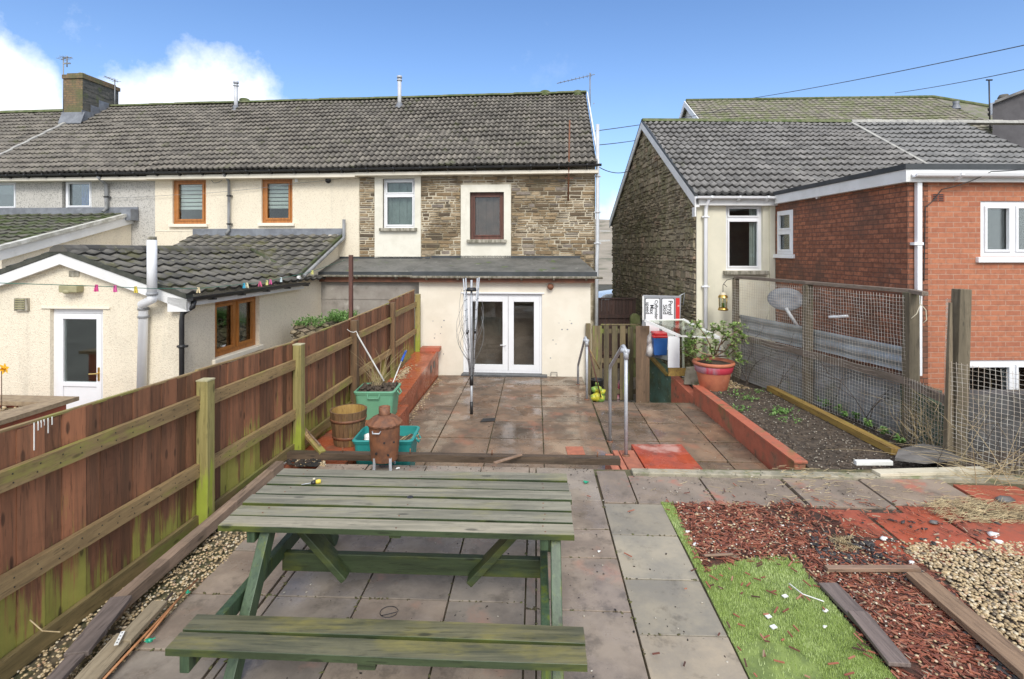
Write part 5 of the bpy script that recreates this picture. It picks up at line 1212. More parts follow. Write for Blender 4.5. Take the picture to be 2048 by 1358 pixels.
# debris: dry straw clump on red slabs
m_straw = M('dry straw', (.52, .42, .24), (.36, .27, .15), 8, .85, rnd=.3)
g = MB()
for x, y in scatter(PP((1840, 1012), (1900, 1000), (2070, 1015), (2070, 1050), (1900, 1048)), 900):
    L = random.uniform(.04, .16); a = random.gauss(.1, .6); c = Vector((x, y, random.uniform(.01, .05))); d = Vector((math.cos(a), math.sin(a), random.uniform(-.15, .15))) * L / 2; g.tube([c - d, c + d], .0018, 3, cap=False)
for x, y in scatter(PP((1660, 1085), (1700, 1075), (1720, 1105), (1680, 1110)), 90):
    L = random.uniform(.03, .1); a = random.uniform(0, 3.1); c = Vector((x, y, .03)); d = Vector((math.cos(a), math.sin(a), .2)) * L / 2; g.tube([c - d, c + d], .0018, 3, cap=False)
for x, y in scatter(PP((1560, 930), (2040, 955), (2040, 1000), (1560, 1005)), 140) + scatter(PP((1270, 935), (1700, 935), (1700, 1000), (1270, 1000)), 60):
    L = random.uniform(.03, .13); a = random.uniform(-.6, .6); c = Vector((x, y, .014)); d = Vector((math.cos(a), math.sin(a), .03)) * L / 2; g.tube([c - d, c + d], .002, 3, cap=False)
kind(g.build('dry_straw', m_straw, loc=(4.5, 5, 0)), 'stuff')
g = MB()
for x, y in scatter(PP((1600, 1060), (1720, 1075), (1900, 1180), (1960, 1250), (2100, 1400), (2040, 1400), (1850, 1180), (1640, 1120)), 420) + scatter(PP((1700, 1040), (2000, 1040), (2000, 1085), (1800, 1110)), 50):
    k = random.uniform(.006, .022); g.blob((x, y, .012 + k * .2), k * random.uniform(1, 2), k * .8, k * .35, None, .35, random.random() * 3)
kind(g.build('dark_debris', M('dark shards', (.06, .055, .055), (.03, .028, .028), 6, .5, rnd=.3), loc=(4, 4, 0)), 'stuff')
# crumbs and dirt on all paving
m_jmoss = M('joint moss and grit', (.12, .13, .04), (.10, .075, .045), 9, .95, rnd=.3)
g = MB()
for fr_, a_, b_, c__, d_, z_ in JJ:
    cen = fr_.p((a_ + b_) / 2, (c__ + d_) / 2, 0)
    for k in range(int(16 if cen.y < 5.2 else 9)):
        if random.random() < .5: p = fr_.p(random.uniform(a_, b_), c__ + random.gauss(0, .006), z_)
        else: p = fr_.p(a_ + random.gauss(0, .006), random.uniform(c__, d_), z_)
        s_ = random.uniform(.003, .010); g.blob(p, s_ * random.uniform(1, 2.2), s_, s_ * .35, None, .35, random.random() * 3)
kind(g.build('joint_moss', m_jmoss, loc=(0, 5, 0)), 'stuff')
m_crumb = M('dark crumbs', (.05, .035, .025), (.02, .02, .018), 9, .9)
g = MB()
for P, n, z_ in ((PP((400, 1358), (560, 935), (1260, 935), (1500, 1358)), 260, .004), (PP((1262, 940), (1760, 940), (1780, 1003), (1280, 1003)), 200, .012), (PP((800, 840), (890, 755), (1150, 755), (1240, 900), (820, 900), z=-.44), 170, -.436), (PP((1180, 803), (1385, 803), (1510, 920), (1250, 920), z=-.44), 120, -.433), (PP((590, 925), (1240, 935), (1240, 945), (580, 935)), 130, .004)):
    for x, y in scatter(P, n):
        k = random.uniform(.0015, .005) * random.choice((1, 1, 1.6)); g.blob((x, y, z_ + k * .3), k * random.uniform(1, 2), k, k * .5, None, .3, random.random() * 3)
kind(g.build('dirt_crumbs', m_crumb, loc=(0, 5, 0)), 'stuff')
g = MB()
for P, n, z_ in ((PP((1262, 940), (1760, 940), (1780, 1003), (1280, 1003)), 60, .012), (PP((850, 840), (900, 760), (1150, 760), (1230, 900), (850, 900), z=-.44), 60, -.436), (PP((1180, 803), (1385, 803), (1510, 920), (1250, 920), z=-.44), 40, -.433), (PP((1340, 1010), (1800, 1080), (1800, 1300), (1620, 1130), (1400, 1110)), 170, .02), (PP((400, 1358), (560, 935), (1260, 935), (1500, 1358)), 50, .004)):
    for x, y in scatter(P, n):
        k = random.uniform(.003, .008); g.blob((x, y, z_ + k * .3), k * random.uniform(1, 1.6), k, k * .5, None, .3, random.random() * 3)
kind(g.build('pale_grit', M('pale grit', (.62, .58, .5), (.5, .45, .36), 8, .8, rnd=.2), loc=(1, 5, 0)), 'stuff')
# ================================================================== WOODEN FENCE (left)
m_board = wood('red brown fence board', (.28, .12, .06), (.15, .072, .038), 'Z', (.40, .40, .08), .42, low=True, amt=.85, lo=.50)
m_rail = wood('fence rail', (.38, .26, .12), (.24, .16, .075), 'Y', (.36, .34, .08), .15, lo=.50)
m_post_g = wood('green fence post', (.40, .34, .13), (.27, .23, .08), 'Z', (.38, .46, .05), .15, low=True, lo=.42)
m_post_b = wood('brown fence post', (.20, .12, .06), (.12, .075, .04), 'Z', (.24, .25, .07), .1, low=True, lo=.56)
fence = thing('timber_fence', 'long stepped fence of red brown upright boards stained green with algae', 'fence', (-2.8, 4.7, 0))
fd = Vector((.08, 1, 0)).normalized(); fr_n = Vector((1, -.08, 0)).normalized()
def FP(D, off=0, z=0): return Vector((FX(D), D, z)) + fr_n * off
posts = [(1.1, 1.3, 0), (2.7, 1.3, 0), (4.72, 1.29, 0), (6.44, 1.30, 0), (8.24, 1.36, 1), (10.19, 1.44, 2), (12.05, 1.44, 0)]
tops = [(1.1, 2.7, 1.42, 1.41), (2.7, 4.72, 1.41, 1.36), (4.72, 6.44, 1.37, 1.32), (6.44, 8.24, 1.33, 1.36), (8.24, 10.19, 1.37, 1.42), (10.19, 12.05, 1.47, 1.54)]
for D0, D1, z0, z1 in tops:
    g = MB(); n = int((D1 - D0) / .135); base = -.02 if D0 < 6 else -.2
    for i in range(n):
        a = D0 + (D1 - D0) * i / n; b = D0 + (D1 - D0) * (i + 1) / n + .012; zt = z0 + (z1 - z0) * i / n + random.uniform(-.012, .008)
        o1, o2 = (0, .016) if i % 2 else (.014, -.006)
        zl = base + random.uniform(0, .01)
        g.hexa([FP(a, o1 - .016, zl), FP(b, o2 - .016, zl), FP(b, o2, zl), FP(a, o1, zl), FP(a, o1 - .016, zt), FP(b, o2 - .016, zt), FP(b, o2, zt), FP(a, o1, zt)])
    bp_ = g.build('board_panel', m_board, fence)
    g = MB(); zz = z0 + .025
    g.beam(FP(D0, -.01, z0 + .006), FP(D1, -.01, z1 + .006), .03, .014); g.build('capping', m_rail, bp_)
    for h0 in (1.13, .53):
        if D0 > 6: h0 -= .02
        g = MB(); dz = (z1 - z0) * .6
        g.beam(FP(D0 + .05, .038, h0 + (z0 - 1.40)), FP(D1 - .05, .038, h0 + (z0 - 1.40) + dz), .045, .115 if D0 < 6 else .10); nb_ = int((D1 - D0) / .135)
        for i_ in range(nb_):
            for dz_ in (-.022, .025):
                t_ = (i_ + .5) / nb_ + random.uniform(-.01, .01); c_r = FP(D0 + (D1 - D0) * t_, .0608, h0 + (z0 - 1.40) + dz * t_ + dz_ + random.uniform(-.008, .008)); g.beam(c_r, c_r + fd * .007, .003, .008, r=-1.0)
        g.build('rail', m_rail, fence, mat2=m_black)
    g = MB(); g.beam(FP(D0 + .04, .03, .05), FP(D1 - .04, .03, .05), .035, .13); g.build('gravel_board', wood('gravel board', (.26, .19, .08), (.16, .12, .05), 'Y', (.25, .27, .06), .1, lo=.5), fence, bevel=.004)
for D, zt, k in posts:
    g = MB(); m_ = (m_post_g, m_post_b, m_post_b)[k]
    wd = .105 if k < 2 else .085; g.beam(FP(D, .075, -.3), FP(D, .075, zt), wd, wd, up=fd); po = g.build('post', m_, fence, bevel=.006)
    if k == 0 and D > 3:
        g = MB(); g.beam(FP(D, .075, zt + .001), FP(D, .075, zt + .012), wd + .004, wd + .004, up=fd); g.build('post_top', M('pale sawn end', (.52, .47, .30), (.4, .37, .2), 12, .8), po)
# slim brown pole on the neighbour's side
q = V(702, 510, 9.2); g = MB(); g.beam((q.x, 9.2, -.78), (q.x, 9.2, q.z), .06, .06, up=fd)
tag(g.build('line_pole', m_brownwood), 'slim tall brown pole standing behind the fence by the block shed', 'pole')
# bird lime drips
g = MB()
for px, L in ((64, 55), (72, 18), (78, 14), (84, 12), (92, 30), (100, 16)):
    D = -.0; t_ = (px - 1024) / FPX
    D = (-2.80 - .08 * 4.72) / (t_ - .08); 
    g.beam(FP(D, .014, 1.40), FP(D, .014, 1.40 - L / FPX * D), .006, .004, up=fd)
g.build('lime_drip', m_litter, fence)
# prop board leaning on post, beside the barrel
plank(V(593, 845, 6.75), V(645, 905, 6.2), .075, .04, m_rail, 'leaning_batten', 'sawn batten leaning against the green fence post', 'batten')
g = MB(); g.tube([V(612, 860, 6.6), V(640, 890, 6.25)], .012, 5); tag(g.build('stick', m_plk_x), 'thin dark stick beside the leaning sawn batten', 'stick')
# ================================================================== TIMBER PILE BY THE FENCE
a = W(560, 930, .09); b = W(232, 1212, .09)
g = MB(); N_ = 10
for i in range(N_):
    p, q = a.lerp(b, i / N_), a.lerp(b, (i + 1) / N_); g.beam(p, q, .085, .09)
tag(g.build('long_timber', m_oldbeam_y), 'long square grey brown timber lying parallel to the fence', 'timber')
plank(W(505, 985, .05), W(405, 1062, .05), .03, .09, m_oldbeam_y, 'plank', 'narrow dark board on edge between green fence post and long timber', 'plank', group=GP)
TB = [((243, 1196, .13), (152, 1310, .11), .13, .03, m_plk_d, 'dark grooved board at the top of the pile by the fence'), ((200, 1262, .11), (95, 1375, .09), .09, .03, m_plk_d, 'lower dark board of the pile nearest the fence'), ((320, 1205, .10), (245, 1285, .09), .10, .03, m_cream_w, 'upper greyish flat board beside the copper canes'), ((255, 1270, .08), (150, 1385, .07), .13, .03, m_cream_w, 'lower tan board running out of the picture at bottom left'), ((262, 1190, .07), (225, 1240, .07), .06, .03, m_plk, 'short pinkish board end tucked under the pile')]
for (x0, y0, z0), (x1, y1, z1), wd, th, mt, lab in TB:
    plank(W(x0, y0, z0), W(x1, y1, z1), wd, th, mt if mt is not m_cream_w else wood('tan board', (.34, .28, .19), (.25, .2, .13), 'Y', None, .1), 'plank', lab, 'plank', group='boards piled along the fence')
plank(W(138, 1335, .09), W(100, 1380, .09), .05, .03, m_plk, 'plank', 'small brown offcut at the very bottom of the pile', 'plank', group='boards piled along the fence')
m_cane = M('copper cane', (.52, .25, .11), (.40, .18, .08), 12, .5); m_cane_d = M('dark cane', (.17, .11, .09), (.11, .08, .07), 12, .6)
m_gtape = M('green tape', (.02, .38, .22), (.02, .3, .18), 6, .4); m_btape = M('blue tape', (.02, .12, .55), (.02, .09, .42), 6, .4)
CN = [((395, 1158), (205, 1360), m_cane, 'copper coloured cane nearest the picnic table'), ((372, 1180), (290, 1280), m_cane, 'second copper cane tied beside the nearest one'), ((345, 1186), (215, 1332), m_cane_d, 'dark thin cane between boards and copper canes')]
for (x0, y0), (x1, y1), mt, lab in CN:
    g = MB(); g.tube([W(x0, y0, .05), W(x1, y1, .045)], .008, 6); tag(g.build('garden_cane', mt), lab, 'cane', 'garden canes on the ground')
for (px, py), s, mt, lab in (((375, 1185), .018, m_gtape, 'green tie at the far end of the copper canes'), ((300, 1280), .028, m_gtape, 'crumpled green tie halfway along the copper canes'), ((300, 1243), .03, m_btape, 'bright blue tape knotted round the dark cane'), ((212, 1335), .03, m_gtape, 'green and blue tie at the near end of the dark cane'), ((1172, 964), .03, m_gtape, 'small green plastic scrap on the paving right of the table')):
    q = W(px, py, .055 if px < 1000 else .012); g = MB()
    for k in range(5):
        a_ = random.uniform(0, 6.28); d = Vector((math.cos(a_), math.sin(a_), random.uniform(-.2, .4))) * s; g.beam(q - d * .5, q + d, s * .6, .004, up=Vector((random.random(), random.random(), 1)).normalized())
    g.blob(q, s * .6, s * .6, s * .5, None, .35); tag(g.build('plastic_tie', mt), lab, 'tie', 'plastic ties and scraps')
g = MB(); a = W(232, 1290, .125); b = W(246, 1263, .13); g.beam(a, b, .022, .004); bo_ = g.build('metal_bracket', m_litter); tag(bo_, 'small white steel strap with dark holes lying on the tan board', 'bracket')
g = MB()
for k in range(4): q = a.lerp(b, .14 + .24 * k) + ZA * .003; g.tube([q, q + ZA * .001], .004, 8)
g.build('screw_hole', m_black, bo_)
for (px, py), c, lab in (((375, 1078), m_slate, 'dark round stone behind the long timber'), ((380, 1090), m_litter, 'white shell bit behind the long timber'), ((385, 1072), m_plk_d, 'crumpled plastic shred at the fence foot'), ((300, 1165), m_redpaint, 'red and white wrapper behind the long timber')):
    q = W(px, py, .03); g = MB(); g.blob(q, .035, .03, .025, None, .35); tag(g.build('debris_piece', c), lab, 'debris', 'rubbish between timber and fence')
cable(m_straw, [V(60, 1240, 3.05), V(85, 1262, 3.0), V(120, 1264, 2.98)], .0035, 0, None, 'curled_weed'); tag([x for x in sc.objects if x.name == 'curled_weed'][0], 'curled dry stem growing through the fence at bottom left', 'stem')

# ================================================================== PICNIC TABLE
class TF:
    th = math.atan2(-.105, 2.2)
    U = Vector((math.cos(th), math.sin(th), 0)); N = Vector((-math.sin(th), math.cos(th), 0)); O = Vector((-.70, 3.645, 0))
    def p(s, u, v, z): return s.O + s.U * u + s.N * v + ZA * z
T = TF()
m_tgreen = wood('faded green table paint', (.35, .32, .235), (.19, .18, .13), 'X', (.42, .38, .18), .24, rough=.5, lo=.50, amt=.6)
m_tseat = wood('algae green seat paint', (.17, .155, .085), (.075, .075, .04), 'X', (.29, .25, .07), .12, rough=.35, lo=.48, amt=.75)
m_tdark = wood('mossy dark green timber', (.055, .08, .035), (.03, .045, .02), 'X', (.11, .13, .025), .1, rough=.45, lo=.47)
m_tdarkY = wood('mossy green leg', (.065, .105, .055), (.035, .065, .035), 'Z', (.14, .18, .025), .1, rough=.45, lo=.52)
tb = thing('picnic_table', 'large weathered green picnic table with attached plank benches', 'picnic table', tuple(T.p(0, 0, 0)))
def tplank(g, a, b, c, d, z, th, sag=0):
    n = 12; j0, j1 = random.uniform(-.008, .008), random.uniform(-.008, .008)
    a, b = a + j0, b + j1; r = random.random(); base = len(g.v); zs = random.uniform(-.002, .002)
    prof = [(c, z - th), (c, z - .002), (c + .002, z), (d - .002, z), (d, z - .002), (d, z - th)]
    for i in range(n + 1):
        u = a + (b - a) * i / n
        for (v_, zz) in prof: g.v.append(T.p(u, v_ + .0015 * math.sin(u * 3 + c * 40), zz + zs + .002 * math.sin(u * 2 + c * 20)))
    m_ = len(prof)
    for i in range(n):
        for k in range(m_): k2 = (k + 1) % m_; g.face([base + i * m_ + k, base + i * m_ + k2, base + (i + 1) * m_ + k2, base + (i + 1) * m_ + k][::-1], r if k == 2 else -1.0)  # plank sides: mossy green, darkened to paint shade into the gaps
    g.face([base + k for k in range(m_)], r); g.face([base + n * m_ + k for k in range(m_)][::-1], r)
g = MB(); pw = .885 / 6
for i in range(6): tplank(g, -1.1, 1.1, -.4425 + i * pw + .011, -.4425 + (i + 1) * pw - .011, .75, .034)
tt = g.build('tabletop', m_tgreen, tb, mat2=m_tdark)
for i in range(6):
    for u_ in (-.90, .0, .915):
        for dv in (.04, .105):
            if u_ == 0 and dv > .05: continue
            gg = MB(); gg.lathe([(0, .7515), (.0045, .7515), (.0055, .7495)], T.p(u_ + random.uniform(-.01, .01), -.4425 + i * pw + dv, 0), 8); gg.build('bolt', m_rust, tt)
q = W(820, 994, .751); g = MB(); g.lathe([(0, .002), (.022, .002)], (q.x, q.y, .75), 12); g.build('knot_hole', m_black, tt)
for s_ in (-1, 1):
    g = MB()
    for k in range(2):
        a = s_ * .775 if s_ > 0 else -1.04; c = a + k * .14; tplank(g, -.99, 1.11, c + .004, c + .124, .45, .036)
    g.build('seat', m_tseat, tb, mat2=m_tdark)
def tb_beam(name, a, b, w_, h_, m_=m_tdarkY, up=ZA):
    g = MB(); g.beam(T.p(*a), T.p(*b), w_, h_, up=up); return g.build(name, m_, tb, bevel=.005)
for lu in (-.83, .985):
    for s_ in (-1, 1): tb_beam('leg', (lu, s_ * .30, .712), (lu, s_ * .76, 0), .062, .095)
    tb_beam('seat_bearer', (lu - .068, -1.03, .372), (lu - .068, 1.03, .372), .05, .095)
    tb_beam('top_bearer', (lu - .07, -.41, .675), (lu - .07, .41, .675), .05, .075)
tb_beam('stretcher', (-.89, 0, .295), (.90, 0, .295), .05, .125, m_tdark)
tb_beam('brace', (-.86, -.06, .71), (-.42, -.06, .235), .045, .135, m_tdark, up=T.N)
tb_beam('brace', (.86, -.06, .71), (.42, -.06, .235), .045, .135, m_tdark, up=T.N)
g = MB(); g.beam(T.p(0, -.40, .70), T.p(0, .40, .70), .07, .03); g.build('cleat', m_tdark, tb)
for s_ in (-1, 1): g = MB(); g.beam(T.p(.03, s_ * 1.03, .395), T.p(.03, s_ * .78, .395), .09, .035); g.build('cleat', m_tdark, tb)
# screwdriver on the table
q0 = W(603, 969, .758); q1 = W(622, 966, .764); q2 = W(641, 962, .768)
sd = thing('screwdriver', 'short yellow and black screwdriver lying on the picnic table', 'screwdriver', tuple(q1))
g = MB(); g.tube([q0, q1], .003, 6); g.build('blade', m_galv, sd)
g = MB(); g.tube([q1, q1.lerp(q2, .25), q1.lerp(q2, .5)], [.008, .014, .013], 10); g.build('grip', m_black, sd)
g = MB(); g.tube([q1.lerp(q2, .5), q1.lerp(q2, .8), q2, q2 + (q2 - q1) * .06], [.013, .016, .014, .006], 10); g.build('handle', M('yellow plastic', (.75, .6, .08), (.7, .55, .06), 4, .4), sd)
q = W(628, 958, .765); g = MB(); g.blob(q, .012, .012, .010, .5, .1); tag(g.build('pebble', m_cream_w), 'small cream pebble beside the screwdriver on the table', 'pebble')
# wire loop under the table
q = W(778, 1224, .008); P = [q + Vector((math.cos(t) * .06, math.sin(t) * .055, .002)) for t in [k * .35 for k in range(18)]] ; P = [W(763, 1231, .01)] + P
g = MB(); g.tube(P, .0022, 5); tag(g.build('wire_loop', m_black), 'thin dark loop of wire on the slabs under the table', 'wire')

# ================================================================== INCINERATOR, TUBS, BARREL
ic = W(769, 936); inc = thing('incinerator', 'rusty garden incinerator bin with chimney lid in front of the beam', 'incinerator', tuple(ic)); k = ic.y / FPX
g = MB(); r_ = .172; prof = [(0, .10), (r_ * .82, .10), (r_ * .84, .11), (r_ * .96, .30), (r_, .50)]
g.lathe(prof, ic, 28); g.lathe([(r_, .50), (r_ + .01, .505), (r_ + .01, .49), (r_, .485)], ic, 28)
g.build('drum', m_rust, inc)
g = MB(); b = len(g.v); n = 28
for i, (rr_, zz) in enumerate(((r_ + .022, .505), (r_ + .024, .52), (.13, .575), (.072, .605), (.07, .605))):
    for j in range(n): t = 2 * math.pi * j / n; w_ = 1 + (.03 if j % 2 else -.02) * (1 if 0 < i < 3 else 0); g.v.append(ic + Vector((rr_ * w_ * math.cos(t), rr_ * w_ * math.sin(t), zz)))
for i in range(4):
    for j in range(n): j2 = (j + 1) % n; g.face([b + i * n + j, b + i * n + j2, b + (i + 1) * n + j2, b + (i + 1) * n + j], .5)
g.lathe([(.062, .60), (.064, .69), (.058, .69), (.056, .60)], ic, 20); lid = g.build('lid', m_rust, inc)
g = MB(); g.lathe([(0, .66), (.056, .66)], ic, 16); g.build('flue_hole', m_black, lid)
g = MB(); g.tube([ic + Vector((-.09, -r_ - .0, .47)), ic + Vector((-.08, -r_ - .03, .455)), ic + Vector((-.01, -r_ - .035, .455)), ic + Vector((.0, -r_, .47))], .008, 6); g.build('handle', m_galv, inc)
for a_ in (-2.2, -.9, 1.0, 2.2):
    g = MB(); d = Vector((math.cos(a_), math.sin(a_), 0)); g.beam(ic + d * .14 + ZA * .2, ic + d * .15, .03, .012); g.build('leg', m_galv, inc)
g = MB()
for a_, zz in ((-1.35, .34), (-1.9, .22), (-1.1, .2), (-.7, .33)): d = Vector((math.cos(a_), math.sin(a_), 0)); g.tube([ic + d * .15 + ZA * zz, ic + d * (r_ + .001) + ZA * zz], .011, 8)
g.build('air_hole', m_black, inc)
# half barrel
bc = W(697, 884, -.07); bc.z = -.075; bar = thing('half_barrel', 'empty wooden half barrel planter on the red floor beside the fence', 'barrel', tuple(bc))
m_stave = wood('barrel stave', (.20, .12, .055), (.12, .07, .035), 'Z', (.35, .24, .05), .25, lo=.55, amt=.6)
m_stave_in = wood('barrel inside', (.42, .27, .08), (.30, .18, .05), 'Z', (.2, .12, .04), .25, lo=.55)
g = MB(); n = 24
for j in range(n):
    t0 = 2 * math.pi * j / n + .008; t1 = 2 * math.pi * (j + 1) / n - .008; P = []
    for (rr_, zz) in ((.185, 0), (.238, .44)):
        for (q_, t) in ((0, t0), (0, t1), (-.022, t1), (-.022, t0)): P.append(bc + Vector(((rr_ + q_) * math.cos(t), (rr_ + q_) * math.sin(t), zz)))
    g.hexa(P)
g.build('staves', m_stave, bar)
g = MB(); g.lathe([(.163, .02), (.2145, .437)], bc, 24); g.lathe([(0, .05), (.17, .05)], bc, 24); g.build('inside', m_stave_in, bar)
for zz, rr_ in ((.09, .197), (.31, .2245)):
    g = MB(); g.lathe([(rr_, zz), (rr_ + .006, zz), (rr_ + .010, zz + .035), (rr_ + .004, zz + .035)], bc, 32); g.build('hoop', m_rust, bar)
def tub(name, lab, x0, x1, y0, y1, z0, z1, mat, fill, taper=.85):
    c = Vector(((x0 + x1) / 2, (y0 + y1) / 2, z0)); t = thing(name, lab, 'recycling box', tuple(c)); hx, hy, H = (x1 - x0) / 2, (y1 - y0) / 2, z1 - z0
    def ring(sx, sy, z, rad=.06, n=5):
        P = []
        for cx_, cy_, a0 in ((1, -1, -90), (1, 1, 0), (-1, 1, 90), (-1, -1, 180)):
            for k_ in range(n): a_ = R(a0 + 90 * k_ / (n - 1)); P.append(c + Vector((cx_ * (sx - rad) + rad * math.cos(a_), cy_ * (sy - rad) + rad * math.sin(a_), z)))
        return P
    rings = [ring(hx * taper, hy * taper, 0), ring(hx * .97, hy * .97, H - .05), ring(hx, hy, H - .05), ring(hx + .012, hy + .012, H - .01), ring(hx, hy, H), ring(hx - .02, hy - .02, H), ring(hx * .94, hy * .93, H - .06), ring(hx * (taper - .04), hy * (taper - .05), .02)]
    g = MB(); b = 0
    for r__ in rings: g.v += r__
    m_ = len(rings[0])
    for i in range(len(rings) - 1):
        for k_ in range(m_): k2 = (k_ + 1) % m_; g.face([i * m_ + k_, i * m_ + k2, (i + 1) * m_ + k2, (i + 1) * m_ + k_], .5, False)
    g.face(list(range(m_))[::-1], .5); g.face([(len(rings) - 1) * m_ + k_ for k_ in range(m_)], .5)
    g.build('box_shell', mat, t)
    g = MB(); g.tube([c + Vector((-.09, -hy - .012, H - .03)), c + Vector((-.085, -hy - .03, H - .09)), c + Vector((.085, -hy - .03, H - .09)), c + Vector((.09, -hy - .012, H - .03))], .009, 6); g.build('handle', mat, t)
    g = MB(); g.tube([c + Vector((hx + .01, -.08, H - .03)), c + Vector((hx + .045, -.07, H - .09)), c + Vector((hx + .045, .07, H - .09)), c + Vector((hx + .01, .08, H - .03))], .011, 6); g.build('handle', mat, t)
    g = MB(); nn_ = 10; zz = H - fill
    for j in range(nn_ + 1):
        for i in range(nn_ + 1): g.v.append(c + Vector((-hx * .9 + 2 * hx * .9 * i / nn_, -hy * .88 + 2 * hy * .88 * j / nn_, zz + random.uniform(-.02, .03) + (.05 * math.exp(-((i - 5) ** 2 + (j - 6) ** 2) / 9) if fill < .08 else 0))))
    for j in range(nn_):
        for i in range(nn_): a_ = j * (nn_ + 1) + i; g.face([a_, a_ + 1, a_ + nn_ + 2, a_ + nn_ + 1], .5)
    g.build('soil', m_soil, t); return t, c, hx, hy, H
m_gtub = M('light green plastic', (.16, .40, .25), (.14, .36, .22), 3, .5, stains=[((.42, .5, .42), (3, 3, 1), .62, .75, .3)], bump=None); m_ttub = M('teal plastic', (.03, .30, .28), (.03, .26, .24), 3, .45, stains=[((.02, .09, .08), (4, 4, 1), .6, .75, .4)], bump=None)
a = (707 - 1024) / FPX * 7.9; b = (787 - 1024) / FPX * 7.9
t1 = tub('recycling_box', 'light green box full of soil with a dead plant by the fence', a, b, 7.9, 8.45, -.10, .335, m_gtub, .02)
a = (712 - 1024) / FPX * 6.62; b = (829 - 1024) / FPX * 6.62
t2 = tub('recycling_box', 'teal box with rubble inside standing behind the rusty incinerator', a, b, 6.45, 7.0, -.44, .13, m_ttub, .12)
# contents
c = t2[1]; g = MB(); q = Vector((c.x - .23, c.y - .05, .09)); g.blob(q, .055, .05, .06, .5, .1); g.blob(q + Vector((0, -.04, -.02)), .04, .02, .02, .5, .1); tag(g.build('white_jar', m_litter), 'white pot with a smudged face inside the teal box', 'pot')
g = MB()
for k in range(16): a_ = random.uniform(-.6, .9); p = Vector((c.x + .2 + random.uniform(-.09, .12), c.y + random.uniform(-.15, .1), .03)); d = Vector((math.cos(a_) * .12, math.sin(a_) * .1, random.uniform(.02, .12))); g.tube([p, p + d], .004, 4)
tag(g.build('twig_bundle', m_straw), 'loose dry twigs in the right half of the teal box', 'twigs')
# dead plant in the green box
c = t1[1]; g = MB()
for k in range(40):
    p = Vector((c.x + random.gauss(.0, .035), c.y + random.gauss(0, .03), .31)); a_ = random.uniform(0, 6.28); L = random.uniform(.2, .75); P = [p]
    for s_ in range(6): P.append(P[-1] + Vector((math.cos(a_) * L * .06 * (1 + s_ * .35), math.sin(a_) * L * .05 * (1 + s_ * .3), L / 6 * (1 - s_ * .06)))); a_ += random.uniform(-.3, .3)
    g.tube(P, [.003, .003, .0026, .0022, .0018, .0015, .001], 4)
tag(g.build('dead_plant', m_straw), 'spray of thin dead stems growing from the light green box', 'plant')
g = MB()
for k in range(60): g.blob((c.x + random.uniform(-.25, .25), c.y + random.uniform(-.2, .2), .335 + random.uniform(0, .035)), .028, .024, .02, None, .4)
g.build('soil_lumps', m_soil, t1[0])['kind'] = 'stuff'
pA = V(712, 665, 8.2); pB = V(768, 762, 8.05); g = MB(); g.tube([pA, pB], .012, 6); tag(g.build('white_stick', m_litter), 'slender whitish stick leaning from fence post down into the green box', 'stick')
cable(m_litter, [V(694, 658, 8.1), V(704, 664, 8.05), V(712, 662, 8.1), V(745, 720, 8.1)], .005, .01, None, 'tied_cord'); tag([x for x in sc.objects if x.name == 'tied_cord'][0], 'white cord looped round the brown fence post', 'cord')
g = MB(); p = V(786, 765, 8.6); q = V(803, 722, 9.3); g.tube([p, q], .010, 6); sw_ = g.build('broom_handle', m_litter); tag(sw_, 'white pole with a blue grip lying on the red bench', 'broom'); g = MB(); g.tube([q, V(812, 702, 9.6)], .022, 8); g.build('grip', m_btape, sw_)
# pebbles heaped on the bench
g = MB(); P0 = W(806, 752, -.02)
for k in range(420):
    a_ = random.uniform(0, 6.28); rr_ = abs(random.gauss(0, .5)); x = P0.x + math.cos(a_) * .13 * rr_ * 1.2; y = P0.y + math.sin(a_) * .75 * rr_; zz = -.10 + (y - 8.2) / 2.7 * .15
    if x > GF.p(-2.27, y, 0).x: continue
    g.blob((x, y, zz + .008), .014, .011, .009, None, .2)
kind(g.build('bench_pebbles', m_gravel), 'stuff')
g = MB()
for k in range(160): v_ = random.uniform(8.3, 11.8); q = GF.p(-2.2 + abs(random.gauss(0, .06)), v_, -.434); g.blob(q, .012, .01, .008, None, .2)
for k in range(200): q = W(random.uniform(590, 650), random.uniform(920, 932), .0); g.blob(q, .014, .012, .009, None, .2)
kind(g.build('patio_pebbles', m_gravel), 'stuff')
g = MB()
for k in range(60): q = W(random.uniform(575, 640), random.uniform(919, 932), .01); g.blob(q, .03, .02, .012, None, .4)
kind(g.build('leaf_litter', m_crumb), 'stuff')

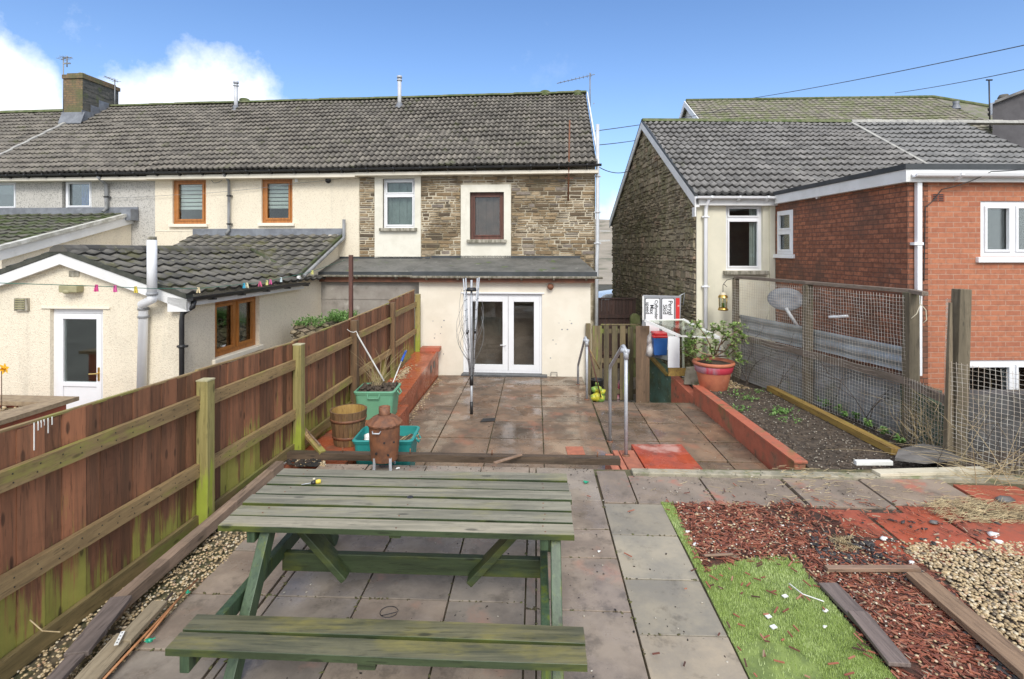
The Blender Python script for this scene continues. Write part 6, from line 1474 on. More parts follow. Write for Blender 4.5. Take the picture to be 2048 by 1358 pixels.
# ================================================================== ROTARY AIRER
ra = W(943, 828, -.44); air = thing('rotary_airer', 'folded metal rotary clothes airer standing on the wet patio', 'rotary airer', tuple(ra))
def AZ(py): return CZ + (500 - py) / FPX * ra.y
g = MB(); g.tube([ra, ra + ZA * (AZ(757) + .44)], .021, 10); g.tube([ra + ZA * .3, (ra.x, ra.y, AZ(560))], .019, 10); g.build('pole', m_galv, air)
for a_, b_, r__ in ((ra, ra + ZA * .22, .027), ((ra.x, ra.y, AZ(770)), (ra.x, ra.y, AZ(750)), .034), ((ra.x, ra.y, AZ(582)), (ra.x, ra.y, AZ(575)), [.10, .075])):
    g = MB(); g.tube([a_, b_], r__, 12); g.build('collar', m_black, air)
for k in range(4):
    a_ = math.pi / 4 + k * math.pi / 2 + .3; d = Vector((math.cos(a_), math.sin(a_), 0))
    lo_, hi_ = Vector((ra.x, ra.y, AZ(752))) + d * .04, Vector((ra.x, ra.y, AZ(556))) + d * .26
    if k % 2: hi_ = Vector((ra.x, ra.y, AZ(556))) + d * .12
    g = MB(); g.tube([lo_, hi_], .012, 8); arm = g.build('arm', m_galv, air)
    g = MB(); q = lo_.lerp(hi_, .45); g.tube([q - ZA * .02, q + ZA * .03], .02, 8); 
    for s_ in range(9): q = lo_.lerp(hi_, .08 + .1 * s_); g.tube([q - ZA * .004, q + ZA * .004], .016, 6)
    g.build('arm_clip', m_black, arm)
g = MB()
for k in range(22):
    a_ = random.uniform(0, 6.28); P = []; z0 = AZ(random.uniform(560, 660)); z1 = AZ(random.uniform(690, 752)); r0 = random.uniform(.05, .2); bul = random.uniform(0, .14)
    if k < 4: a_ = random.uniform(2.6, 3.7); bul = .16; z1 = AZ(745)
    for s_ in range(9): t_ = s_ / 8; rr_ = r0 * (1 - t_) + .04 * t_ + bul * math.sin(math.pi * min(1, t_ * 1.3) if t_ < .77 else math.pi); P.append(Vector((ra.x + math.cos(a_) * rr_, ra.y + math.sin(a_) * rr_, z0 + (z1 - z0) * t_)))
    g.tube(P, .0028, 4)
g.build('line', m_dgrey, air)
dh = W(975, 840, -.44); g = MB(); g.prism([W(960, 844, -.433), W(989, 842, -.433), W(991, 836, -.433), W(966, 837, -.433)], ZA * .003, .5); tag(g.build('drain_hole', m_black), 'dark broken hole in a slab beside the airer foot', 'drain')
# ================================================================== HANDRAILS
def rail(name, lab, B, A, ztopB, ztopA, zB, zA_):
    t = thing(name, lab, 'handrail', (B[0], B[1], zB), 'grey tubular handrails by the steps')
    g = MB(); g.tube([(B[0], B[1], zB), (B[0], B[1], ztopB)], .024, 12); g.build('upright', m_galv, t)
    g = MB(); g.tube([(A[0], A[1], zA_), (A[0], A[1], ztopA - .02), (A[0] + (B[0] - A[0]) * .03, A[1] - .04, ztopA + .04), (B[0] * .97 + A[0] * .03 - .02, B[1] + .14, ztopB + .06), (B[0] - .02, B[1] + .06, ztopB + .085), (B[0], B[1] - .02, ztopB + .03), (B[0], B[1], ztopB - .02)], .024, 12); g.build('top_rail', m_galv, t)
    g = MB(); g.tube([(B[0], B[1], ztopB - .07), (B[0], B[1], ztopB + .04)], .034, 12); g.tube([(B[0] + .04, B[1] - .01, ztopB + .02), (B[0] - .06, B[1] + .03, ztopB + .04)], .033, 10); g.build('elbow_joint', m_galv, t)
    for q, z_ in ((B, zB), (A, zA_)): g = MB(); g.lathe([(.05, z_), (.05, z_ + .01), (.03, z_ + .02)], (q[0], q[1], 0), 12); g.build('foot_flange', m_rust, t)
    return t
B = W(1252, 912, -.19); A = W(1220, 884, -.44)
rail('handrail', 'nearer grey tubular handrail beside the red step', B, A, CZ - 207 * B.y / FPX, CZ - 237 * A.y / FPX, -.185, -.437)
B = W(1174, 800, -.44); A = Vector((1.42, 11.4, 0))
rail('handrail', 'farther grey tubular handrail at the corner of the cream lean-to', (B.x, B.y + .02), (A.x, A.y), CZ - 185 * B.y / FPX, CZ - 232 * 11.4 / FPX, -.437, -.95 + .5)

# ================================================================== RED PLANTER WALL, BEDS
PX = 3.42
g = MB(); g.box(PX, PX + .14, 6.42, 10.0, -.5, -.135, CF, .5)
wallo = g.build('planter_wall', m_redpaint, loc=(PX, 8, -.5), bevel=.006); tag(wallo, 'low red painted wall holding the dark planting bed', 'wall')
g = MB(); g.box(PX - .012, PX + .155, 6.40, 10.0, -.134, -.10, CF, .5); g.build('coping', m_redpaint, wallo, bevel=.006)
def P3(x, y, z): return Vector((x, y, z))
pts = [((3.43, 10.02), -.33), ((3.30, 11.0), -.16), ((3.06, 12.1), .10)]
m_teal = M('teal green flaking render', (.09, .17, .13), (.07, .10, .06), 3, .8, stains=[((.35, .42, .38), 9, .6, .68, .5), ((.12, .14, .05), 2.5, .5, .65, .6)], bump=(.6, .01, 20))
for i in range(2):
    (a0, z0), (a1, z1) = pts[i], pts[i + 1]; g = MB()
    g.hexa([P3(*a0, -1.2), P3(a0[0] + .16, a0[1], -1.2), P3(a1[0] + .16, a1[1], -1.2), P3(*a1, -1.2), P3(*a0, z0), P3(a0[0] + .16, a0[1], z0), P3(a1[0] + .16, a1[1], z1), P3(*a1, z1)], .5)
    tag(g.build('retaining_wall', m_redpaint if i == 0 else m_teal, bevel=.006), 'short red painted wall stepping down from the planting bed' if i == 0 else 'teal stained wall beside the picket gate', 'wall')
sleeper = wood('yellow brown sleeper', (.38, .25, .06), (.24, .15, .045), 'Y', (.42, .34, .07), .1, lo=.55)
plank(V(1297, 709, 12.0), V(1336, 750, 11.1), .09, .05, sleeper, 'wall_batten', 'yellow brown batten on top of the teal stained wall', 'batten')
g = MB(); bed = [(PX + .14, 6.3), (4.95, 6.3), (5.5, 6.9), (5.05, 9.9), (PX + .14, 10.05)]
g.prism([Vector((x, y, -1.2)) for x, y in bed], ZA * (1.2 - .155), .5); g.prism([Vector((x, y, -1.2)) for x, y in ((3.62, 10.05), (5.3, 9.9), (5.2, 11.19), (3.95, 11.19), (3.7, 12.1), (3.3, 12.1), (3.46, 11.1))], ZA * (1.2 - .22), .5)
g.prism([Vector((x, y, -1.2)) for x, y in ((4.95, 5.99), (7.5, 5.99), (7.5, 7.4), (5.6, 7.4))], ZA * (1.2 - .1), .5)
kind(g.build('planting_bed', m_soil, loc=(4.3, 8, -1.2)), 'structure')
g = MB()
for x, y in scatter(bed, 1500): k = random.uniform(.008, .028); g.blob((x, y, -.155 + k * .2), k * 1.2, k, k * .6, None, .35)
kind(g.build('soil_crumbs', m_soil), 'stuff')
g = MB()
for x, y in scatter(bed, 620): k = random.uniform(.003, .010); g.blob((x, y, -.14 + k * .3), k * 1.4, k, k * .6, None, .3)
kind(g.build('bed_grit', M('bed grit', (.50, .46, .38), (.38, .33, .26), 8, .8, rnd=.35)), 'stuff')
g = MB(); q0 = W(1540, 776, -.10); q1 = W(1792, 903, -.10); n = 8
for i in range(n): g.beam(q0.lerp(q1, i / n), q0.lerp(q1, (i + 1) / n), .12, .09)
tag(g.build('sleeper_edging', sleeper), 'long yellow brown sleeper edging the planting bed before the wire fence', 'sleeper')
g = gravel([(3.6, 10.1), (4.6, 10.1), (4.4, 11.1), (3.9, 11.1), (3.5, 11.0)], 700, -.215, (.012, .022)); kind(g.build('pot_gravel', m_gravel), 'stuff')
g = MB(); q = W(1372, 742, -.2); g.prism([Vector((3.42, 10.5, -.21)), Vector((3.8, 10.45, -.21)), Vector((3.75, 10.6, .12)), Vector((3.5, 10.62, .1))], Vector((0, .06, 0)), .5); tag(g.build('stone_block', m_concrete), 'rough stone propped behind the red wall beside the plant pot', 'stone')
# seedlings in the bed
t = NT('weed leaves'); q_ = t.ramp(t.rnd(), [(0, (.05, .13, .02)), (.5, (.12, .26, .05)), (1, (.25, .38, .12))]); m_weed = t.fin(q_, .6)
def rosette(g, c, rad, n, up=.5):
    for k in range(n):
        a_ = random.uniform(0, 6.28); L = rad * random.uniform(.5, 1.1); w_ = L * .28; h = random.uniform(.1, up) * L; d = Vector((math.cos(a_), math.sin(a_), 0)); s_ = Vector((-d.y, d.x, 0)); o_ = c + ZA * random.uniform(0, rad * .5)
        g.quad([o_, o_ + d * L * .5 + s_ * w_ + ZA * h, o_ + d * L + ZA * h * .7, o_ + d * L * .5 - s_ * w_ + ZA * h])
WD = [(1570, 775), (1585, 783), (1640, 805), (1652, 815), (1677, 825), (1691, 835), (1713, 840), (1737, 855), (1768, 870), (1800, 887), (1740, 800)]
names = ['farthest', 'second', 'third', 'fourth', 'fifth', 'sixth', 'seventh', 'eighth', 'ninth', 'nearest']
for i, (px, py) in enumerate(WD[:10]):
    c = W(px, py, -.1); g = MB(); rosette(g, c, .085, 26, 1.3); tag(g.build('seedling', m_weed), names[i] + ' green seedling in the row behind the sleeper edging', 'seedling', 'seedlings along the sleeper')
g = MB()
for px, py, s_, n in ((1560, 825, .16, 80), (1478, 818, .1, 26), (1470, 790, .09, 26), (1500, 800, .08, 20), (1580, 840, .05, 15), (1520, 785, .05, 14)):
    for k in range(n): c = W(px + random.gauss(0, 13), py + random.gauss(0, 4), -.14); rosette(g, c, .04, 4, 1)
kind(g.build('bed_weeds', m_weed), 'stuff')
# ================================================================== POT WITH SHRUB
pc = V(1427, 770, 10.0); pc.z = -.2; pot = thing('plant_pot', 'large tilted terracotta plant pot with a purple painted band', 'plant pot', tuple(pc))
m_terr = M('terracotta', (.55, .19, .10), (.46, .15, .085), 5, .7, stains=[((.62, .38, .28), 4, .58, .7, .5), ((.3, .1, .06), 8, .6, .72, .5)], bump=(.2, .004, 30))
sc_p = 1.0; g = MB(); g.lathe([(0, 0), (.22, 0), (.24, .02), (.30, .30), (.315, .36), (.35, .50)], pc, 36); g.lathe([(.35, .50), (.375, .50), (.385, .53), (.375, .56), (.34, .56), (.32, .48), (0, .46)], pc, 36); g.build('pot_body', m_terr, pot)
g = MB(); g.lathe([(.318, .36), (.332, .375), (.362, .49), (.352, .50)], pc, 36); g.build('rim_band', M('faded purple band', (.36, .20, .24), (.50, .04, .07), (2, 2, .3), .6, lohi=(.45, .55)), pot)
g = MB(); g.lathe([(0, .51), (.335, .51)], pc, 24); g.build('soil', m_soil, pot)
shr = thing('potted_shrub', 'sprawling half bare green shrub growing in the terracotta pot', 'shrub', tuple(pc + ZA * .5))
t = NT('shrub leaves'); q_ = t.ramp(t.rnd(), [(0, (.10, .18, .04)), (.5, (.22, .35, .08)), (1, (.42, .50, .18))]); m_leaf = t.fin(q_, .45)
m_bark = M('shrub bark', (.26, .17, .11), (.17, .11, .07), 12, .85)
g = MB(); lf = MB()
def SP(px, py, D=10.0): return V(px, py, D)
branches = [[(1430, 712), (1450, 702), (1466, 682), (1470, 660), (1463, 652)], [(1425, 712), (1420, 690), (1410, 670), (1398, 655), (1392, 650)], [(1425, 712), (1400, 705), (1388, 690), (1380, 672)], [(1428, 712), (1432, 690), (1425, 668), (1432, 655)], [(1430, 712), (1440, 690), (1448, 668), (1446, 655)], [(1425, 712), (1402, 716), (1385, 712), (1376, 705)], [(1432, 713), (1455, 712), (1468, 700), (1474, 712), (1478, 722)], [(1440, 690), (1458, 672), (1480, 660)], [(1415, 690), (1400, 685), (1382, 690), (1374, 685)], [(1445, 702), (1420, 700), (1412, 715)], [(1455, 690), (1470, 690), (1486, 676)]]
for bi, br in enumerate(branches):
    P = []
    for i, (px, py) in enumerate(br): P.append(SP(px, py, 10.0 + .16 * math.sin(bi * 2.3 + i * .9)))
    g.tube(P, [.016 - .012 * i / (len(P) - 1) for i in range(len(P))], 6)
    for i, p in enumerate(P[1:], 1):
        for k in range(9 if i >= len(P) - 2 else 3):
            tw = p + Vector((random.gauss(0, .055), random.gauss(0, .07), random.gauss(.01, .045)))
            if random.random() < .5: g.tube([p, tw], .003, 4)
            for q in range(12):
                a_ = random.uniform(0, 6.28); L = random.uniform(.04, .075); e_ = random.uniform(-.5, .9); d = Vector((math.cos(a_) * math.cos(e_), math.sin(a_) * math.cos(e_), math.sin(e_))); s_ = d.cross(ZA).normalized() * L * .27
                lf.quad([tw, tw + d * L * .5 + s_, tw + d * L, tw + d * L * .5 - s_])
g.build('branches', m_bark, shr); lf.build('foliage', m_leaf, shr)
# ================================================================== COLD FRAME, CRATE, SIGN
cf = thing('cold_frame', 'white framed cold frame with sloping clear sheet top', 'cold frame', tuple(V(1380, 735, 10.7)))
y0, y1 = 10.62, 11.08
FLa, FRa = V(1360, 672, y0), V(1440, 676, y0); BLa, BRa = V(1290, 641, y1), V(1366, 639, y1)
g = MB(); g.beam(FLa, BLa, .035, .05); g.beam(FRa, BRa, .035, .05); g.beam(FLa, FRa, .03, .03); g.beam(BLa, BRa, .03, .03); lidf = g.build('lid_frame', m_fascia, cf)
g = MB(); g.prism([FLa, FRa, BRa, BLa], ZA * .006, .5); g.build('clear_sheet', m_glass_dull, lidf)
g = MB(); a = V(1336, 673, y0 + .03); b = V(1359, 735, y0 + .03); g.box(a.x, b.x, y0 + .02, y0 + .05, b.z, a.z); g.build('corner_panel', m_white, cf)
g = MB(); c_r = V(1438, 700, y0 + .03); g.box(b.x, c_r.x, y0 + .025, y0 + .031, b.z, FLa.z - .02); g.build('side_sheet', m_glass_dull, cf)
g = MB(); a = V(1337, 736, y0 + .03); b2 = V(1388, 752, y0 + .03); g.box(a.x, V(1375, 0, y0).x, y0 + .02, y0 + .07, b2.z, a.z - .004); g.build('base_timber', sleeper, cf)
for a_, b_ in ((Vector((BRa.x, y1 - .02, -.2)), BRa - ZA * .03), (Vector((FRa.x, y0 + .05, -.2)), FRa - ZA * .03)):
    g = MB(); g.beam(a_, b_, .04, .04); g.build('leg', m_fascia, cf)
cr_ = V(1320, 712, 11.15); crt = thing('storage_crate', 'blue crate with red lid under the cold frame', 'crate', tuple(cr_))
x0, x1 = V(1307, 0, 11.15).x, V(1336, 0, 11.15).x; zt = V(0, 676, 11.15).z; zb = V(0, 711, 11.15).z
g = MB(); g.prism([Vector((x0 + .02, 11.15, zb)), Vector((x1 - .02, 11.15, zb)), Vector((x1, 11.15, zt)), Vector((x0, 11.15, zt))], Vector((0, .28, 0)), .5); g.build('crate_body', M('blue plastic', (.02, .10, .34), (.015, .08, .28), 3, .4), crt, bevel=.012)
g = MB(); g.box(x0 - .015, x1 + .015, 11.13, 11.45, zt + .002, zt + .05); g.box(x0 + .01, x1 - .01, 11.15, 11.43, zt + .05, zt + .11); g.build('lid', M('red plastic', (.60, .02, .03), (.5, .02, .03), 3, .35), crt, bevel=.015)
g = MB(); q = V(1300, 700, 11.3); g.blob(q, .10, .08, .18, .5, .2); g.blob(q + Vector((0, 0, .2)), .08, .06, .2, .5, .2); tag(g.build('clear_bag', M('cloudy polythene', (.6, .58, .56), (.35, .3, .28), 7, .3)), 'cloudy plastic bag squeezed left of the blue crate', 'bag')
# road sign propped on its side
m_sgrey = M('sign grey plastic', (.30, .31, .33), (.26, .27, .29), 4, .5, bump=None); m_sred = M('sign red', (.72, .035, .03), (.66, .03, .03), 6, .45, stains=[((.75, .6, .58), 7, .62, .68, .6)], bump=None)
ys_g = 11.45
def SX(px): return V(px, 0, ys_g).x
def SZ(py): return V(0, py, ys_g).z
sgn = thing('road_sign', 'grey temporary road sign turned sideways reading Perygl Skid', 'road sign', (SX(1324), ys_g, .0))
g = MB(); g.prism([Vector((SX(1283), ys_g, .2)), Vector((SX(1357), ys_g, .0)), Vector((SX(1363), ys_g, SZ(592))), Vector((SX(1286), ys_g, SZ(590)))], Vector((0, .035, 0)), .5); sb_ = g.build('sign_board', m_sgrey, sgn, bevel=.01)
g = MB(); g.box(SX(1284.5), SX(1287.5), ys_g - .012, ys_g, SZ(640), SZ(592)); g.build('edge_trim', m_litter, sgn)
def rrect(g, x0, x1, z0, z1, y, th, rad=.03):
    P = []
    for cx_, cz_, a0 in ((x1 - rad, z0 + rad, -90), (x1 - rad, z1 - rad, 0), (x0 + rad, z1 - rad, 90), (x0 + rad, z0 + rad, 180)):
        for k_ in range(5): a_ = R(a0 + 22.5 * k_); P.append(Vector((cx_ + rad * math.cos(a_), y, cz_ + rad * math.sin(a_))))
    g.prism(P, Vector((0, th, 0)), .5)
zbm = .3
gb_ = MB(); gw_ = MB(); 
for x0, x1 in ((1290, 1320), (1323, 1349)):
    rrect(gb_, SX(x0), SX(x1), zbm - .02, SZ(596), ys_g - .004, .004); rrect(gw_, SX(x0 + 1.2), SX(x1 - 1.2), zbm - .01, SZ(597.3), ys_g - .007, .003, .025)
gb_.build('black_border', m_black, sgn); gw_.build('white_plate', m_white, sgn)
g = MB(); g.box(SX(1351.5), SX(1359), ys_g - .006, ys_g, zbm - .1, SZ(596)); g.build('red_strip', m_sred, sgn)
def text(s_, loc, size, mat, parent, ry=90, name='lettering'):
    cu = bpy.data.curves.new('t', 'FONT'); cu.body = s_; cu.size = size; cu.extrude = .002; cu.align_x = 'LEFT'; cu.align_y = 'BOTTOM_BASELINE'; cu.offset = .001
    ob = bpy.data.objects.new('tmp', cu); sc.collection.objects.link(ob); bpy.context.view_layer.update()
    me = bpy.data.meshes.new_from_object(ob.evaluated_get(bpy.context.evaluated_depsgraph_get())); bpy.data.objects.remove(ob)
    me.transform(Matrix.Rotation(R(90), 4, 'X')); me.transform(Matrix.Rotation(R(ry), 4, 'Y'))
    me.transform(Matrix.Translation(Vector(loc) - Vector(parent.location))); me.materials.clear(); me.materials.append(mat)
    o_ = bpy.data.objects.new(name, me); sc.collection.objects.link(o_); o_.parent = parent; return o_
yt = ys_g - .010
text('Perygl', (SX(1336.8), yt, SZ(601)), .128, m_black, sgn); text('Skid', (SX(1326), yt, SZ(609)), .128, m_black, sgn)
text('Cyflymder', (SX(1309.5), yt, SZ(600)), .098, m_black, sgn); text('Max', (SX(1300), yt, SZ(609)), .12, m_black, sgn); text('speed', (SX(1292), yt, SZ(604)), .11, m_black, sgn)
g = MB(); q = V(1359, 592, ys_g + .02); g.tube([q, V(1369, 586, ys_g + .1), V(1366, 610, ys_g + .12)], .012, 6); g.build('stand_leg', m_galv, sgn)
m_swood_early = wood('damp brown board', (.20, .13, .08), (.12, .08, .05), 'Z', (.20, .22, .07), .15, lo=.58)
# ================================================================== PICKET GATE
gy = 11.95; x0, x1 = V(1184, 0, gy).x, V(1292, 0, gy).x; zt = V(0, 652, gy).z
gate = thing('picket_gate', 'weathered picket gate green with algae closing the side passage', 'gate', ((x0 + x1) / 2, gy, -.95))
m_pick = wood('mossy picket', (.19, .15, .08), (.11, .09, .05), 'Z', (.27, .33, .06), .3, lo=.52, amt=.8)
edges = [(1184, 1204), (1208, 1218), (1224, 1235), (1240, 1251), (1256, 1267), (1272, 1290)]
for a, b in edges:
    g = MB(); g.box(V(a, 0, gy).x, V(b, 0, gy).x, gy, gy + .03, -.93, zt + random.uniform(-.02, .02)); g.build('picket', m_pick, gate, bevel=.004)
for z_ in (zt - .12, -.05, -.75): g = MB(); g.box(x0, x1, gy + .032, gy + .07, z_ - .05, z_ + .05); g.build('rail', m_pick, gate)
g = MB(); g.box(x0 + .2, x1, gy - .01, gy + .03, zt + .02, zt + .045); g.build('top_rail', m_pick, gate)
for xx, lab in ((x0 - .08, 'left'), (x1 + .04, 'right')): g = MB(); g.box(xx - .05, xx + .05, gy, gy + .1, -1.1, zt + .05); g.build('gate_post', m_pick, gate)
bw_ = MB(); bw_.box(V(1272, 0, 11.3).x, V(1299, 0, 11.3).x, 11.3, 11.33, -.95, V(0, 652, 11.3).z); tag(bw_.build('wide_board', m_swood_early), 'wide dark upright board between the picket gate and the sideways road sign', 'board')
# bucket, broom handles, bags
q = V(1194, 735, 11.3); bk_ = thing('bucket', 'black bucket standing by the gate behind the far handrail', 'bucket', (q.x, q.y, -.94))
g = MB(); g.lathe([(0, 0), (.10, 0), (.135, .62), (.145, .63), (.135, .64), (.125, .62), (.09, .02)], (q.x, q.y, -.94), 20); g.build('bucket_body', m_black, bk_)
for i, ((a, b), (c, d), lab) in enumerate((((1180, 700), (1199, 738), 'short wooden handle poking out of the black bucket'), ((1176, 690), (1202, 795), 'long dark handle leaning across the black bucket'))):
    g = MB(); g.tube([V(a, b, 11.1 - i * .3), V(c, d, 11.2 - i * .6)], .013, 6); tag(g.build('tool_handle', m_brownwood if i else m_rail), lab, 'handle')
m_ybag = M('yellow green bag', (.58, .52, .05), (.20, .36, .08), 6, .4, lohi=(.45, .55)); g = MB()
for dx_, dz_, s_ in ((0, .13, .13), (.08, .10, .12), (-.07, .12, .10), (.03, .27, .10), (.11, .22, .08), (-.05, .26, .07), (.0, .36, .05)): q = V(1194, 800, 10.75); s_ *= .95; g.blob((q.x + dx_, q.y, -.68 + dz_ * 1.15), s_, s_ * .8, s_, None, .25)
tag(g.build('plastic_bag', m_ybag), 'crumpled bright yellow and green bag at the stair foot', 'bag')
for i, (px, lab) in enumerate(((1225, 'left pink bottle glimpsed through the picket gate'), (1239, 'right pink bottle glimpsed through the picket gate'))):
    q = V(px, 768, 12.1); g = MB(); g.lathe([(0, -.0), (.04, 0), (.04, .11), (.02, .15), (.02, .18), (0, .18)], (q.x, q.y, q.z - .1), 12); g.box(q.x - .06, q.x + .06, q.y - .05, q.y + .05, -.94, q.z - .101); tag(g.build('pink_bottle', M('pink plastic', (.75, .2, .3), (.7, .5, .52), 5, .4)), lab, 'bottle')
# ================================================================== WIRE SCREEN FENCE (right)
m_swood = wood('lichened post', (.20, .165, .11), (.12, .10, .065), 'Z', (.19, .21, .09), .15, lo=.55); m_srail = wood('lichened rail', (.24, .19, .15), (.15, .12, .09), 'Y', (.20, .20, .12), .15, lo=.56)
wf = thing('wire_fence', 'tall screen of rusty wire mesh on old posts behind the planting bed', 'fence', (5.1, 9, -.15))
PA, PB, PC, PD = Vector((4.60, 10.9, 0)), Vector((5.02, 9.0, 0)), Vector((5.38, 7.15, 0)), Vector((5.32, 6.38, 0)); PE = Vector((6.75, 3.45, 0))
tz = 1.86
for q, w_, z_, tilt in ((PA, .12, tz, 0), (PB, .13, tz, 0), (PC, .15, tz + .02, 0), (PD + Vector((.02, 0, 0)), .15, 1.98, .12)):
    g = MB(); g.beam(q + ZA * -.4, q + ZA * z_ + Vector((tilt * .6, 0, 0)), w_, w_, up=Vector((0, 1, 0)), taper=.92); g.build('post', m_swood, wf, bevel=.008)
g = MB(); g.beam(Vector((6.1, 4.75, -.4)), Vector((6.1, 4.75, 1.3)), .1, .1, up=Vector((0, 1, 0))); g.build('post', m_swood, wf, bevel=.008)
g = MB(); q = PD + Vector((-.09, -.02, 0)); g.beam(q + ZA * -.3, q + ZA * 1.82 + Vector((.03, 0, 0)), .09, .08, up=Vector((0, 1, 0)), taper=.3); g.build('split_stake', m_swood, wf)
g = MB(); 
for a, b in ((PA, PB), (PB, PC)): g.beam(a + ZA * (tz + .035), b + ZA * (tz + .035), .09, .055)
g.beam(PC + ZA * (tz + .035), PC.lerp(PD, .22) + ZA * (tz + .02) + Vector((.0, -.1, 0)), .085, .055); g.build('top_rail', m_srail, wf, bevel=.006)
def RZm(P): return CZ
g = MB(); ra_ = V(1482, 668, 10.7); rc_ = V(1890, 788, 6.6)
zA_, zC_ = ra_.z, rc_.z
def along(t):   # 0 PA .. 1 PC by distance
    return PA.lerp(PB, t * 2) if t < .5 else PB.lerp(PC, (t - .5) * 2)
zm = .72
for a, b, za, zb2 in ((PA, PB, .70, .70), (PB, PC, .70, .68), (PC, PD, .68, .62)): g.beam(a + ZA * za + Vector((-.05, 0, 0)), b + ZA * zb2 + Vector((-.05, 0, 0)), .05, .10)
g.build('mid_rail', m_srail, wf)
m_wire = M('rusty galvanised wire', (.62, .60, .54), (.42, .34, .26), 4, .55, metal=.2, bump=None)
def mesh(a, b, z0, z1, sp=.052, off=-.075, r=.0024, jit=.004, sagf=.01):
    g = MB(); L = (b - a).length; n = int(L / sp); d = (b - a) / L; nn_ = d.cross(ZA); o = nn_ * (off if nn_.x > 0 else -off)
    if o.x > 0: o = -o
    for i in range(n + 1):
        P = []
        for j in range(9): z_ = z0 + (z1 - z0) * j / 8; x_ = i * sp + jit * math.sin(z_ * 9 + i * .7) + .02 * math.sin(z_ * 2 + i * .05); P.append(a + d * x_ + o * (1 + .25 * math.sin(i * .11 + z_ * 2)) + ZA * z_)
        g.tube(P, r, 3, cap=False)
    k = int((z1 - z0) / sp)
    for j in range(k + 1):
        P = []
        for i in range(13): x_ = L * i / 12; z_ = z0 + j * sp - sagf * math.sin(math.pi * i / 12) + .006 * math.sin(i * 1.7 + j * .3); P.append(a + d * x_ + o * (1 + .25 * math.sin(i * .9 + z_ * 2)) + ZA * z_)
        g.tube(P, r, 3, cap=False)
    return g
for a, b, z0, z1 in ((PA, PB, -.12, tz - .02), (PB, PC, -.12, tz - .02), (PC, PD, -.12, .75), (PD, PE, -.1, 1.12)):
    mesh(a, b, z0, z1).build('wire_mesh', m_wire, wf)
g = MB(); g = mesh(PD, PD + Vector((.12, .1, 0)), .6, 1.85); g.build('wire_mesh', m_wire, wf)
g = MB(); P = [PC + Vector((.02, -.15, tz + .02)), PC + Vector((.0, -.17, tz - .12)), PC + Vector((-.05, -.17, tz - .25)), PC + Vector((-.12, -.17, tz - .31))]; g.tube(P, .006, 5); P = [PC + Vector((.0, -.17, tz - .12)), PC + Vector((.07, -.17, tz - .2)), PC + Vector((.08, -.17, tz - .33)), PC + Vector((.04, -.17, tz - .37))]; g.tube(P, .006, 5)
so_ = g.build('string_scrap', m_cream_w); tag(so_, 'pale string dangling from the end of the wire fence top rail', 'string')
# sheets leaning behind the mesh
def sheetbar(a, b, z0, z1, off=.14, wave=3, name='panel', mat=None, amp=.02):
    g = MB(); n = 5 * wave; d = (b - a).normalized(); o = Vector((d.y, -d.x, 0)); o = o if o.x > 0 else -o; base = len(g.v)
    for j in range(n + 1):
        z_ = z0 + (z1 - z0) * j / n; k = off + amp * math.sin(2 * math.pi * j / 5)
        for e_ in (0, .004): g.v += [a + o * (k + e_) + ZA * z_, b + o * (k + e_) + ZA * z_]
    for j in range(n):
        q = base + j * 4; g.face([q, q + 1, q + 5, q + 4], .5, True); g.face([q + 2, q + 6, q + 7, q + 3], .5, True)
    return g
m_corr = M('galvanised sheet', (.44, .48, .50), (.33, .37, .39), 3, .35, metal=.5, stains=[((.55, .57, .58), 5, .58, .7, .5)], bump=None)
m_boards_g = M('grey weathered boards', (.30, .31, .32), (.20, .205, .20), (2, 2, 5), .8, rnd=.25, stains=[((.12, .13, .07), 3, .52, .66, .6), ((.45, .46, .47), 6, .6, .7, .4)])
up1 = sheetbar(PA, PB - Vector((.0, 0, 0)), .74, 1.12, .10, 2); o = up1.build('metal_sheet', m_corr); tag(o, 'far corrugated metal sheet fixed along the wire fence under the dish', 'metal sheet', 'metal sheets on the wire fence')
up2 = sheetbar(PB, PB.lerp(PC, .93), .76, 1.10, .11, 2); o = up2.build('metal_sheet', m_corr); tag(o, 'near corrugated metal sheet between the middle and right fence posts', 'metal sheet', 'metal sheets on the wire fence')
for a, b, lab in ((PA, PB, 'far section of grey horizontal boards behind the wire mesh'), (PB, PC, 'near section of grey horizontal boards behind the wire mesh')):
    g = MB(); 
    for k in range(7): z_ = -.2 + k * .127; d = Vector((.10 + .012 * (k % 2), 0, 0)); g.beam(a + d + ZA * (z_ + .06), b + d + ZA * (z_ + .062 + random.uniform(-.01, .01)), .018, .12)
    tag(g.build('boarded_screen', m_boards_g), lab, 'boards', 'grey boards behind the mesh')
g = MB(); g.box(5.42, 5.60, 6.9, 7.4, -.3, .62); g.box(5.40, 5.46, 6.4, 6.9, -.3, .5); tag(g.build('green_panel', M('dull green glass', (.10, .15, .12), (.06, .09, .06), 3, .2, stains=[((.2, .2, .1), 3, .5, .65, .5)])), 'dull green upright panel between the two nearest fence posts', 'panel')
# the lower wall behind the mesh at the right
g = MB(); g.box(5.7, 8.5, 6.7, 6.95, -1.2, .62); tag(g.build('dark_wall', M('dark stained wall', (.09, .09, .09), (.045, .045, .045), 3, .9, stains=[((.25, .22, .16), 5, .55, .7, .5)], bump=(.7, .02, 9))), 'low dark rough wall behind the mesh at the right edge', 'wall')
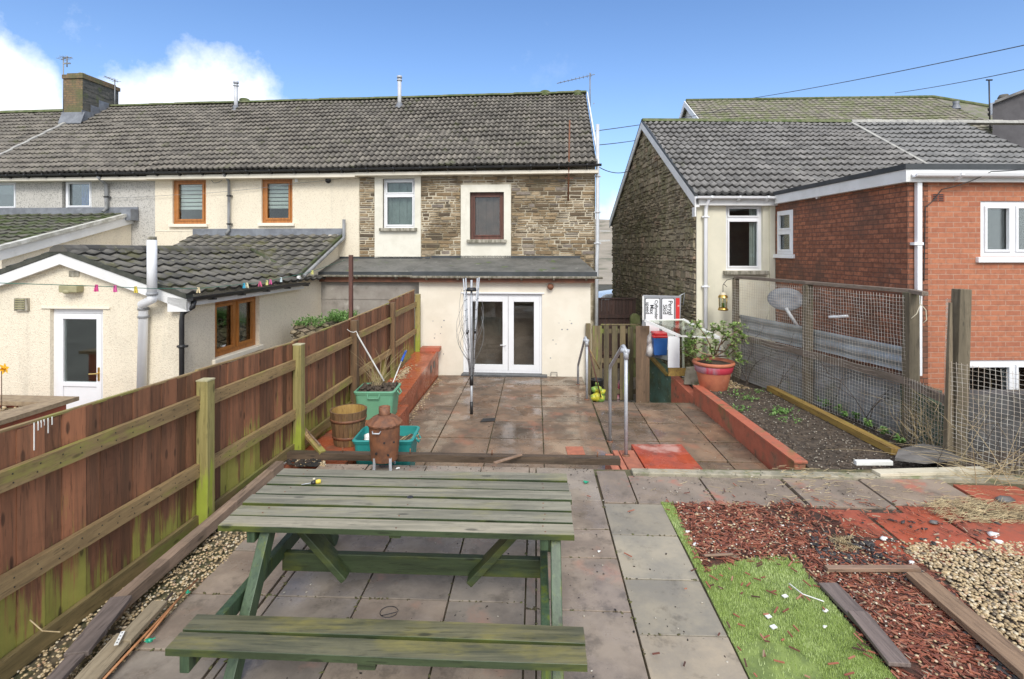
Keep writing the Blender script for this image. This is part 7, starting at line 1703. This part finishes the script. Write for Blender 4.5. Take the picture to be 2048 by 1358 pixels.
# climbers and dry canes
def twig(g, p, d, L, r0, depth=2):
    P = [Vector(p)]; d = Vector(d).normalized(); n = 6
    for i in range(n): d = (d + Vector((random.gauss(0, .18), random.gauss(0, .18), random.gauss(.0, .14)))).normalized(); P.append(P[-1] + d * L / n)
    g.tube(P, [r0 * (1 - .75 * i / n) for i in range(n + 1)], 4)
    if depth: 
        for i in range(2, n + 1):
            if random.random() < .7: twig(g, P[i], d + Vector((random.gauss(0, .8), random.gauss(0, .8), random.gauss(.2, .5))), L * .45, r0 * .5, depth - 1)
m_vine = M('dark vine', (.10, .075, .055), (.06, .05, .04), 9, .9)
for i, (px, py, D, lab) in enumerate(((1560, 790, 9.7, 'leafless dark climber on the far mesh bay'), (1666, 812, 8.6, 'leafless dark climber just right of the middle fence post'), (1740, 850, 7.8, 'leafless dark climber on the near mesh bay'), (1500, 745, 10.2, 'small bare climber at the far end of the mesh'))):
    q = V(px, py, D); g = MB()
    for k in range(3): twig(g, (q.x - .05 + random.gauss(0, .04), q.y, -.15), (random.gauss(0, .25), random.gauss(-.1, .3), 1), .95, .008, 2)
    tag(g.build('climber', m_vine), lab, 'climber', 'bare climbers on the wire mesh')
g = MB()
for k in range(60):
    p = Vector((5.2 + random.gauss(0, .25), 5.75 + random.gauss(0, .35), -.02)); d = Vector((random.uniform(-.9, .8), random.uniform(-.3, .35), random.uniform(.12, .9))).normalized()
    if k % 3: d = Vector((.8, random.uniform(-.5, .1), random.uniform(.0, .25))).normalized() * (1 if k % 2 else -.9); d.z = abs(d.z) + .12
    L = random.uniform(.3, 1.1); P = [p + Vector((0, 0, .03))]
    for s_ in range(5): d = (d + Vector((0, 0, -.07)) + Vector((random.gauss(0, .05), random.gauss(0, .05), 0))).normalized(); P.append(P[-1] + d * L / 5)
    g.tube(P, [.0032, .003, .0026, .002, .0015, .001], 4)
tag(g.build('dry_grass_clump', m_straw), 'sprawl of long dry straw coloured stems at the right fence post', 'dead plant')
g = MB()
for k in range(26):
    p = Vector((5.3 + random.gauss(0, .12), 6.75 + random.gauss(0, .12), -.05)); twig(g, p, (random.gauss(-.1, .3), random.gauss(-.2, .3), 1), random.uniform(.4, .8), .004, 1)
tag(g.build('dead_weeds', m_straw), 'upright tangle of dead stems between the two nearest fence posts', 'dead plant')
g = MB()
for k in range(22): twig(g, (5.75 + random.gauss(0, .3), 5.75 + random.gauss(0, .35), -.05), (random.gauss(0, .6), random.gauss(-.2, .3), .8), random.uniform(.5, 1.0), .005, 2)
tag(g.build('bramble_tangle', m_vine), 'dark leafless bramble tangle at the right edge before the low mesh', 'dead plant')
# ================================================================== SATELLITE DISH, LANTERN
dc = V(1571, 598, 9.9); dish = thing('satellite_dish', 'grey oval satellite dish on the side of the brick wall', 'satellite dish', tuple(dc))
ax = Vector((-.35, -.85, .30)).normalized(); rt = ax.cross(ZA).normalized(); upv = rt.cross(ax).normalized(); g = MB(); n = 28
b = 0
for s_, dep in ((0, .05), (.35, .043), (.7, .024), (1, 0), (1.03, .004), (1.0, -.012), (.5, .028), (0, .04)):
    for j in range(n): t = 2 * math.pi * j / n; g.v.append(dc + (rt * math.cos(t) * .30 + upv * math.sin(t) * .215) * max(s_, .001) - ax * dep)
for i in range(7):
    for j in range(n): j2 = (j + 1) % n; g.face([i * n + j, i * n + j2, (i + 1) * n + j2, (i + 1) * n + j], .5, True)
m_dish = M('grey mesh dish', (.20, .215, .24), (.16, .17, .19), 8, .5, bump=(.2, .003, 60)); g.build('reflector', m_dish, dish)
g = MB(); e_ = V(1597, 656, 9.75); g.tube([dc - upv * .17 + ax * .0, e_], .03, 8); g.tube([e_, Vector((5.56, 9.9, e_.z - .06))], .02, 8); g.build('arm', m_pgrey, dish)
g = MB(); g.tube([V(1658, 634, 8.4), V(1696, 632, 8.2)], .022, 10); tag(g.build('plastic_rod', m_white), 'short white plastic pipe caught in the wire mesh', 'pipe')
lc = V(1446, 598, 10.75); lan = thing('hanging_lantern', 'small brass and glass lantern hanging from the far fence post', 'lantern', tuple(lc - ZA * .2))
m_brass = M('brass', (.62, .42, .12), (.5, .32, .08), 6, .3, metal=.9, bump=None)
g = MB(); g.lathe([(.0, -.23), (.095, -.23), (.10, -.21), (.075, -.17), (.0, -.165)], lc, 16); g.lathe([(.10, .03), (.085, .07), (.05, .10), (.03, .12), (0, .125)], lc, 16); g.build('lantern_body', m_brass, lan)
g = MB(); g.lathe([(.085, .06), (.055, .10), (.05, .13), (0, .135)], lc, 14); g.build('roof', m_cream_w, lan)
for k in range(6):
    a_ = k * math.pi / 3; d = Vector((math.cos(a_), math.sin(a_), 0)); g = MB(); g.tube([lc + d * .08 - ZA * .19, lc + d * .088 + ZA * .04], .004, 5); g.build('bar', m_brass, lan)
g = MB(); g.lathe([(.078, -.17), (.08, .03)], lc, 16); g.build('glass', m_glass_dull, lan)
g = MB(); g.tube([lc - ZA * .17, lc - ZA * .08], .03, 8); g.build('candle', m_weed, lan)
g = MB(); g.tube([lc + ZA * .12, lc + ZA * .28, lc + Vector((.03, 0, .33)), lc + Vector((.12, .1, .38)), PA + ZA * (lc.z + .42)], .007, 6); g.tube([lc + Vector((.02, 0, .3)), lc + Vector((.12, .1, .24))], .006, 5); g.build('hook', m_black, lan)
# ================================================================== LEFT NEIGHBOUR'S BITS
mk = thing('mossy_rubble', 'mound of mossy rubble topped with bright green plants by the shed', 'rubble', tuple(V(650, 665, 11.0)))
g = MB(); cc = V(652, 660, 11.0)
for k in range(120): g.blob((cc.x + random.uniform(-.68, .62), cc.y + random.uniform(-.3, .5), random.uniform(-.3, cc.z + .12)), random.uniform(.08, .16), .1, random.uniform(.03, .07), None, .3)
g.box(cc.x - .62, cc.x + .6, cc.y - .15, cc.y + .6, -.8, cc.z + .15); g.build('rubble', m_stone_side, mk)
g = MB()
for k in range(700): c_x = random.choice((random.uniform(-.6, .62), random.uniform(.1, .62))); c = Vector((cc.x + c_x, cc.y + random.uniform(-.35, .3), cc.z + .10 + abs(random.gauss(.04, .06)) + (.09 if c_x > .05 else 0))); rosette(g, c, .045, 6, 1.2)
g.build('moss_plants', m_weed, mk)
pw = thing('garden_planter', 'low brick planter wall with rough tan coping on the neighbour side', 'planter', tuple(V(40, 840, 5.6)))
zc_ = .9 - .02; q = V(150, 803, 7.2); zt = q.z
a0, a1, b0, b1 = V(152, 0, 7.2).x, 0, 0, 0
m_cop = M('rough tan coping', (.36, .27, .17), (.26, .19, .12), 12, .9, bump=(.7, .01, 40))
g = MB(); X1 = V(150, 0, 6.6).x; ztp = V(0, 803, 6.6).z
poly = [V(152, 806, 6.7), V(0, 800, 6.9), V(-200, 795, 7.0), V(-200, 815, 6.45), V(0, 822, 6.3)]
z_ = V(0, 803, 6.7).z
poly = [Vector(((152 - 1024) / FPX * 6.7, 6.7, z_)), Vector((-7.5, 6.95, z_)), Vector((-7.5, 6.6, z_)), Vector(((30 - 1024) / FPX * 6.35, 6.45, z_))]
g.prism([Vector(((152 - 1024) / FPX * 6.7, 6.75, z_)), Vector((-8.2, 6.95, z_)), Vector((-8.2, 6.65, z_)), Vector(((70 - 1024) / FPX * 6.45, 6.5, z_))], ZA * .05, .5)
g.prism([Vector(((152 - 1024) / FPX * 6.7, 6.745, z_)), Vector(((90 - 1024) / FPX * 6.5, 6.6, z_)), Vector((-6.3, 5.0, z_)), Vector((-5.65, 4.9, z_))], ZA * .053, .5)
g.build('coping', m_cop, pw)
g = MB(); g.prism([Vector((-5.6, 6.65, -.8)), Vector((-8.1, 6.85, -.8)), Vector((-8.1, 6.7, -.8)), Vector((-5.65, 6.55, -.8))], ZA * (z_ + .79), .5); g.prism([Vector((-5.55, 6.6, -.8)), Vector((-5.75, 6.5, -.8)), Vector((-6.0, 5.0, -.8)), Vector((-5.8, 5.0, -.8))], ZA * (z_ + .79), .5); g.build('wall', m_redpaint, pw)
g = gravel([(-5.9, 6.6), (-8, 6.7), (-8, 5.2), (-6.2, 5.2)], 500, z_ - .03, (.015, .025)); g.prism([Vector((-5.85, 6.6, z_ - .2)), Vector((-8, 6.7, z_ - .2)), Vector((-8, 5.1, z_ - .2)), Vector((-6.15, 5.1, z_ - .2))], ZA * .16, .1); g.build('gravel_top', m_gravel, pw)
dfl = V(10, 737, 6.2); fl = thing('daffodil', 'single yellow daffodil with a curved stem at the left edge', 'flower', (dfl.x, dfl.y, z_)); m_yel = M('daffodil petal', (.85, .50, .02), (.8, .42, .02), 9, .6)
g = MB()
for k in range(6):
    a_ = k * math.pi / 3 + .3; d = Vector((math.cos(a_), -.25, math.sin(a_))).normalized(); s_ = d.cross(Vector((0, 1, 0))).normalized(); g.quad([dfl, dfl + d * .035 + s_ * .018, dfl + d * .075, dfl + d * .035 - s_ * .018])
g.tube([dfl, dfl + Vector((.005, -.04, -.003))], [.012, .02], 10, cap=False); g.build('petals', m_yel, fl)
g = MB(); g.tube([dfl, dfl + Vector((-.02, .01, .01)), dfl + Vector((-.05, .01, -.03)), Vector((dfl.x - .04, dfl.y, z_ + .05))], .005, 6); g.build('stem', m_bark, fl)
# ================================================================== WASHING LINE AND PEGS
LN = [(-60, 564, 5.2), (217, 573, 6.4), (300, 577, 7.05), (397, 577, 7.7), (523, 565, 9.0), (617, 545, 10.3), (690, 520, 11.6)]
LP = [V(*q) for q in LN]
g = MB(); g.tube(LP, .0045, 5); m_gl = M('green line', (.06, .2, .14), (.05, .16, .12), 4, .5, bump=None); tag(g.build('washing_line', m_gl), 'green washing line strung across the neighbouring rear extension', 'washing line')
def lineat(px):
    for (a, pa_), (b, pb_) in zip(zip(LN, LP), zip(LN[1:], LP[1:])):
        if a[0] <= px <= b[0]:
            ia, ib = 1 / a[2], 1 / b[2]; s_ = (px - a[0]) / (b[0] - a[0]); D = 1 / (ia + (ib - ia) * s_); y_ = a[1] + (b[1] - a[1]) * s_; return V(px, y_, D)
PG = [(193, (.75, .08, .28), 'hot pink peg leftmost on the washing line'), (230, (.75, .12, .36), 'pink peg between the leftmost peg and the yellow one'), (271, (.80, .62, .08), 'yellow peg just left of the white flue pipe'), (397, (.80, .66, .40), 'cream peg beside the black gutter corner'), (488, (.05, .40, .60), 'turquoise blue peg below the tiled gutter'), (494, (.85, .80, .55), 'pale yellow peg touching the turquoise one'), (520, (.80, .15, .30), 'red pink peg left of the lemon peg over the window'), (534, (.82, .80, .30), 'lemon peg between two pink pegs over the window'), (541, (.78, .15, .38), 'pink peg right of the lemon peg over the window'), (562, (.60, .72, .75), 'pale blue peg near the valley of the tiled roof'), (625, (.80, .78, .25), 'yellow peg farthest right on the line by the shed roof')]
for i, (px, col_, lab) in enumerate(PG):
    q = lineat(px); pg = thing('clothes_peg', lab, 'peg', tuple(q), 'pegs on the washing line'); mt = M('peg plastic %d' % i, col_, tuple(x * .85 for x in col_), 5, .45, bump=None); k = q.y / 7.0 * .9
    for s_ in (-1, 1):
        g = MB(); g.beam(q + Vector((s_ * .004, 0, .018)), q + Vector((s_ * .018 + random.uniform(-.01, .01), 0, -.065)), .018, .013, up=Vector((0, 1, 0))); g.build('prong', mt, pg)
cable(m_dgrey, [hpp(215, 396, VM - .08), hpp(345, 390, VM - .08), hpp(462, 382, VM - .08), hpp(600, 366, VM - .08), hpp(716, 352, VM - .08)], .005, .01, None, 'wall_cable'); tag([x for x in sc.objects if x.name == 'wall_cable'][0], 'thin slack cable running across the cream upstairs wall', 'cable')
